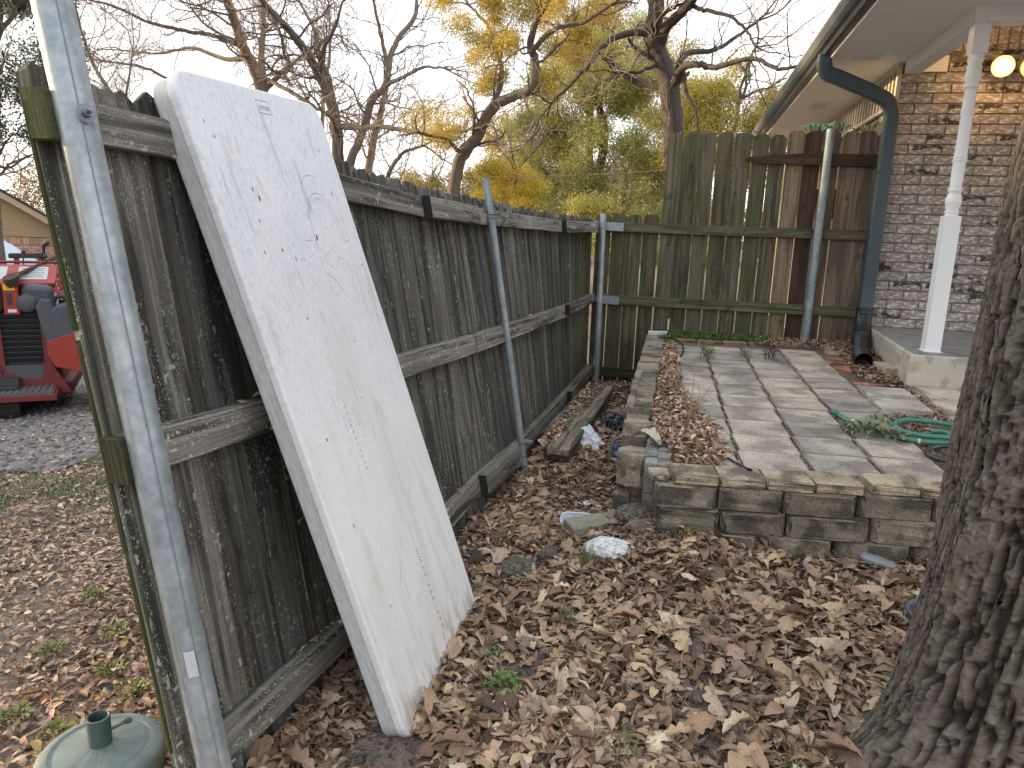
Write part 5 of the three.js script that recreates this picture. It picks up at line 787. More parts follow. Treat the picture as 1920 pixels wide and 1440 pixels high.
done(limbTree('bare_tree', 'bare tree with thick reddish trunk and broken stub rising behind the tabletop', [
  [[[-10.2, -0.5, -17], [-10.26, 2.68, -17], [-10.34, 4.58, -17], [-10.47, 5.11, -16.9], [-10.6, 5.52, -16.7], [-10.67, 6.03, -16.5], [-10.66, 6.4, -16.2], [-10.57, 6.72, -15.8]], 0.22, 0.1, 1.0, true],
  [[[-10.27, 3.57, -17], [-10.27, 4.74, -17], [-10.49, 5.39, -17.3], [-10.58, 6.23, -17.6], [-10.85, 7.05, -18]], 0.15, 0.07, 1.0],
  [[[-10.19, 4.63, -17], [-9.9, 4.8, -16.9], [-9.74, 4.89, -16.8], [-9.31, 4.99, -16.5]], 0.09, 0.075, 0.5],
  [[[-10.22, 4.85, -17], [-9.06, 4.36, -16.4], [-8.31, 3.98, -16.1], [-7.9, 3.86, -15.9]], 0.07, 0.04, 1.6],
  [[[-10.79, 5.59, -17], [-11.26, 5.72, -16.5], [-11.68, 5.72, -16], [-12.24, 5.79, -15.6], [-12.9, 6.06, -15.2], [-13.6, 6.2, -15]], 0.075, 0.03, 1.8],
  [[[-10.6, 5.31, -17], [-11.66, 5.44, -17.5], [-12.93, 5.83, -18], [-14.21, 5.81, -18.4], [-15.55, 5.95, -18.6]], 0.085, 0.03, 1.8],
  [[[-10.5, 4.2, -17], [-11.4, 4.5, -16.8], [-12.2, 4.6, -16.6], [-13.1, 5.0, -16.4], [-14, 5.1, -16]], 0.07, 0.03, 1.6]], { ...OB, seed: 15, len: 1.4, start: 0.45 }, bark(0.24, 0.175, 0.13), twigB, [-10.2, 0, -17]));
done(limbTree('bare_tree', 'small bare tree of fine twigs showing above the first fence boards', [
  [[[-13.2, -0.9, -15.5], [-13.1, 2.5, -15.5], [-13.2, 4, -15.4], [-13.6, 5, -15.2], [-13.7, 6, -15]], 0.1, 0.03, 2.4, true], [[[-13.2, 3.4, -15.4], [-12.6, 4.2, -15.1], [-12.2, 5.0, -14.9]], 0.05, 0.02, 2.6], [[[-13.2, 3.0, -15.4], [-13.9, 3.8, -15.3], [-14.6, 4.4, -15.2]], 0.05, 0.02, 2.6]], { ...OB, seed: 16, len: 1.5 }, bkGrey, twigO, [-13.2, -0.6, -15.5]));
done(limbTree('bare_tree', 'small bare tree between the reddish trunk and the crooked dark one', [
  [[[-9.6, -0.5, -18.5], [-9.5, 3, -18.5], [-9.4, 4.6, -18.4], [-9.1, 5.6, -18.2], [-9.0, 6.8, -18]], 0.1, 0.03, 2.2, true], [[[-9.45, 4, -18.4], [-10, 5, -18.2], [-10.3, 6, -18]], 0.05, 0.02, 2.4]], { ...OB, seed: 17, len: 1.4 }, bkPale, twigO, [-9.6, -0.4, -18.5]));
// the leaning live oak
{
  const r = limbTree('live_oak', 'leaning live oak with golden leaves over the middle of the side fence', [
    [[[-4.2, -0.3, -13], [-4.12, 1.4, -13], [-4.09, 2.01, -13], [-3.98, 2.62, -13], [-3.65, 3.02, -12.9], [-3.31, 3.48, -12.7], [-2.94, 3.63, -12.6], [-2.63, 3.73, -12.5], [-2.55, 4.18, -12.4], [-2.62, 4.34, -12.3], [-2.46, 4.74, -12.1]], 0.165, 0.07, 1.6, true],
    [[[-3.3, 3.52, -12.7], [-3.25, 4.06, -13], [-3.44, 4.53, -13.3], [-3.66, 4.97, -13.5], [-4.08, 5.39, -13.7]], 0.07, 0.03, 2],
    [[[-3.78, 2.87, -12.9], [-3.9, 2.74, -12.7], [-4.05, 2.9, -12.4], [-4.4, 2.95, -12]], 0.06, 0.03, 2.4],
    [[[-2.6, 4.25, -12.3], [-2.2, 4.5, -12], [-1.7, 4.55, -11.8], [-1.3, 4.7, -11.6]], 0.06, 0.03, 2]], { ...OB, seed: 21, len: 0.95 }, bkDark, twigB, [-4.2, 0, -13]);
  crown(r[0], [[-3.85, 4.85, -12.9, 0.75, 0.75, 0.8, 15], [-4.25, 3.25, -12.6, 0.6, 0.42, 0.7, 9], [-3.5, 4.15, -13.2, 0.35, 0.3, 0.5, 4], [-2.75, 4.75, -12.7, 0.85, 0.6, 0.8, 11], [-1.9, 4.9, -12.2, 0.7, 0.5, 0.7, 7], [-2.2, 4.1, -12.6, 0.45, 0.5, 0.6, 6], [-1.5, 4.3, -12.8, 0.5, 0.5, 0.5, 5], [-3.0, 5.3, -12.6, 0.7, 0.5, 0.6, 7]], 50, [[0.34, 0.30, 0.05], [0.68, 0.48, 0.07]], 210, 0.4, 0.19, 0.62); done(r);
}
// the oak whose trunk rises above the taller boards
done(limbTree('oak_tree', 'bare-limbed oak rising straight behind the left end of the tall boards', [
  [[[-0.1, -0.3, -12], [-0.1, 1.6, -12], [-0.24, 2.97, -12], [-0.37, 3.7, -12], [-0.55, 4.11, -12], [-0.67, 4.4, -11.9], [-0.62, 4.74, -11.9], [-0.73, 5.18, -12], [-0.7, 5.9, -12]], 0.22, 0.15, 0.9, true],
  [[[-0.54, 4.17, -12], [-0.49, 4.39, -11.8], [-0.26, 4.55, -11.5], [-0.11, 4.67, -11.3], [0.1, 4.84, -11]], 0.11, 0.08, 1.4],
  [[[-0.67, 4.4, -11.9], [-1.02, 4.33, -11.6], [-1.32, 4.1, -11.3], [-1.5, 3.74, -11], [-1.66, 3.5, -10.8], [-1.92, 3.18, -10.6]], 0.075, 0.02, 2],
  [[[-0.5, 3.98, -12], [-0.83, 3.79, -11.6], [-1.1, 3.71, -11.3]], 0.04, 0.02, 2],
  [[[-0.38, 3.68, -12.1], [-0.92, 3.85, -12.5], [-1.46, 4.28, -12.8], [-1.92, 4.6, -13.2]], 0.095, 0.05, 1.6],
  [[[-0.36, 3.6, -12], [-0.14, 3.85, -11.6], [0.07, 3.84, -11.4], [0.28, 3.74, -11.2], [0.47, 3.77, -11], [0.79, 3.76, -10.8], [1.09, 3.6, -10.6], [1.32, 3.62, -10.5]], 0.075, 0.025, 2.4],
  [[[-0.32, 3.6, -12], [-0.22, 4.05, -12.2], [-0.12, 4.22, -12.4], [0.27, 4.33, -12.7], [0.65, 4.61, -13], [0.93, 4.87, -13.2]], 0.07, 0.03, 2.4],
  [[[-0.26, 4.55, -11.5], [-0.1, 4.61, -11.4], [0.06, 4.53, -11.3], [0.42, 4.38, -11.1], [0.65, 4.18, -11], [0.77, 3.92, -10.8]], 0.05, 0.018, 2.6],
  [[[-0.23, 3.75, -12], [-0.16, 3.81, -11.8], [-0.09, 3.5, -11.6], [0.08, 3.19, -11.5], [0.14, 2.91, -11.5]], 0.05, 0.02, 2.4]], { ...OB, seed: 31, len: 0.95, start: 0.35 }, bark(0.085, 0.068, 0.054), twigB, [-0.1, 0, -12]));
// evergreens behind the fences
function evergreen(label, trunkPts, r0, blobs, per, cols, seed, o = {}) {
  const r = limbTree(o.name || 'live_oak', label, [[trunkPts, r0, r0 * 0.4, o.shoots ?? 1.2, true]], { ...OB, seed, len: o.len ?? 1.4, levels: 2 }, bkDark, twigB, [trunkPts[0][0], 0, trunkPts[0][2]]);
  crown(r[0], blobs, per, cols, seed * 7, o.tr ?? 0.35, o.clump ?? 0.34, o.scale ?? 1); done(r); return r[0];
}
const GOLD = [[0.45, 0.39, 0.05], [0.78, 0.57, 0.06]], OLIVE = [[0.24, 0.27, 0.10], [0.56, 0.49, 0.11]], DARK = [[0.05, 0.066, 0.036], [0.095, 0.11, 0.05]];
evergreen('broad evergreen oak of olive green leaves behind the corner of the fences', [[-1.8, -0.3, -18.6], [-1.9, 1.2, -18.6], [-2.2, 2.4, -18.5], [-2.0, 3.6, -18.5], [-2.4, 5.2, -18.3]], 0.24, [[-2.3, 2.7, -18.2, 2.0, 1.3, 1.5, 42], [-1.2, 2.2, -17.4, 1.5, 0.9, 1.0, 22], [-2.75, 4.5, -18.4, 1.35, 1.25, 1.2, 26], [-1.6, 5.3, -18.3, 1.2, 1.0, 1.2, 22], [-3.4, 3.4, -18.6, 1.0, 1.0, 1.0, 16], [-0.6, 3.6, -18.0, 1.0, 1.0, 1.0, 16]], 66, OLIVE, 41, { clump: 0.36 });
evergreen('bright golden bush catching the sun beside the leaning pipe post', [[-3.9, -0.3, -16], [-3.85, 1, -16], [-3.7, 1.9, -16], [-3.6, 2.6, -16]], 0.09, [[-3.75, 2.35, -16, 0.75, 0.65, 0.7, 16], [-3.2, 1.7, -15.8, 0.8, 0.5, 0.7, 10], [-4.3, 1.6, -16.2, 0.7, 0.5, 0.7, 8]], 55, GOLD, 42, { name: 'bush', clump: 0.24, scale: 0.75, tr: 0.45 });
evergreen('low dark green bush between the golden bush and the tall boards', [[-1.4, -0.3, -15.5], [-1.35, 1.0, -15.5], [-1.3, 1.8, -15.5]], 0.1, [[-1.5, 1.6, -15.5, 1.3, 0.75, 0.8, 22], [-0.2, 1.3, -15.2, 1.1, 0.6, 0.8, 13], [-2.4, 1.5, -15.6, 0.7, 0.7, 0.7, 10]], 55, OLIVE, 43, { name: 'bush', clump: 0.26, scale: 0.8 });
evergreen('golden tree crown showing beside the gutter', [[1.0, -0.3, -16.5], [1.0, 1.8, -16.5], [0.9, 3.2, -16.4], [0.95, 4.2, -16.3]], 0.14, [[0.95, 4.0, -16.2, 1.05, 0.9, 0.9, 24], [0.3, 3.3, -16.2, 0.9, 0.8, 0.8, 15], [1.7, 3.2, -16.6, 0.9, 0.9, 0.8, 16]], 54, [[0.32, 0.29, 0.06], [0.68, 0.50, 0.07]], 44, { clump: 0.28, scale: 0.9 });
evergreen('tall golden brown oak filling the gap left of the straight oak trunk', [[-2.6, -0.3, -21], [-2.6, 2.6, -21], [-2.7, 4.8, -21], [-2.4, 6.6, -21]], 0.2, [[-2.1, 6.4, -20.6, 1.7, 1.2, 1.4, 24], [-3.4, 5.4, -20.8, 1.0, 0.9, 1.0, 10], [-0.9, 5.2, -20.6, 1.2, 1.2, 1.2, 15], [-5.0, 4.3, -21.5, 1.1, 0.9, 1.0, 12], [-4.3, 3.2, -21.5, 1.2, 0.8, 1.0, 13], [-3.3, 7.0, -20.8, 1.2, 0.8, 1.0, 10]], 50, [[0.36, 0.29, 0.065], [0.66, 0.44, 0.09]], 45, { clump: 0.34 });
evergreen('distant green bushes low over the side fence behind the bare trunks', [[-8.0, -0.5, -22.5], [-8, 1.4, -22.5], [-7.8, 2.4, -22.5]], 0.12, [[-8.6, 2.4, -22.4, 1.2, 0.8, 1, 15], [-6.7, 2.3, -22.3, 1.5, 1.0, 1, 20], [-5.2, 2.4, -22, 1.2, 1.2, 1, 16]], 50, [[0.20, 0.20, 0.06], [0.50, 0.38, 0.07]], 46, { name: 'bush', clump: 0.32 });
evergreen('dark evergreen at the upper left behind the thick pipe post', [[-10.6, -0.6, -9.6], [-10.5, 1.5, -9.5], [-10.2, 2.6, -9.4], [-9.9, 3.8, -9.3]], 0.16, [[-10.0, 4.0, -9.3, 1.0, 1.1, 1.0, 26], [-10.4, 2.9, -9.5, 0.9, 0.5, 0.8, 9], [-11.6, 4.4, -8.6, 1.6, 1.6, 1.6, 36]], 62, DARK, 47, { clump: 0.28, scale: 0.8, tr: 0.25, shoots: 2.2 });
evergreen('tall dark evergreen standing at the left beyond the drive', [[-15, -0.8, -4], [-15, 2, -4], [-14.8, 5, -4], [-14.6, 8, -4]], 0.3, [[-15, 3.2, -4.2, 2.6, 2.4, 3.0, 70], [-15, 6.6, -3.6, 2.4, 2.0, 2.6, 40]], 40, DARK, 48, { clump: 0.6, scale: 2, tr: 0.25 });
evergreen('second tall dark evergreen at the left, nearer the photographer', [[-14, -0.7, 2.5], [-14, 2, 2.5], [-13.8, 5, 2.5], [-13.6, 8, 2.5]], 0.3, [[-14, 3.2, 2.5, 2.4, 2.6, 3.0, 70], [-14, 6.4, 2.0, 2.2, 1.8, 2.4, 34]], 40, DARK, 49, { clump: 0.6, scale: 2, tr: 0.25 });
{ // far belt of trees closing the view
  const o = new THREE.Group(); o.name = 'distant_woods'; o.userData = { kind: 'stuff', label: 'far belt of warm brown and green trees closing the view', category: 'woods' }; scene.add(o);
  const bl = []; const R = rng(60); for (let k = 0; k < 34; k++) { const a = rad(-62 + k * 2.9), d = 38 + 8 * R(); bl.push([Math.sin(a) * d, 1.6 + 1.2 * R() - (a < -0.4 ? 1.2 : 0), -Math.cos(a) * d, 2.4, 1.6 + 1.4 * R(), 2.0, 13]); }
  crown(o, bl, 26, [[0.16, 0.13, 0.055], [0.40, 0.24, 0.10]], 61, 0.3, 0.8, 2.6);
}
solo('power_line', 'thin power line crossing in front of the trees above the fence corner', 'wire', [hose([[-14, 3.4, -14.5], [-6, 2.5, -14.2], [-3.9, 2.41, -14], [-0.3, 2.6, -14], [5, 3.3, -13.8]], 0.006, 60, 5)], plain(0.25, 0.24, 0.22, 0.7));
// ---------------------------------------------------------------- things lying about
const gy = (x, z, d = 0) => gh(x, z) + d;
{ // umbrella base
  const t = thing('umbrella_base', 'round green umbrella base with an upright tube, among leaves at the lower left', 'umbrella base', [-1.325, 0.0, -1.335]);
  const m = mat({ t: tex(512, 512, (u, v) => { const a = fbm(u * 20, v * 8, 5, 20, 8), d = ss(0.5, 0.7, fbm(u * 34 + 3, v * 14 + 8, 4, 34, 14)), ring = ss(0.05, 0.0, Math.abs(v - 0.52)) + ss(0.08, 0, Math.abs(v - 0.93)); let c = mix3([0.085, 0.118, 0.115], [0.175, 0.22, 0.21], a); c = mix3(c, [0.17, 0.145, 0.11], Math.min(1, d * 0.3 + 0.5 * ring * (0.4 + d))); c = mix3(c, [0.10, 0.055, 0.03], ring * ss(0.6, 0.75, a) * 0.7); return [...c, a]; }), rough: 0.62, bump: 0.001 }), m2 = paint(0.055, 0.10, 0.09, 0.5);
  const L = (p) => new THREE.LatheGeometry(p.map(([a, b]) => new THREE.Vector2(a, b)), 64);
  part('base', L([[0.0, 0], [0.142, 0], [0.149, 0.01], [0.151, 0.05], [0.147, 0.066], [0.138, 0.076], [0.118, 0.083], [0.114, 0.0795], [0.106, 0.0795], [0.102, 0.084], [0.06, 0.09], [0.028, 0.094], [0, 0.094]]), m, t);
  part('tube', L([[0.0215, 0.03], [0.0215, 0.168], [0.026, 0.168], [0.027, 0.166], [0.027, 0.093], [0.034, 0.091]]), m2, t);
  part('thumb_screw', [bar([0.02, 0.125, -0.012], [0.05, 0.14, -0.03], 0.004, 0.004, 8), T(new THREE.SphereGeometry(0.011, 12, 8), [0.055, 0.143, -0.034], [0, 0.5, 0], [1, 0.9, 0.4])], plain(0.07, 0.09, 0.085, 0.5), t);
  t.children[0].rotation.y = 0.4;
}
{ // low plank on legs along the fence
  const t = thing('plank_bench', 'low worn wooden plank bench along the foot of the side fence, strewn with leaves', 'bench', [-0.6, 0, -5.1]);
  const m = wm(TW.grey, [1.6, 1.45, 1.2], 0.004); 
  const pl = part('plank', boxUV(box(0.15, 0.036, 2.02, [0, 0, 0], [0, 0, 0], 0.005), 2, 0.2, 0.3, ...WS), m, t); pl.position.set(0.03, 0.115, 0); pl.rotation.y = -0.045;
  const p2 = part('plank', boxUV(box(0.09, 0.03, 1.5, [0, 0, 0], [0, 0, 0], 0.005), 2, 0.6, 0.3, ...WS), m, t); p2.position.set(-0.10, 0.11, -0.1); p2.rotation.y = -0.05;
  for (const z of [0.9, -0.2, -0.9]) part('leg', boxUV(box(0.12, 0.16, 0.045, [0, 0, 0], [0, 0, 0], 0.004), 0, 0.1, 0.1, ...WS), m, t).position.set(0.035 - z * 0.045 + 0.0, 0.02, z);
  part('apron', boxUV(box(0.02, 0.06, 1.9, [0, 0, 0], [0, 0, 0], 0.003), 2, 0.4, 0, ...WS), m, t).position.set(0.085, 0.062, 0); t.children[t.children.length - 1].rotation.y = -0.045;
  const R = rng(71); const lv = new THREE.Group(); lv.name = 'leaf_litter'; lv.userData = { kind: 'stuff' }; t.add(lv);
  scatter(lv, 420, 72, (q) => { const z = -0.95 + 1.9 * q(), x = -0.10 + 0.14 * q() * q() - z * 0.045; return [x, 0.137 + 0.012 * q(), z, 0.03 + 0.025 * q(), 0.7, false]; }, LEAFCOL2.slice(0, 4));
}
// crumpled sheet: a wavy closed skin of small thickness
function sheet(w, h, n, amp, seed, th = 0.002) {
  const g = new THREE.BoxGeometry(w, th, h, n, 1, n), p = g.attributes.position;
  for (let i = 0; i < p.count; i++) { const x = p.getX(i), z = p.getZ(i), s = seed * 5; const k = amp * (fbm(x / w * 3 + 30 + s, z / h * 3 + 30, 4) - 0.5) * 2, e = 0.14 * (fbm(z / h * 4 + 9 + s, x / w * 4 + 2, 3) - 0.5); p.setXYZ(i, x * (1 + e), p.getY(i) + k, z * (1 + e) + 0.2 * k); }
  g.computeVertexNormals(); return g;
}
const onG = (x, z, d = 0.02) => [x, gh(x, z) + d, z];
{
  const o = solo('plastic_bag', 'crumpled white plastic bag standing in the leaves beside the plank bench', 'bag', [T(sheet(0.15, 0.20, 18, 0.05, 1, 0.006), [0, 0.07, 0], [1.0, 0.5, 0.5]), T(sheet(0.10, 0.14, 14, 0.04, 4, 0.006), [0.03, 0.06, 0.01], [0.7, -0.4, -0.7])], mat({ t: dusty, color: [0.85, 0.88, 0.92], rough: 0.45, side: THREE.DoubleSide }), onG(-0.485, -4.56, 0.0));
}
solo('black_plastic_sheet', 'crumpled black plastic sheet in the leaves farther back by the curb wall', 'plastic sheet', [T(sheet(0.34, 0.26, 26, 0.07, 2), [0, 0.035, 0]), T(sheet(0.2, 0.2, 18, 0.06, 7), [0.06, 0.05, 0.22], [0.2, 0.4, 0.1])], plain(0.012, 0.014, 0.02, 0.3), onG(-0.38, -5.35));
solo('black_plastic_sheet', 'slate grey plastic sheet folded against the foot of the curb wall', 'plastic sheet', [T(sheet(0.10, 0.22, 18, 0.03, 9, 0.004), [0, 0.05, 0], [0.1, 0.1, -0.7])], plain(0.16, 0.18, 0.23, 0.4), onG(-0.285, -4.45));
solo('black_plastic_sheet', 'small shiny black plastic scrap among the leaves near the clear lid', 'plastic sheet', [T(sheet(0.15, 0.09, 18, 0.035, 12), [0, 0.02, 0], [0, 0.3, 0])], plain(0.01, 0.011, 0.013, 0.25), onG(-0.385, -3.52));
solo('paper_scrap', 'tiny crumpled white scrap beside the black plastic scrap', 'litter', [T(sheet(0.045, 0.03, 10, 0.015, 15, 0.006), [0, 0.03, 0], [0.4, 0.3, 0.2])], plain(0.75, 0.78, 0.82, 0.6), onG(-0.345, -3.43));
{ // clear container lid
  const s = new THREE.Shape(), a = 0.075, b = 0.055, r = 0.03; s.moveTo(-a + r, -b); s.lineTo(a - r, -b); s.absarc(a - r, -b + r, r, -1.57, 0); s.absarc(a - r, b - r, r, 0, 1.57); s.absarc(-a + r, b - r, r, 1.57, 3.14); s.absarc(-a + r, -b + r, r, 3.14, 4.71);
  const t = thing('container_lid', 'clear plastic food container lid half buried in leaves behind the concrete chunk', 'lid', onG(-0.36, -3.12, 0.035), 0.15);
  part('pane', new THREE.ExtrudeGeometry(s, { depth: 0.003, bevelEnabled: true, bevelSize: 0.002, bevelThickness: 0.002, bevelSegments: 2, curveSegments: 8 }), mat({ color: [0.86, 0.88, 0.92], rough: 0.25, transmission: 0.75, thickness: 0 }), t);
  part('rim', new THREE.TubeGeometry(new THREE.CatmullRomCurve3(s.getPoints(8).map((q) => new THREE.Vector3(q.x, q.y, 0.003)), true), 60, 0.0035, 6, true), plain(0.75, 0.76, 0.8, 0.3), t);
  for (const c of t.children) c.rotation.x = -0.75;
}
// stones and rubble at the mouth of the gap
const chunk = (label, pos, s, seed, m, rot = 0, amp = 0.22) => { const g = lumpy(new THREE.IcosahedronGeometry(1, 4), amp, 1.3, seed); g.scale(...s); g.rotateY(rot); return solo('stone', label, 'stone', g, m, pos); };
{ const g = lumpy(new RoundedBoxGeometry(0.27, 0.075, 0.11, 4, 0.012).toNonIndexed(), 0.006, 18, 3); solo('concrete_chunk', 'long broken concrete edging piece lying in front of the clear lid', 'concrete chunk', T(g, [0, 0, 0], [0.1, 0.62, 0.03]), mat({ t: TC, color: [0.62, 0.64, 0.6], bump: 0.005 }), onG(-0.275, -3.08, 0.03)); }
chunk('grey rough stone lying between the concrete chunk and the retaining wall end', onG(-0.10, -3.13, 0.035), [0.085, 0.045, 0.075], 5, mRock, 0.3);
{ const t = solo('stone', 'bright white painted stone, broad and half covered with leaves', 'stone', T(lumpy(new THREE.IcosahedronGeometry(1, 4), 0.3, 1.5, 9), [0, 0, 0], [0, -0.2, 0.1], [0.1, 0.042, 0.075]), mat({ t: tex(256, 256, (u, v) => { const a = fbm(u * 6, v * 6, 5, 6, 6), c = ss(0.05, 0.0, Math.abs(fbm(u * 4 + 7, v * 9 + 2, 4, 4, 9) - 0.5)), f = pn(u * 90, v * 90, 90, 90); let k = mix3([0.70, 0.70, 0.68], [0.46, 0.45, 0.41], ss(0.48, 0.62, a)); k = mix3(k, [0.05, 0.045, 0.04], c * 0.25 * ss(0.5, 0.7, a)); return [...k.map((q) => q * (0.88 + 0.24 * f)), a]; }), bump: 0.006, rough: 0.9 }), onG(-0.185, -2.80, 0.025)); }
chunk('flat grey stone nearest the side fence in the row of rubble', onG(-0.555, -2.72, 0.014), [0.095, 0.032, 0.07], 13, mat({ t: TK, color: [1.1, 1.12, 1.1], bump: 0.006 }), 0.2);
chunk('small pale grey stone between the flat stone and the concrete chunk', onG(-0.437, -2.82, 0.016), [0.045, 0.028, 0.035], 17, mRock, 0.9);
chunk('dark earthy stone beside the tabletop at the foot of the side fence', onG(-0.74, -2.74, 0.008), [0.085, 0.04, 0.06], 19, mSoil, 0.4, 0.4);
chunk('small dull stone farther in the gap, half way to the plank bench', onG(-0.55, -3.62, 0.016), [0.05, 0.035, 0.045], 23, mRock, 1.3);
{ const g = lumpy(new RoundedBoxGeometry(0.17, 0.08, 0.13, 4, 0.02).toNonIndexed(), 0.012, 12, 8); solo('stone', 'squarish tan concrete lump under the left end of the retaining wall', 'stone', T(g, [0, 0, 0], [0, 0.4, 0.05]), KB[1], [-0.03, 0.13, -3.02]); }
{ // worn metal gutter end by the wall: a shallow rounded trough, open below
  const g = lumpy(new THREE.CapsuleGeometry(0.032, 0.085, 8, 24).toNonIndexed(), 0.003, 16, 1); g.rotateZ(Math.PI / 2); g.scale(1, 0.62, 0.9); g.rotateZ(-0.14); g.rotateY(-0.3);
  solo('metal_piece', 'grey rounded metal piece lying against the foot of the front retaining wall', 'metal piece', g, mat({ t: dusty, color: [0.30, 0.33, 0.345], rough: 0.45, metal: 0.25 }), [0.885, gh(0.885, -2.98) + 0.03, -2.985]);
}
{ const L = (p) => new THREE.LatheGeometry(p.map(([a, b]) => new THREE.Vector2(a, b)), 40); solo('plant_pot', 'slate blue plastic pot mostly hidden behind the dark oak trunk', 'pot', L([[0, 0], [0.085, 0], [0.105, 0.15], [0.115, 0.15], [0.117, 0.165], [0.108, 0.165], [0.10, 0.15], [0.085, 0.03], [0, 0.03]]), paint(0.10, 0.115, 0.14, 0.5), [0.975, gh(0.97, -2.55) - 0.09, -2.52]); }
{ // big dry curled leaf on the octagonal block
  const g = leafGeo(lobed(0.36, 0.2), 18, 0.5, 0.5, 0.4, 991); const o = solo('dry_leaf', 'large pale dry leaf lying on top of the near octagonal block', 'leaf', g, mat({ t: leafTex, color: [0.62, 0.55, 0.42], bump: 0.004, side: THREE.DoubleSide }), [-0.09, 0.418, -3.43]); o.scale.setScalar(0.16); o.rotation.y = 1.25;
}
{ // white board end at the back corner of the patio
  solo('white_board', 'short white board end lying on the far end of the curb wall', 'board', box(0.17, 0.03, 0.07, [0, 0, 0], [0, 0.05, 0.03], 0.003), paint(0.75, 0.74, 0.72, 0.7), [-0.13, 0.548, -6.58]);
  solo('black_cable', 'thin black cable curling out over the back left pavers', 'cable', hose([[-0.12, 0.535, -6.4], [0.0, 0.54, -6.35], [0.08, 0.53, -6.1], [0.09, 0.515, -5.8], [0.06, 0.50, -5.55], [0.02, 0.49, -5.4]], 0.006, 50, 6), plain(0.02, 0.02, 0.02, 0.5));
  solo('black_cable', 'black cable end lying across the front left paver by the leaf bed', 'cable', hose([[0.17, 0.43, -3.5], [0.23, 0.425, -3.42], [0.29, 0.418, -3.3], [0.345, 0.425, -3.16], [0.37, 0.436, -3.09]], 0.0055, 40, 6), plain(0.02, 0.02, 0.02, 0.5));
}
{ // stepping stone brick beside the slab
  const t = solo('loose_brick', 'loose pale concrete brick beside the porch slab and the black drain pipe', 'brick', boxUV(box(0.095, 0.075, 0.24, [0, 0, 0], [0, 0, 0], 0.005), 2, 0, 0), mat({ t: TC, color: [0.95, 0.93, 0.9], bump: 0.003 }), [1.508, patY(-5.55) + 0.022, -5.56]); t.rotation.set(0.03, 0.12, 0.02);
}
{ // corrugated drain pipe under the downspout
  const t = thing('drain_pipe', 'black corrugated drain pipe running from the grey downspout onto the leaves', 'drain pipe', [1.5, 0.5, -6.1]);
  const c = new THREE.CatmullRomCurve3([[1.588, 0.86, -6.715], [1.582, 0.74, -6.69], [1.555, 0.64, -6.58], [1.50, 0.575, -6.3], [1.44, 0.555, -6.02], [1.395, 0.545, -5.72]].map(V)), N = 420, K = 28, pos = [], id = [], uv = [];
  const fr = c.computeFrenetFrames(N, false); for (let i = 0; i <= N; i++) { const s = i / N, q = c.getPointAt(s), cuff = s < 0.30 ? 0.006 : s > 0.3 && s < 0.34 ? 0.012 : 0, r = 0.061 + cuff + (s > 0.34 ? 0.0035 * Math.sin(s * 6.2832 * 52) : s < 0.3 ? 0.0012 * Math.sin(s * 6.28 * 30) : 0); for (let k = 0; k < K; k++) { const a = k / K * 6.2832, v = fr.normals[i].clone().multiplyScalar(Math.cos(a) * r).addScaledVector(fr.binormals[i], Math.sin(a) * r); pos.push(q.x + v.x, q.y + v.y, q.z + v.z); uv.push(k / K, s * 5); } }
  for (let i = 0; i < N; i++) for (let k = 0; k < K; k++) { const a = i * K + k, b = i * K + (k + 1) % K; id.push(a, b, a + K, b, b + K, a + K); }
  const g = new THREE.BufferGeometry(); g.setAttribute('position', new THREE.Float32BufferAttribute(pos, 3)); g.setAttribute('uv', new THREE.Float32BufferAttribute(uv, 2)); g.setIndex(id); g.computeVertexNormals(); g.translate(-1.5, -0.5, 6.1);
  part('pipe', g, mat({ color: [0.018, 0.019, 0.022], rough: 0.42, side: THREE.DoubleSide }), t);
  const e = c.getPointAt(0.325).sub(V([1.5, 0.5, -6.1])), tn = c.getTangentAt(0.325); part('collar', T(new THREE.TorusGeometry(0.071, 0.006, 8, 32), [0, 0, 0]).applyQuaternion(new THREE.Quaternion().setFromUnitVectors(new THREE.Vector3(0, 0, 1), tn)), plain(0.07, 0.065, 0.065, 0.6), t).position.copy(e);
}
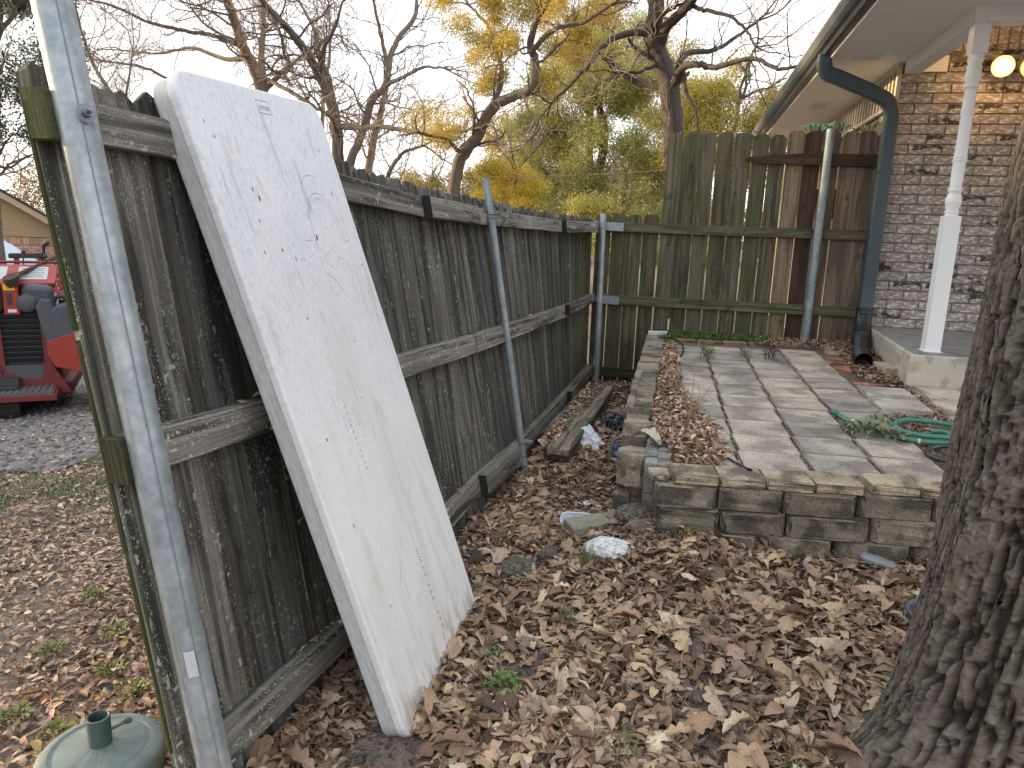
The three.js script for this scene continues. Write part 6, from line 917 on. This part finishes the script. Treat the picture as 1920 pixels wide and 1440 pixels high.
{ // hoses
  const y = (z, d) => patY(z) + d, H = (l) => l.map(([x, z, d = 0.014]) => [x, y(z, d), z]);
  const hm = mat({ t: dusty, color: [0.055, 0.26, 0.185], rough: 0.42, bump: 0.001 });
  const t = thing('garden_hose', 'green garden hose lying in a loose loop on the pavers by the oak trunk', 'hose', [1.25, 0.43, -4]);
  const pts = H([[0.93, -4.19, 0.02], [0.985, -4.085], [1.05, -3.98], [1.115, -3.89], [1.2, -3.83, 0.013], [1.30, -3.82], [1.44, -3.86], [1.56, -3.97], [1.58, -4.12], [1.47, -4.20, 0.016], [1.37, -4.205, 0.02], [1.27, -4.20, 0.018], [1.20, -4.12, 0.018], [1.185, -4.03, 0.018], [1.215, -3.945, 0.018], [1.27, -3.87, 0.03], [1.37, -3.855, 0.036], [1.5, -3.90, 0.022], [1.62, -4.0, 0.014]]).map(([a, b, c]) => [a - 1.25, b - 0.43, c + 4]);
  part('tube', hose(pts, 0.0125, 260, 12), hm, t);
  part('hose_end', [bar(pts[0], [pts[0][0] - 0.02, pts[0][1] + 0.003, pts[0][2] - 0.037], 0.0155, 0.0145, 14)], mat({ color: [0.03, 0.13, 0.10], rough: 0.5 }), t);
  part('repair_tape', [[4.3, 0.022], [0.95, 0.03]].map(([k, l]) => { const c = new THREE.CatmullRomCurve3(pts.map(V)), q = k / (pts.length - 1), a = c.getPoint(q), b = c.getPoint(q + 0.006); return bar(a.toArray(), b.toArray(), 0.0135, 0.0135, 14); }), plain(0.62, 0.6, 0.32, 0.6), t);
  part('branch_tube', [hose(H([[1.345, -3.995, 0.02], [1.385, -3.96, 0.034], [1.41, -3.93, 0.03], [1.39, -3.89, 0.03], [1.40, -3.84, 0.03]]).map(([a, b, c]) => [a - 1.25, b - 0.43, c + 4]), 0.012, 50, 10)], hm, t);
  solo('black_hose', 'ribbed black hose loop on the pavers beside the oak trunk', 'hose', hose(H([[1.62, -3.86], [1.45, -3.80], [1.33, -3.775], [1.26, -3.72], [1.215, -3.64], [1.225, -3.565], [1.28, -3.53], [1.38, -3.545], [1.55, -3.6]]), 0.0115, 160, 12), mat({ color: [0.03, 0.033, 0.038], rough: 0.32 }));
}
// ---------------------------------------------------------------- weeds and stalks
function weedGeo(n, rad, h, len, wid, seed) {
  const R = rng(seed), l = []; for (let k = 0; k < n; k++) { const g = leafGeo(oval(wid), 5, 0.35, 0.5, 0.3, seed * 31 + k), a = R() * 6.28, s = len * (0.5 + 0.7 * R()), q = Math.sqrt(R()) * rad; g.translate(0, 0, 0.5); g.scale(s, s, s); g.rotateX(-0.2 - 1.0 * R()); g.rotateY(a); g.translate(q * Math.sin(a), h * R() * (1 - 0.5 * q / rad), q * Math.cos(a)); l.push(g); } return join(l);
}
const weed = (label, x, z, y, n, rad, h, len, wid, seed, col) => solo('weed', label, 'weed', weedGeo(n, rad, h, len, wid, seed), mat({ color: col, rough: 0.7, side: THREE.DoubleSide }), [x, y, z]);
weed('large grey green broadleaf weed sprawling over the hose on the pavers', 0.99, -3.93, patY(-3.93), 70, 0.085, 0.03, 0.06, 0.2, 1, [0.20, 0.235, 0.125]);
weed('grey green weed with brown leaves beside the hose, right of the large one', 1.105, -3.86, patY(-3.86), 44, 0.06, 0.025, 0.055, 0.2, 2, [0.19, 0.215, 0.12]);
weed('small pale weed behind the loop of the garden hose', 1.14, -4.16, patY(-4.16), 26, 0.045, 0.025, 0.045, 0.2, 3, [0.21, 0.24, 0.15]);
weed('bright green feathery weed in the joint at the back left of the pavers', 0.27, -5.62, patY(-5.62), 120, 0.06, 0.10, 0.035, 0.1, 4, [0.105, 0.19, 0.045]);
weed('smaller bright green weed in the next joint right of the feathery one', 0.56, -5.80, patY(-5.8), 70, 0.045, 0.07, 0.03, 0.1, 5, [0.125, 0.19, 0.045]);
weed('green clover patch growing by the tabletop edge in the leaves', -0.42, -1.93, gh(-0.42, -1.93) + 0.028, 110, 0.05, 0.03, 0.018, 0.3, 6, [0.10, 0.165, 0.045]);
weed('leafy green weed at the corner by the white board end', -0.03, -6.3, patY(-6.3), 90, 0.08, 0.08, 0.03, 0.15, 7, [0.085, 0.13, 0.035]);
weed('tiny green weed near the bottom of the leaf covered lawn', -0.40, -1.52, gh(-0.4, -1.52) + 0.025, 46, 0.03, 0.02, 0.016, 0.3, 8, [0.09, 0.14, 0.05]);
weed('green weed in the dark gap under the tabletop near its lower corner', -0.79, -1.84, gh(-0.79, -1.84) + 0.022, 60, 0.05, 0.03, 0.02, 0.3, 9, [0.09, 0.15, 0.045]);
weed('yellow green weed at the foot of the retaining wall near its left end', 0.10, -2.88, gh(0.10, -2.88) + 0.02, 60, 0.06, 0.03, 0.02, 0.3, 10, [0.13, 0.15, 0.045]);
weed('brown wilted clump of dead plant standing on the back pavers', 0.735, -5.72, patY(-5.72), 60, 0.05, 0.13, 0.05, 0.1, 11, [0.06, 0.042, 0.032]);
[[-1.62, -1.7], [-1.55, -1.42], [-1.78, -1.9], [-1.9, -1.75], [-1.48, -1.62], [-2.05, -2.1], [-1.72, -1.45]].forEach(([x, z], i) => weed('yellow green weed left of the fence, ' + ['near the end boards', 'just behind the umbrella base', 'middle of the cluster', 'farther left of the cluster', 'closest to the end picket', 'farthest from the umbrella base', 'left of the umbrella base tube'][i], x, z, gh(x, z) + 0.014, 60, 0.04, 0.03, 0.02, 0.3, 20 + i, [0.16, 0.19, 0.05]).userData.group = 'yellow green weeds left of the fence');
const tuft = (label, x, z, n, h, r, seed, y) => solo('grass_tuft', label, 'grass', bladeGeo(n, h, r, seed, 0.0022), mGrass(0.135, 0.165, 0.06), [x, y ?? gh(x, z) + 0.01, z]);
tuft('grass tuft growing beside the bright white stone', -0.255, -2.72, 60, 0.11, 0.05, 1); tuft('grass tuft in the middle of the leafy lawn, below the white stone', -0.30, -2.32, 36, 0.1, 0.025, 2); tuft('grass tuft low in the lawn, left of the grass by the oak', -0.04, -1.74, 44, 0.09, 0.045, 3); tuft('thin grass blades in the leaves just left of the oak trunk', 0.40, -1.72, 40, 0.1, 0.07, 4); tuft('grass tuft beside the tabletop edge above the clover patch', -0.50, -2.08, 40, 0.07, 0.05, 5); tuft('grass tuft near the lower right of the lawn by the oak roots', 0.26, -1.48, 40, 0.06, 0.05, 6);
{ // dry stalks in the leaf bed
  const t = thing('dry_stalk', 'tall dry straw coloured stalk standing in the leaf bed with bare side shoots', 'plant', [0.118, 0.42, -3.76]); const R = rng(99), m = plain(0.40, 0.30, 0.17, 0.8);
  part('stem', [hose([[0, 0, 0], [0.004, 0.15, 0.0], [0.008, 0.30, -0.01], [0.016, 0.46, -0.01]], 0.0028, 20, 6)], m, t);
  const tw = []; for (let k = 0; k < 9; k++) { const y = 0.02 + 0.09 * R(), a = R() * 6.28, l = 0.08 + 0.14 * R(); tw.push(hose([[0, y * 0.4, 0], [Math.cos(a) * l * 0.25, y + l * 0.35, Math.sin(a) * l * 0.25], [Math.cos(a + 0.3) * l * 0.5, y + l * 0.8, Math.sin(a + 0.3) * l * 0.5], [Math.cos(a) * l * 0.7, y + l * 1.1, Math.sin(a) * l * 0.6]], 0.0013, 12, 4)); } part('side_shoots', tw, plain(0.30, 0.22, 0.13, 0.8), t);
}
{ // twigs on the lawn
  const R = rng(123); [[-0.06, -2.45, 0.2, 'straw twig lying across the lawn right of the white stone'], [0.32, -1.5, 0.25, 'thin pale twig lying in the leaves near the oak roots'], [0.12, -2.2, 0.12, 'short pale twig in the middle of the lawn'], [-0.15, -2.25, 0.16, 'thin twig lying in leaves left of the lawn middle']].forEach(([x, z, l, lb]) => { const a = R() * 3, p = []; for (let k = 0; k <= 4; k++) { const q = (k / 4 - 0.5) * l, X = x + Math.cos(a) * q + 0.008 * (R() - 0.5), Zz = z + Math.sin(a) * q + 0.008 * (R() - 0.5); p.push([X, gh(X, Zz) + 0.042 + 0.006 * R(), Zz]); } solo('twig', lb, 'twig', hose(p, 0.0022, 24, 5), plain(0.34, 0.25, 0.16, 0.85)); });
}
{ // plants behind the tall boards, tops showing
  const mk = (label, pos, n, len, seed, mid) => { const t = thing('potted_plant', label, 'plant', pos), R = rng(seed), lv = [], ed = []; for (let k = 0; k < n; k++) { const a = k / n * 6.28 + R() * 0.5, tl = 0.75 + 0.6 * R(); for (const [o, w, dy, list] of [[0, 0.30, 0, ed], [1, 0.22, 0.006, lv]]) { const g = leafGeo(oval(w), 8, 0.3, 0.5, 0.1, seed + k); g.translate(0, dy * 2, 0.5); const s = len * (0.8 + 0.3 * hash2(k, seed)); g.scale(s, s, s); g.rotateX(-tl); g.rotateY(Math.PI + (hash2(k, seed + 3) - 0.5) * 2.4); g.rotateZ((k / (n - 1) - 0.5) * -1.1); g.translate((k / (n - 1) - 0.5) * 0.12, 0.0, 0.03 * (k % 3)); list.push(g); } } part('leaf_margins', ed, mat({ color: [0.55, 0.58, 0.40], rough: 0.6, side: THREE.DoubleSide }), t); part('leaves', lv, mat({ color: mid, rough: 0.55, side: THREE.DoubleSide }), t); part('stem', [bar([0, -0.5, 0], [0, 0.03, 0], 0.012, 0.008, 8)], plain(0.16, 0.12, 0.07, 0.8), t); part('pot', new THREE.LatheGeometry([[0, -0.75], [0.08, -0.75], [0.1, -0.5], [0.11, -0.5], [0, -0.51]].map(([a, b]) => new THREE.Vector2(a, b)), 20), plain(0.3, 0.14, 0.08, 0.8), t); return t; };
  mk('variegated plant with cream edged leaves behind the galvanised post on the tall boards', [1.09, 2.36, -7.2], 5, 0.095, 7, [0.06, 0.20, 0.08]);
  mk('glossy green plant with pale edged leaves showing right of the galvanised post', [1.28, 2.36, -7.2], 5, 0.10, 9, [0.05, 0.17, 0.09]);
  mk('trailing plant showing between the last boards and the downspout', [1.50, 2.37, -7.25], 6, 0.07, 12, [0.11, 0.19, 0.07]);
}
// leaves caught on the fence rails
{ let k = 0; const R = rng(321); for (const [z, f] of [[-1.72, railLow], [-1.78, railLow], [-1.90, railLow], [-2.05, railLow], [-1.66, railMid], [-1.73, railMid], [-3.5, railMid], [-4.6, railMid], [-3.0, railLow], [-3.1, railLow]]) { const y = f(z), o = solo('fallen_leaf', 'dry leaf caught on the side fence, ' + ['low rail between pipe and tabletop, leftmost', 'low rail between pipe and tabletop, second from left', 'low rail close to the tabletop edge', 'low rail right behind the tabletop edge', 'middle rail just left of the tabletop', 'middle rail touching the tabletop', 'middle rail at the board joint', 'middle rail beyond the leaning post', 'low rail just right of the tabletop', 'low rail at the splice board'][k++], 'leaf', LEAF.oval[Math.floor(R() * 10)], mLeafCol[Math.floor(R() * 20)], [fenceX(z) - fenceS(z) * y + 0.022, y + 0.008, z], 'dry leaves caught on the side fence rails'); o.scale.setScalar(0.035 + 0.012 * R()); o.quaternion.copy(lying(R, 0.5)); } }
// ---------------------------------------------------------------- compact loader on the drive
{
  const t = thing('compact_loader', 'red compact stand-on track loader with black louvred grille, parked on the gravel', 'loader', [-5.02, gh(-5.0, -4.7) - 0.01, -4.68], 0);
  const red = paint(0.17, 0.02, 0.018, 0.5), bright = paint(0.34, 0.035, 0.02, 0.45), blk = paint(0.028, 0.03, 0.034, 0.5), gry = paint(0.075, 0.08, 0.09, 0.55), pale = paint(0.5, 0.5, 0.48, 0.5);
  const ext = (pts, d, z, m, nm, bev = 0.006, lab) => { const s = new THREE.Shape(); pts.forEach((p, i) => (i ? s.lineTo(...p) : s.moveTo(...p))); s.closePath(); return part(nm, boxUV(new THREE.ExtrudeGeometry(s, { depth: d, bevelEnabled: true, bevelSize: bev, bevelThickness: bev, bevelSegments: 2 }).translate(0, 0, z), 1), m, t, lab); };
  // local: x right, y up, z towards the back of the machine that faces us
  ext([[-0.30, 1.0], [-0.17, 1.0], [-0.155, 0.45], [-0.05, 0.38], [0.12, 0.37], [0.17, 0.46], [0.16, 1.0], [0.19, 1.0], [0.25, 0.36], [0.25, 0.22], [-0.24, 0.22], [-0.16, 0.44]], 0.05, 0.0, red, 'body_frame');
  part('body', [box(0.62, 0.75, 1.2, [-0.02, 0.68, -0.63], [0, 0, 0], 0.02), box(0.5, 0.2, 0.3, [-0.05, 1.15, -0.2], [0, 0, 0], 0.02)], red, t);
  const gr = part('grille', box(0.36, 0.64, 0.02, [-0.005, 0.70, 0.0], [0, 0, 0], 0.004), plain(0.015, 0.016, 0.018, 0.6), t);
  for (let k = 0; k < 9; k++) part('louvre', box(0.335 - 0.003 * k, 0.05, 0.014, [-0.005, 0.975 - k * 0.052, 0.025], [0.5, 0, 0], 0.004), blk, gr);
  ext([[-0.165, 0.50], [0.17, 0.50], [0.185, 0.42], [0.10, 0.335], [-0.05, 0.335], [-0.165, 0.44]], 0.02, 0.03, gry, 'lower_plate', 0.004);
  // step for the driver
  const st = part('platform', [box(0.80, 0.03, 0.34, [-0.12, 0.265, 0.2], [0.04, 0, 0], 0.008), box(0.80, 0.05, 0.02, [-0.12, 0.24, 0.36], [0, 0, 0], 0.006)], red, t);
  part('tread_mat', [box(0.74, 0.012, 0.29, [-0.12, 0.286, 0.2], [0.04, 0, 0]), ...Array.from({ length: 14 }, (_, k) => box(0.028, 0.012, 0.28, [-0.47 + k * 0.053, 0.295, 0.2], [0.04, 0, 0]))], paint(0.12, 0.115, 0.11, 0.6), st);
  for (const s of [-0.44, 0.27]) ext([[s - 0.10, 0.23], [s + 0.10, 0.23], [s - 0.05, 0.52], [s - 0.12, 0.52]], 0.012, 0.06, red, 'side_gusset', 0.003);
  // console
  const con = part('console', [box(0.66, 0.06, 0.34, [-0.02, 1.34, -0.12], [0.5, 0, 0], 0.015), box(0.13, 0.30, 0.05, [-0.05, 1.14, 0.06], [0, 0, 0], 0.01)], bright, t);
  part('decal', [box(0.24, 0.004, 0.22, [0.12, 1.3685, -0.105], [0.5, 0, 0]), box(0.18, 0.004, 0.22, [-0.18, 1.3685, -0.105], [0.5, 0, 0])], pale, con);
  { const cv = document.createElement('canvas'); cv.width = 128; cv.height = 96; const c = cv.getContext('2d'); c.fillStyle = '#e8c322'; c.fillRect(0, 0, 128, 96); c.strokeStyle = '#2a2413'; c.lineWidth = 5; c.beginPath(); c.moveTo(30, 72); c.lineTo(48, 34); c.lineTo(66, 72); c.closePath(); c.stroke(); c.fillStyle = '#2a2413'; c.fillRect(74, 40, 36, 10); c.fillRect(74, 58, 30, 10); c.fillRect(60, 8, 56, 12); const mp = new THREE.CanvasTexture(cv); mp.colorSpace = THREE.SRGBColorSpace; part('warning_label', new THREE.PlaneGeometry(0.09, 0.065).translate(-0.055, 1.255, 0.089), new THREE.MeshStandardMaterial({ map: mp, roughness: 0.5 }), con); part('white_label', new THREE.PlaneGeometry(0.07, 0.03).translate(-0.045, 1.03, 0.089), plain(0.6, 0.58, 0.55, 0.5), con); part('slot', box(0.035, 0.11, 0.01, [-0.06, 1.14, 0.088], [0, 0, 0], 0.003), plain(0.03, 0.03, 0.03, 0.4), con); }
  part('thigh_pad', box(0.36, 0.26, 0.16, [-0.29, 1.14, 0.04], [0.1, 0, 0], 0.05), blk, t);
  part('thigh_pad', [box(0.26, 0.24, 0.16, [0.16, 1.16, 0.02], [0.1, 0, -0.08], 0.06), T(new THREE.SphereGeometry(0.085, 24, 16), [0.075, 1.10, 0.09], [0, 0, 0], [1, 1.05, 0.45])], gry, t);
  for (const [x, l] of [[-0.25, 0.1], [0.02, 0.16], [0.2, 0.12]]) { const o = part('lever', [bar([x, 1.38, -0.25], [x + 0.01, 1.38 + l, -0.28], 0.008, 0.007, 10), T(new THREE.SphereGeometry(0.02, 14, 10), [x + 0.012, 1.40 + l, -0.28])], blk, t); }
  part('hand_bar', [bar([-0.34, 1.46, -0.32], [0.3, 1.46, -0.32], 0.013, 0.013, 12), bar([-0.3, 1.3, -0.3], [-0.3, 1.46, -0.32], 0.012, 0.012, 10), bar([0.28, 1.3, -0.3], [0.28, 1.46, -0.32], 0.012, 0.012, 10)], red, t);
  for (const [x, y] of [[-0.27, 0.95], [-0.235, 0.55], [0.215, 0.55], [0.17, 0.95], [0.19, 0.42], [-0.2, 0.42]]) part('bolt', cyl(0.012, 0.012, 0.012, 6, [x, y, 0.062], [Math.PI / 2, 0, 0]), plain(0.12, 0.11, 0.11, 0.4, 0.6), t);
  for (const k of [0, 1]) part('hydraulic_hose', hose([[-0.2 + 0.03 * k, 0.22, -0.05], [-0.3 + 0.02 * k, 0.35, 0.05], [-0.36, 0.6 + 0.05 * k, -0.05], [-0.33, 0.85, -0.2]], 0.014, 30, 8), plain(0.02, 0.02, 0.02, 0.55), t);
  for (let k = 0; k < 5; k++) part('decal_line', box(0.19 - 0.03 * (k % 2), 0.003, 0.006, [0.12, 1.3725 + 0.017 * (k - 2), -0.107 - 0.031 * (k - 2)], [0.5, 0, 0]), plain(0.08, 0.08, 0.08, 0.5), t);
  // right hand tank: grey above, bright red below
  ext([[0.165, 1.06], [0.20, 1.13], [0.25, 1.12], [0.27, 1.03], [0.32, 1.06], [0.45, 1.10], [0.50, 0.84], [0.22, 0.74]], 0.30, -0.17, gry, 'tank', 0.02);
  part('tank_cap', [cyl(0.05, 0.055, 0.05, 20, [0.36, 1.10, -0.1], [0.2, 0, 0]), T(new THREE.TorusGeometry(0.055, 0.018, 10, 24, 3.3), [0.34, 1.10, 0.0], [0, 0, 0])], blk, t);
  ext([[0.215, 0.735], [0.50, 0.835], [0.56, 0.42], [0.27, 0.50], [0.22, 0.60]], 0.34, -0.20, bright, 'side_cover', 0.012);
  part('lift_arm', [box(0.07, 0.12, 1.5, [-0.40, 1.2, -0.95], [-0.05, 0, 0], 0.01), box(0.07, 0.12, 1.5, [0.38, 1.2, -0.95], [-0.05, 0, 0], 0.01), box(0.09, 0.55, 0.10, [-0.40, 0.95, -0.35], [0, 0, 0], 0.01)], red, t);
  part('chassis', [box(0.62, 0.12, 1.1, [0.05, 0.24, -0.6], [0, 0, 0], 0.01), T(new THREE.TorusGeometry(0.05, 0.014, 8, 20), [0.58, 0.12, -0.18])], paint(0.14, 0.05, 0.04, 0.7), t);
  const track = (x) => { const s = new THREE.Shape(), a = 0.5, r = 0.19; s.moveTo(-a, 0); s.lineTo(a, 0); s.absarc(a, r, r, -Math.PI / 2, Math.PI / 2); s.lineTo(-a, 2 * r); s.absarc(-a, r, r, Math.PI / 2, 1.5 * Math.PI); const g = [new THREE.ExtrudeGeometry(s, { depth: 0.22, bevelEnabled: true, bevelSize: 0.01, bevelThickness: 0.01, bevelSegments: 2 }).rotateY(Math.PI / 2).translate(-0.11, 0, 0)]; for (let k = 0; k < 14; k++) { const an = -1.4 + k * 0.21; g.push(box(0.23, 0.022, 0.04, [0, r - Math.cos(an + 1.57) * 0 + Math.sin(an) * (r + 0.012), a + Math.cos(an) * (r + 0.012)], [-an + Math.PI / 2, 0, 0])); } return part('track', T(join(g), [x, 0, -0.45]), paint(0.035, 0.034, 0.033, 0.9), t); };
  track(-0.16); track(0.64);
  t.rotation.y = 0.66; t.scale.setScalar(0.83);
  // rusty shaft lying across it
  const rust = mat({ t: dusty, color: [0.075, 0.04, 0.027], rough: 0.85, bump: 0.004 });
  const rd = thing('rusty_shaft', 'rusty steel shaft with a round foot lying across the red loader', 'shaft', [-5.0, 0.91, -4.62]);
  part('shaft', bar([-0.0, 0.0, 0.0], [-0.10, 0.20, -0.72], 0.018, 0.016, 12), rust, rd); part('foot', [cyl(0.064, 0.06, 0.025, 24, [0, 0.0, 0.0], [0.5, 0.3, 0.2]), cyl(0.056, 0.045, 0.05, 24, [0.004, -0.035, 0.005], [0.4, 0.3, 0.2])], rust, rd);
}
// ---------------------------------------------------------------- machine, car and house beyond the drive
{
  const t = thing('red_trailer', 'small red equipment frame with wheel and black lever behind the loader', 'trailer', [-8.65, gh(-8.65, -8.4) - 0.12, -8.45], 0.3), red = paint(0.32, 0.035, 0.03, 0.5), blk = plain(0.025, 0.025, 0.026, 0.5), org = paint(0.55, 0.22, 0.08, 0.6);
  part('frame', [box(0.05, 0.75, 0.05, [-0.30, 0.92, 0]), box(0.05, 0.75, 0.05, [0.02, 0.92, 0]), box(0.05, 0.6, 0.05, [0.45, 0.85, 0]), box(0.9, 0.06, 0.06, [0.08, 0.55, 0]), box(1.0, 0.1, 0.8, [0.1, 0.45, -0.3])], red, t);
  for (const y of [0.8, 0.95, 1.1]) part('slat', box(0.30, 0.06, 0.03, [-0.14, y, 0.01]), org, t);
  part('seat_bar', box(0.46, 0.07, 0.1, [-0.16, 1.32, 0], [0, 0, 0.04], 0.02), blk, t);
  part('lever', [bar([0.06, 1.25, 0], [0.08, 1.46, 0.02], 0.02, 0.024, 12), bar([0.08, 1.46, 0.02], [0.16, 1.52, 0.02], 0.03, 0.03, 12)], blk, t);
  part('wheel', [T(new THREE.TorusGeometry(0.15, 0.03, 10, 28), [0.32, 0.95, 0.03]), T(new THREE.TorusGeometry(0.06, 0.03, 8, 20), [0.32, 0.95, 0.03]), ...[0, 1, 2, 3, 4].map((k) => box(0.02, 0.28, 0.02, [0.32, 0.95, 0.03], [0, 0, k * 0.628]))], red, t);
  part('tyre', [-0.4, 0.6].map((x) => T(new THREE.TorusGeometry(0.2, 0.09, 12, 28), [x, 0.28, -0.3], [0, Math.PI / 2, 0])), plain(0.03, 0.03, 0.03, 0.9), t);
}
{
  const t = thing('parked_car', 'pale blue grey car parked beyond the loader, cut off by the left edge', 'car', [-16.05, gh(-16, -13), -12.95], 0.23), body = paint(0.30, 0.37, 0.42, 0.25), glass = mat({ color: [0.35, 0.43, 0.48], rough: 0.08, metal: 0.2 });
  const s = new THREE.Shape(); [[-2.1, 0.35], [-2.15, 0.7], [-1.9, 0.95], [-1.1, 1.05], [-0.5, 1.46], [0.5, 1.52], [1.15, 1.38], [1.75, 1.0], [2.1, 0.85], [2.15, 0.4], [1.8, 0.3], [-1.8, 0.3]].forEach((p, i) => (i ? s.lineTo(...p) : s.moveTo(...p))); s.closePath();
  part('body', new THREE.ExtrudeGeometry(s, { depth: 1.5, bevelEnabled: true, bevelSize: 0.09, bevelThickness: 0.12, bevelSegments: 4 }).translate(0, 0, -0.75), body, t);
  part('windshield', box(0.85, 0.02, 1.3, [1.50, 1.27, 0], [0, 0, -0.62], 0.005), glass, t);
  for (const z of [-0.885, 0.885]) part('side_window', (() => { const w = new THREE.Shape(); [[-0.95, 1.08], [-0.42, 1.42], [0.5, 1.47], [1.05, 1.34], [1.35, 1.08]].forEach((p, i) => (i ? w.lineTo(...p) : w.moveTo(...p))); w.closePath(); return new THREE.ExtrudeGeometry(w, { depth: 0.01, bevelEnabled: false }).translate(0, 0, z - 0.005); })(), glass, t);
  for (const [x, z] of [[-1.35, -0.8], [1.35, -0.8], [-1.35, 0.8], [1.35, 0.8]]) { const w = part('wheel', T(new THREE.TorusGeometry(0.24, 0.09, 12, 28), [x, 0.33, z]), plain(0.025, 0.025, 0.025, 0.85), t); part('rim', cyl(0.18, 0.18, 0.1, 24, [x, 0.33, z], [Math.PI / 2, 0, 0]), plain(0.4, 0.41, 0.42, 0.35, 0.7), w); }
}
{
  const H = thing('tan_house', 'tan sided house with gable roof over a pink brick base, far at the left', 'house', [-18.65, -1.0, -18.77], 0.80);
  const lap = paint(0.50, 0.36, 0.20, 0.7), trim = paint(0.55, 0.43, 0.27, 0.6), dark = paint(0.05, 0.05, 0.055, 0.9), pink = mat({ t: TB, color: [2.0, 1.28, 1.0], bump: 0.004 }), pinkD = mat({ t: TB, color: [1.35, 0.95, 0.8], bump: 0.004 });
  // local: x right along the gable wall, z towards us; ridge at x = -3
  const yT = (x) => 4.09 - 0.65 * Math.abs(x + 3.0) - 0.02;
  part('wall', [box(9.0, 2.0, 6, [-3.0, 0.72, -3.01])], mat({ t: TB, color: [1.1, 0.75, 0.6], bump: 0.003 }), H);
  const N = 15; for (let k = 0; k < N; k++) { const y = 1.74 + k * 0.16, hw = Math.min(4.5, (4.03 - y - 0.05) / 0.65); if (hw < 0.1) break; part('siding_board', box(hw * 2, 0.168, 0.02, [-3.0, y + 0.08, 0.016], [0.14, 0, 0]), lap, H); }
  { const s = new THREE.Shape(); s.moveTo(-7.5, 1.7); s.lineTo(1.5, 1.7); s.lineTo(1.5, yT(1.5)); s.lineTo(-3, yT(-3)); s.lineTo(-7.5, yT(-7.5)); part('gable_wall', new THREE.ExtrudeGeometry(s, { depth: 6, bevelEnabled: false }).translate(0, 0, -6.03), lap, H); }
  const R = rng(55); for (let r = 0; r < 9; r++) for (let k = 0; k < 26; k++) { const x = -1.85 + k * 0.135 * (r ? 1.6 : 0.6) + (r % 2 ? 0.1 : 0); if (x > 1.45) break; part('brick', box(r ? 0.2 : 0.07, r ? 0.068 : 0.2, 0.02, [x, r ? 1.50 - r * 0.08 : 1.60, 0.0]), R() < 0.3 ? pinkD : pink, H); }
  for (const s of [-1, 1]) { const L = 5.6, g = box(L, 0.16, 0.05, [0, 0, 0]); part('rake_board', T(g, [-3 + s * L / 2 * 0.8386, 4.09 - L / 2 * 0.5447 + 0.02, 0.30], [0, 0, -s * 0.5764]), trim, H); part('roof', T(box(L + 0.1, 0.06, 7, [0, 0.12, 0]), [-3 + s * L / 2 * 0.8386, 4.09 - L / 2 * 0.5447 + 0.02, -3.15], [0, 0, -s * 0.5764]), dark, H); part('soffit', T(box(L, 0.02, 0.28, [0, -0.06, 0]), [-3 + s * L / 2 * 0.8386, 4.09 - L / 2 * 0.5447 + 0.02, 0.15], [0, 0, -s * 0.5764]), trim, H); }
  part('wall_lamp', [box(0.11, 0.13, 0.1, [-1.55, 2.26, 0.1]), box(0.05, 0.2, 0.05, [-1.68, 2.36, 0.06])], plain(0.03, 0.03, 0.03, 0.5), H);
  part('roof', [box(4, 0.06, 6, [3.0, 2.35, -6.0], [0.25, 0, 0])], dark, H, 'low side roof behind the gable');
}
renderer.render(scene, camera);
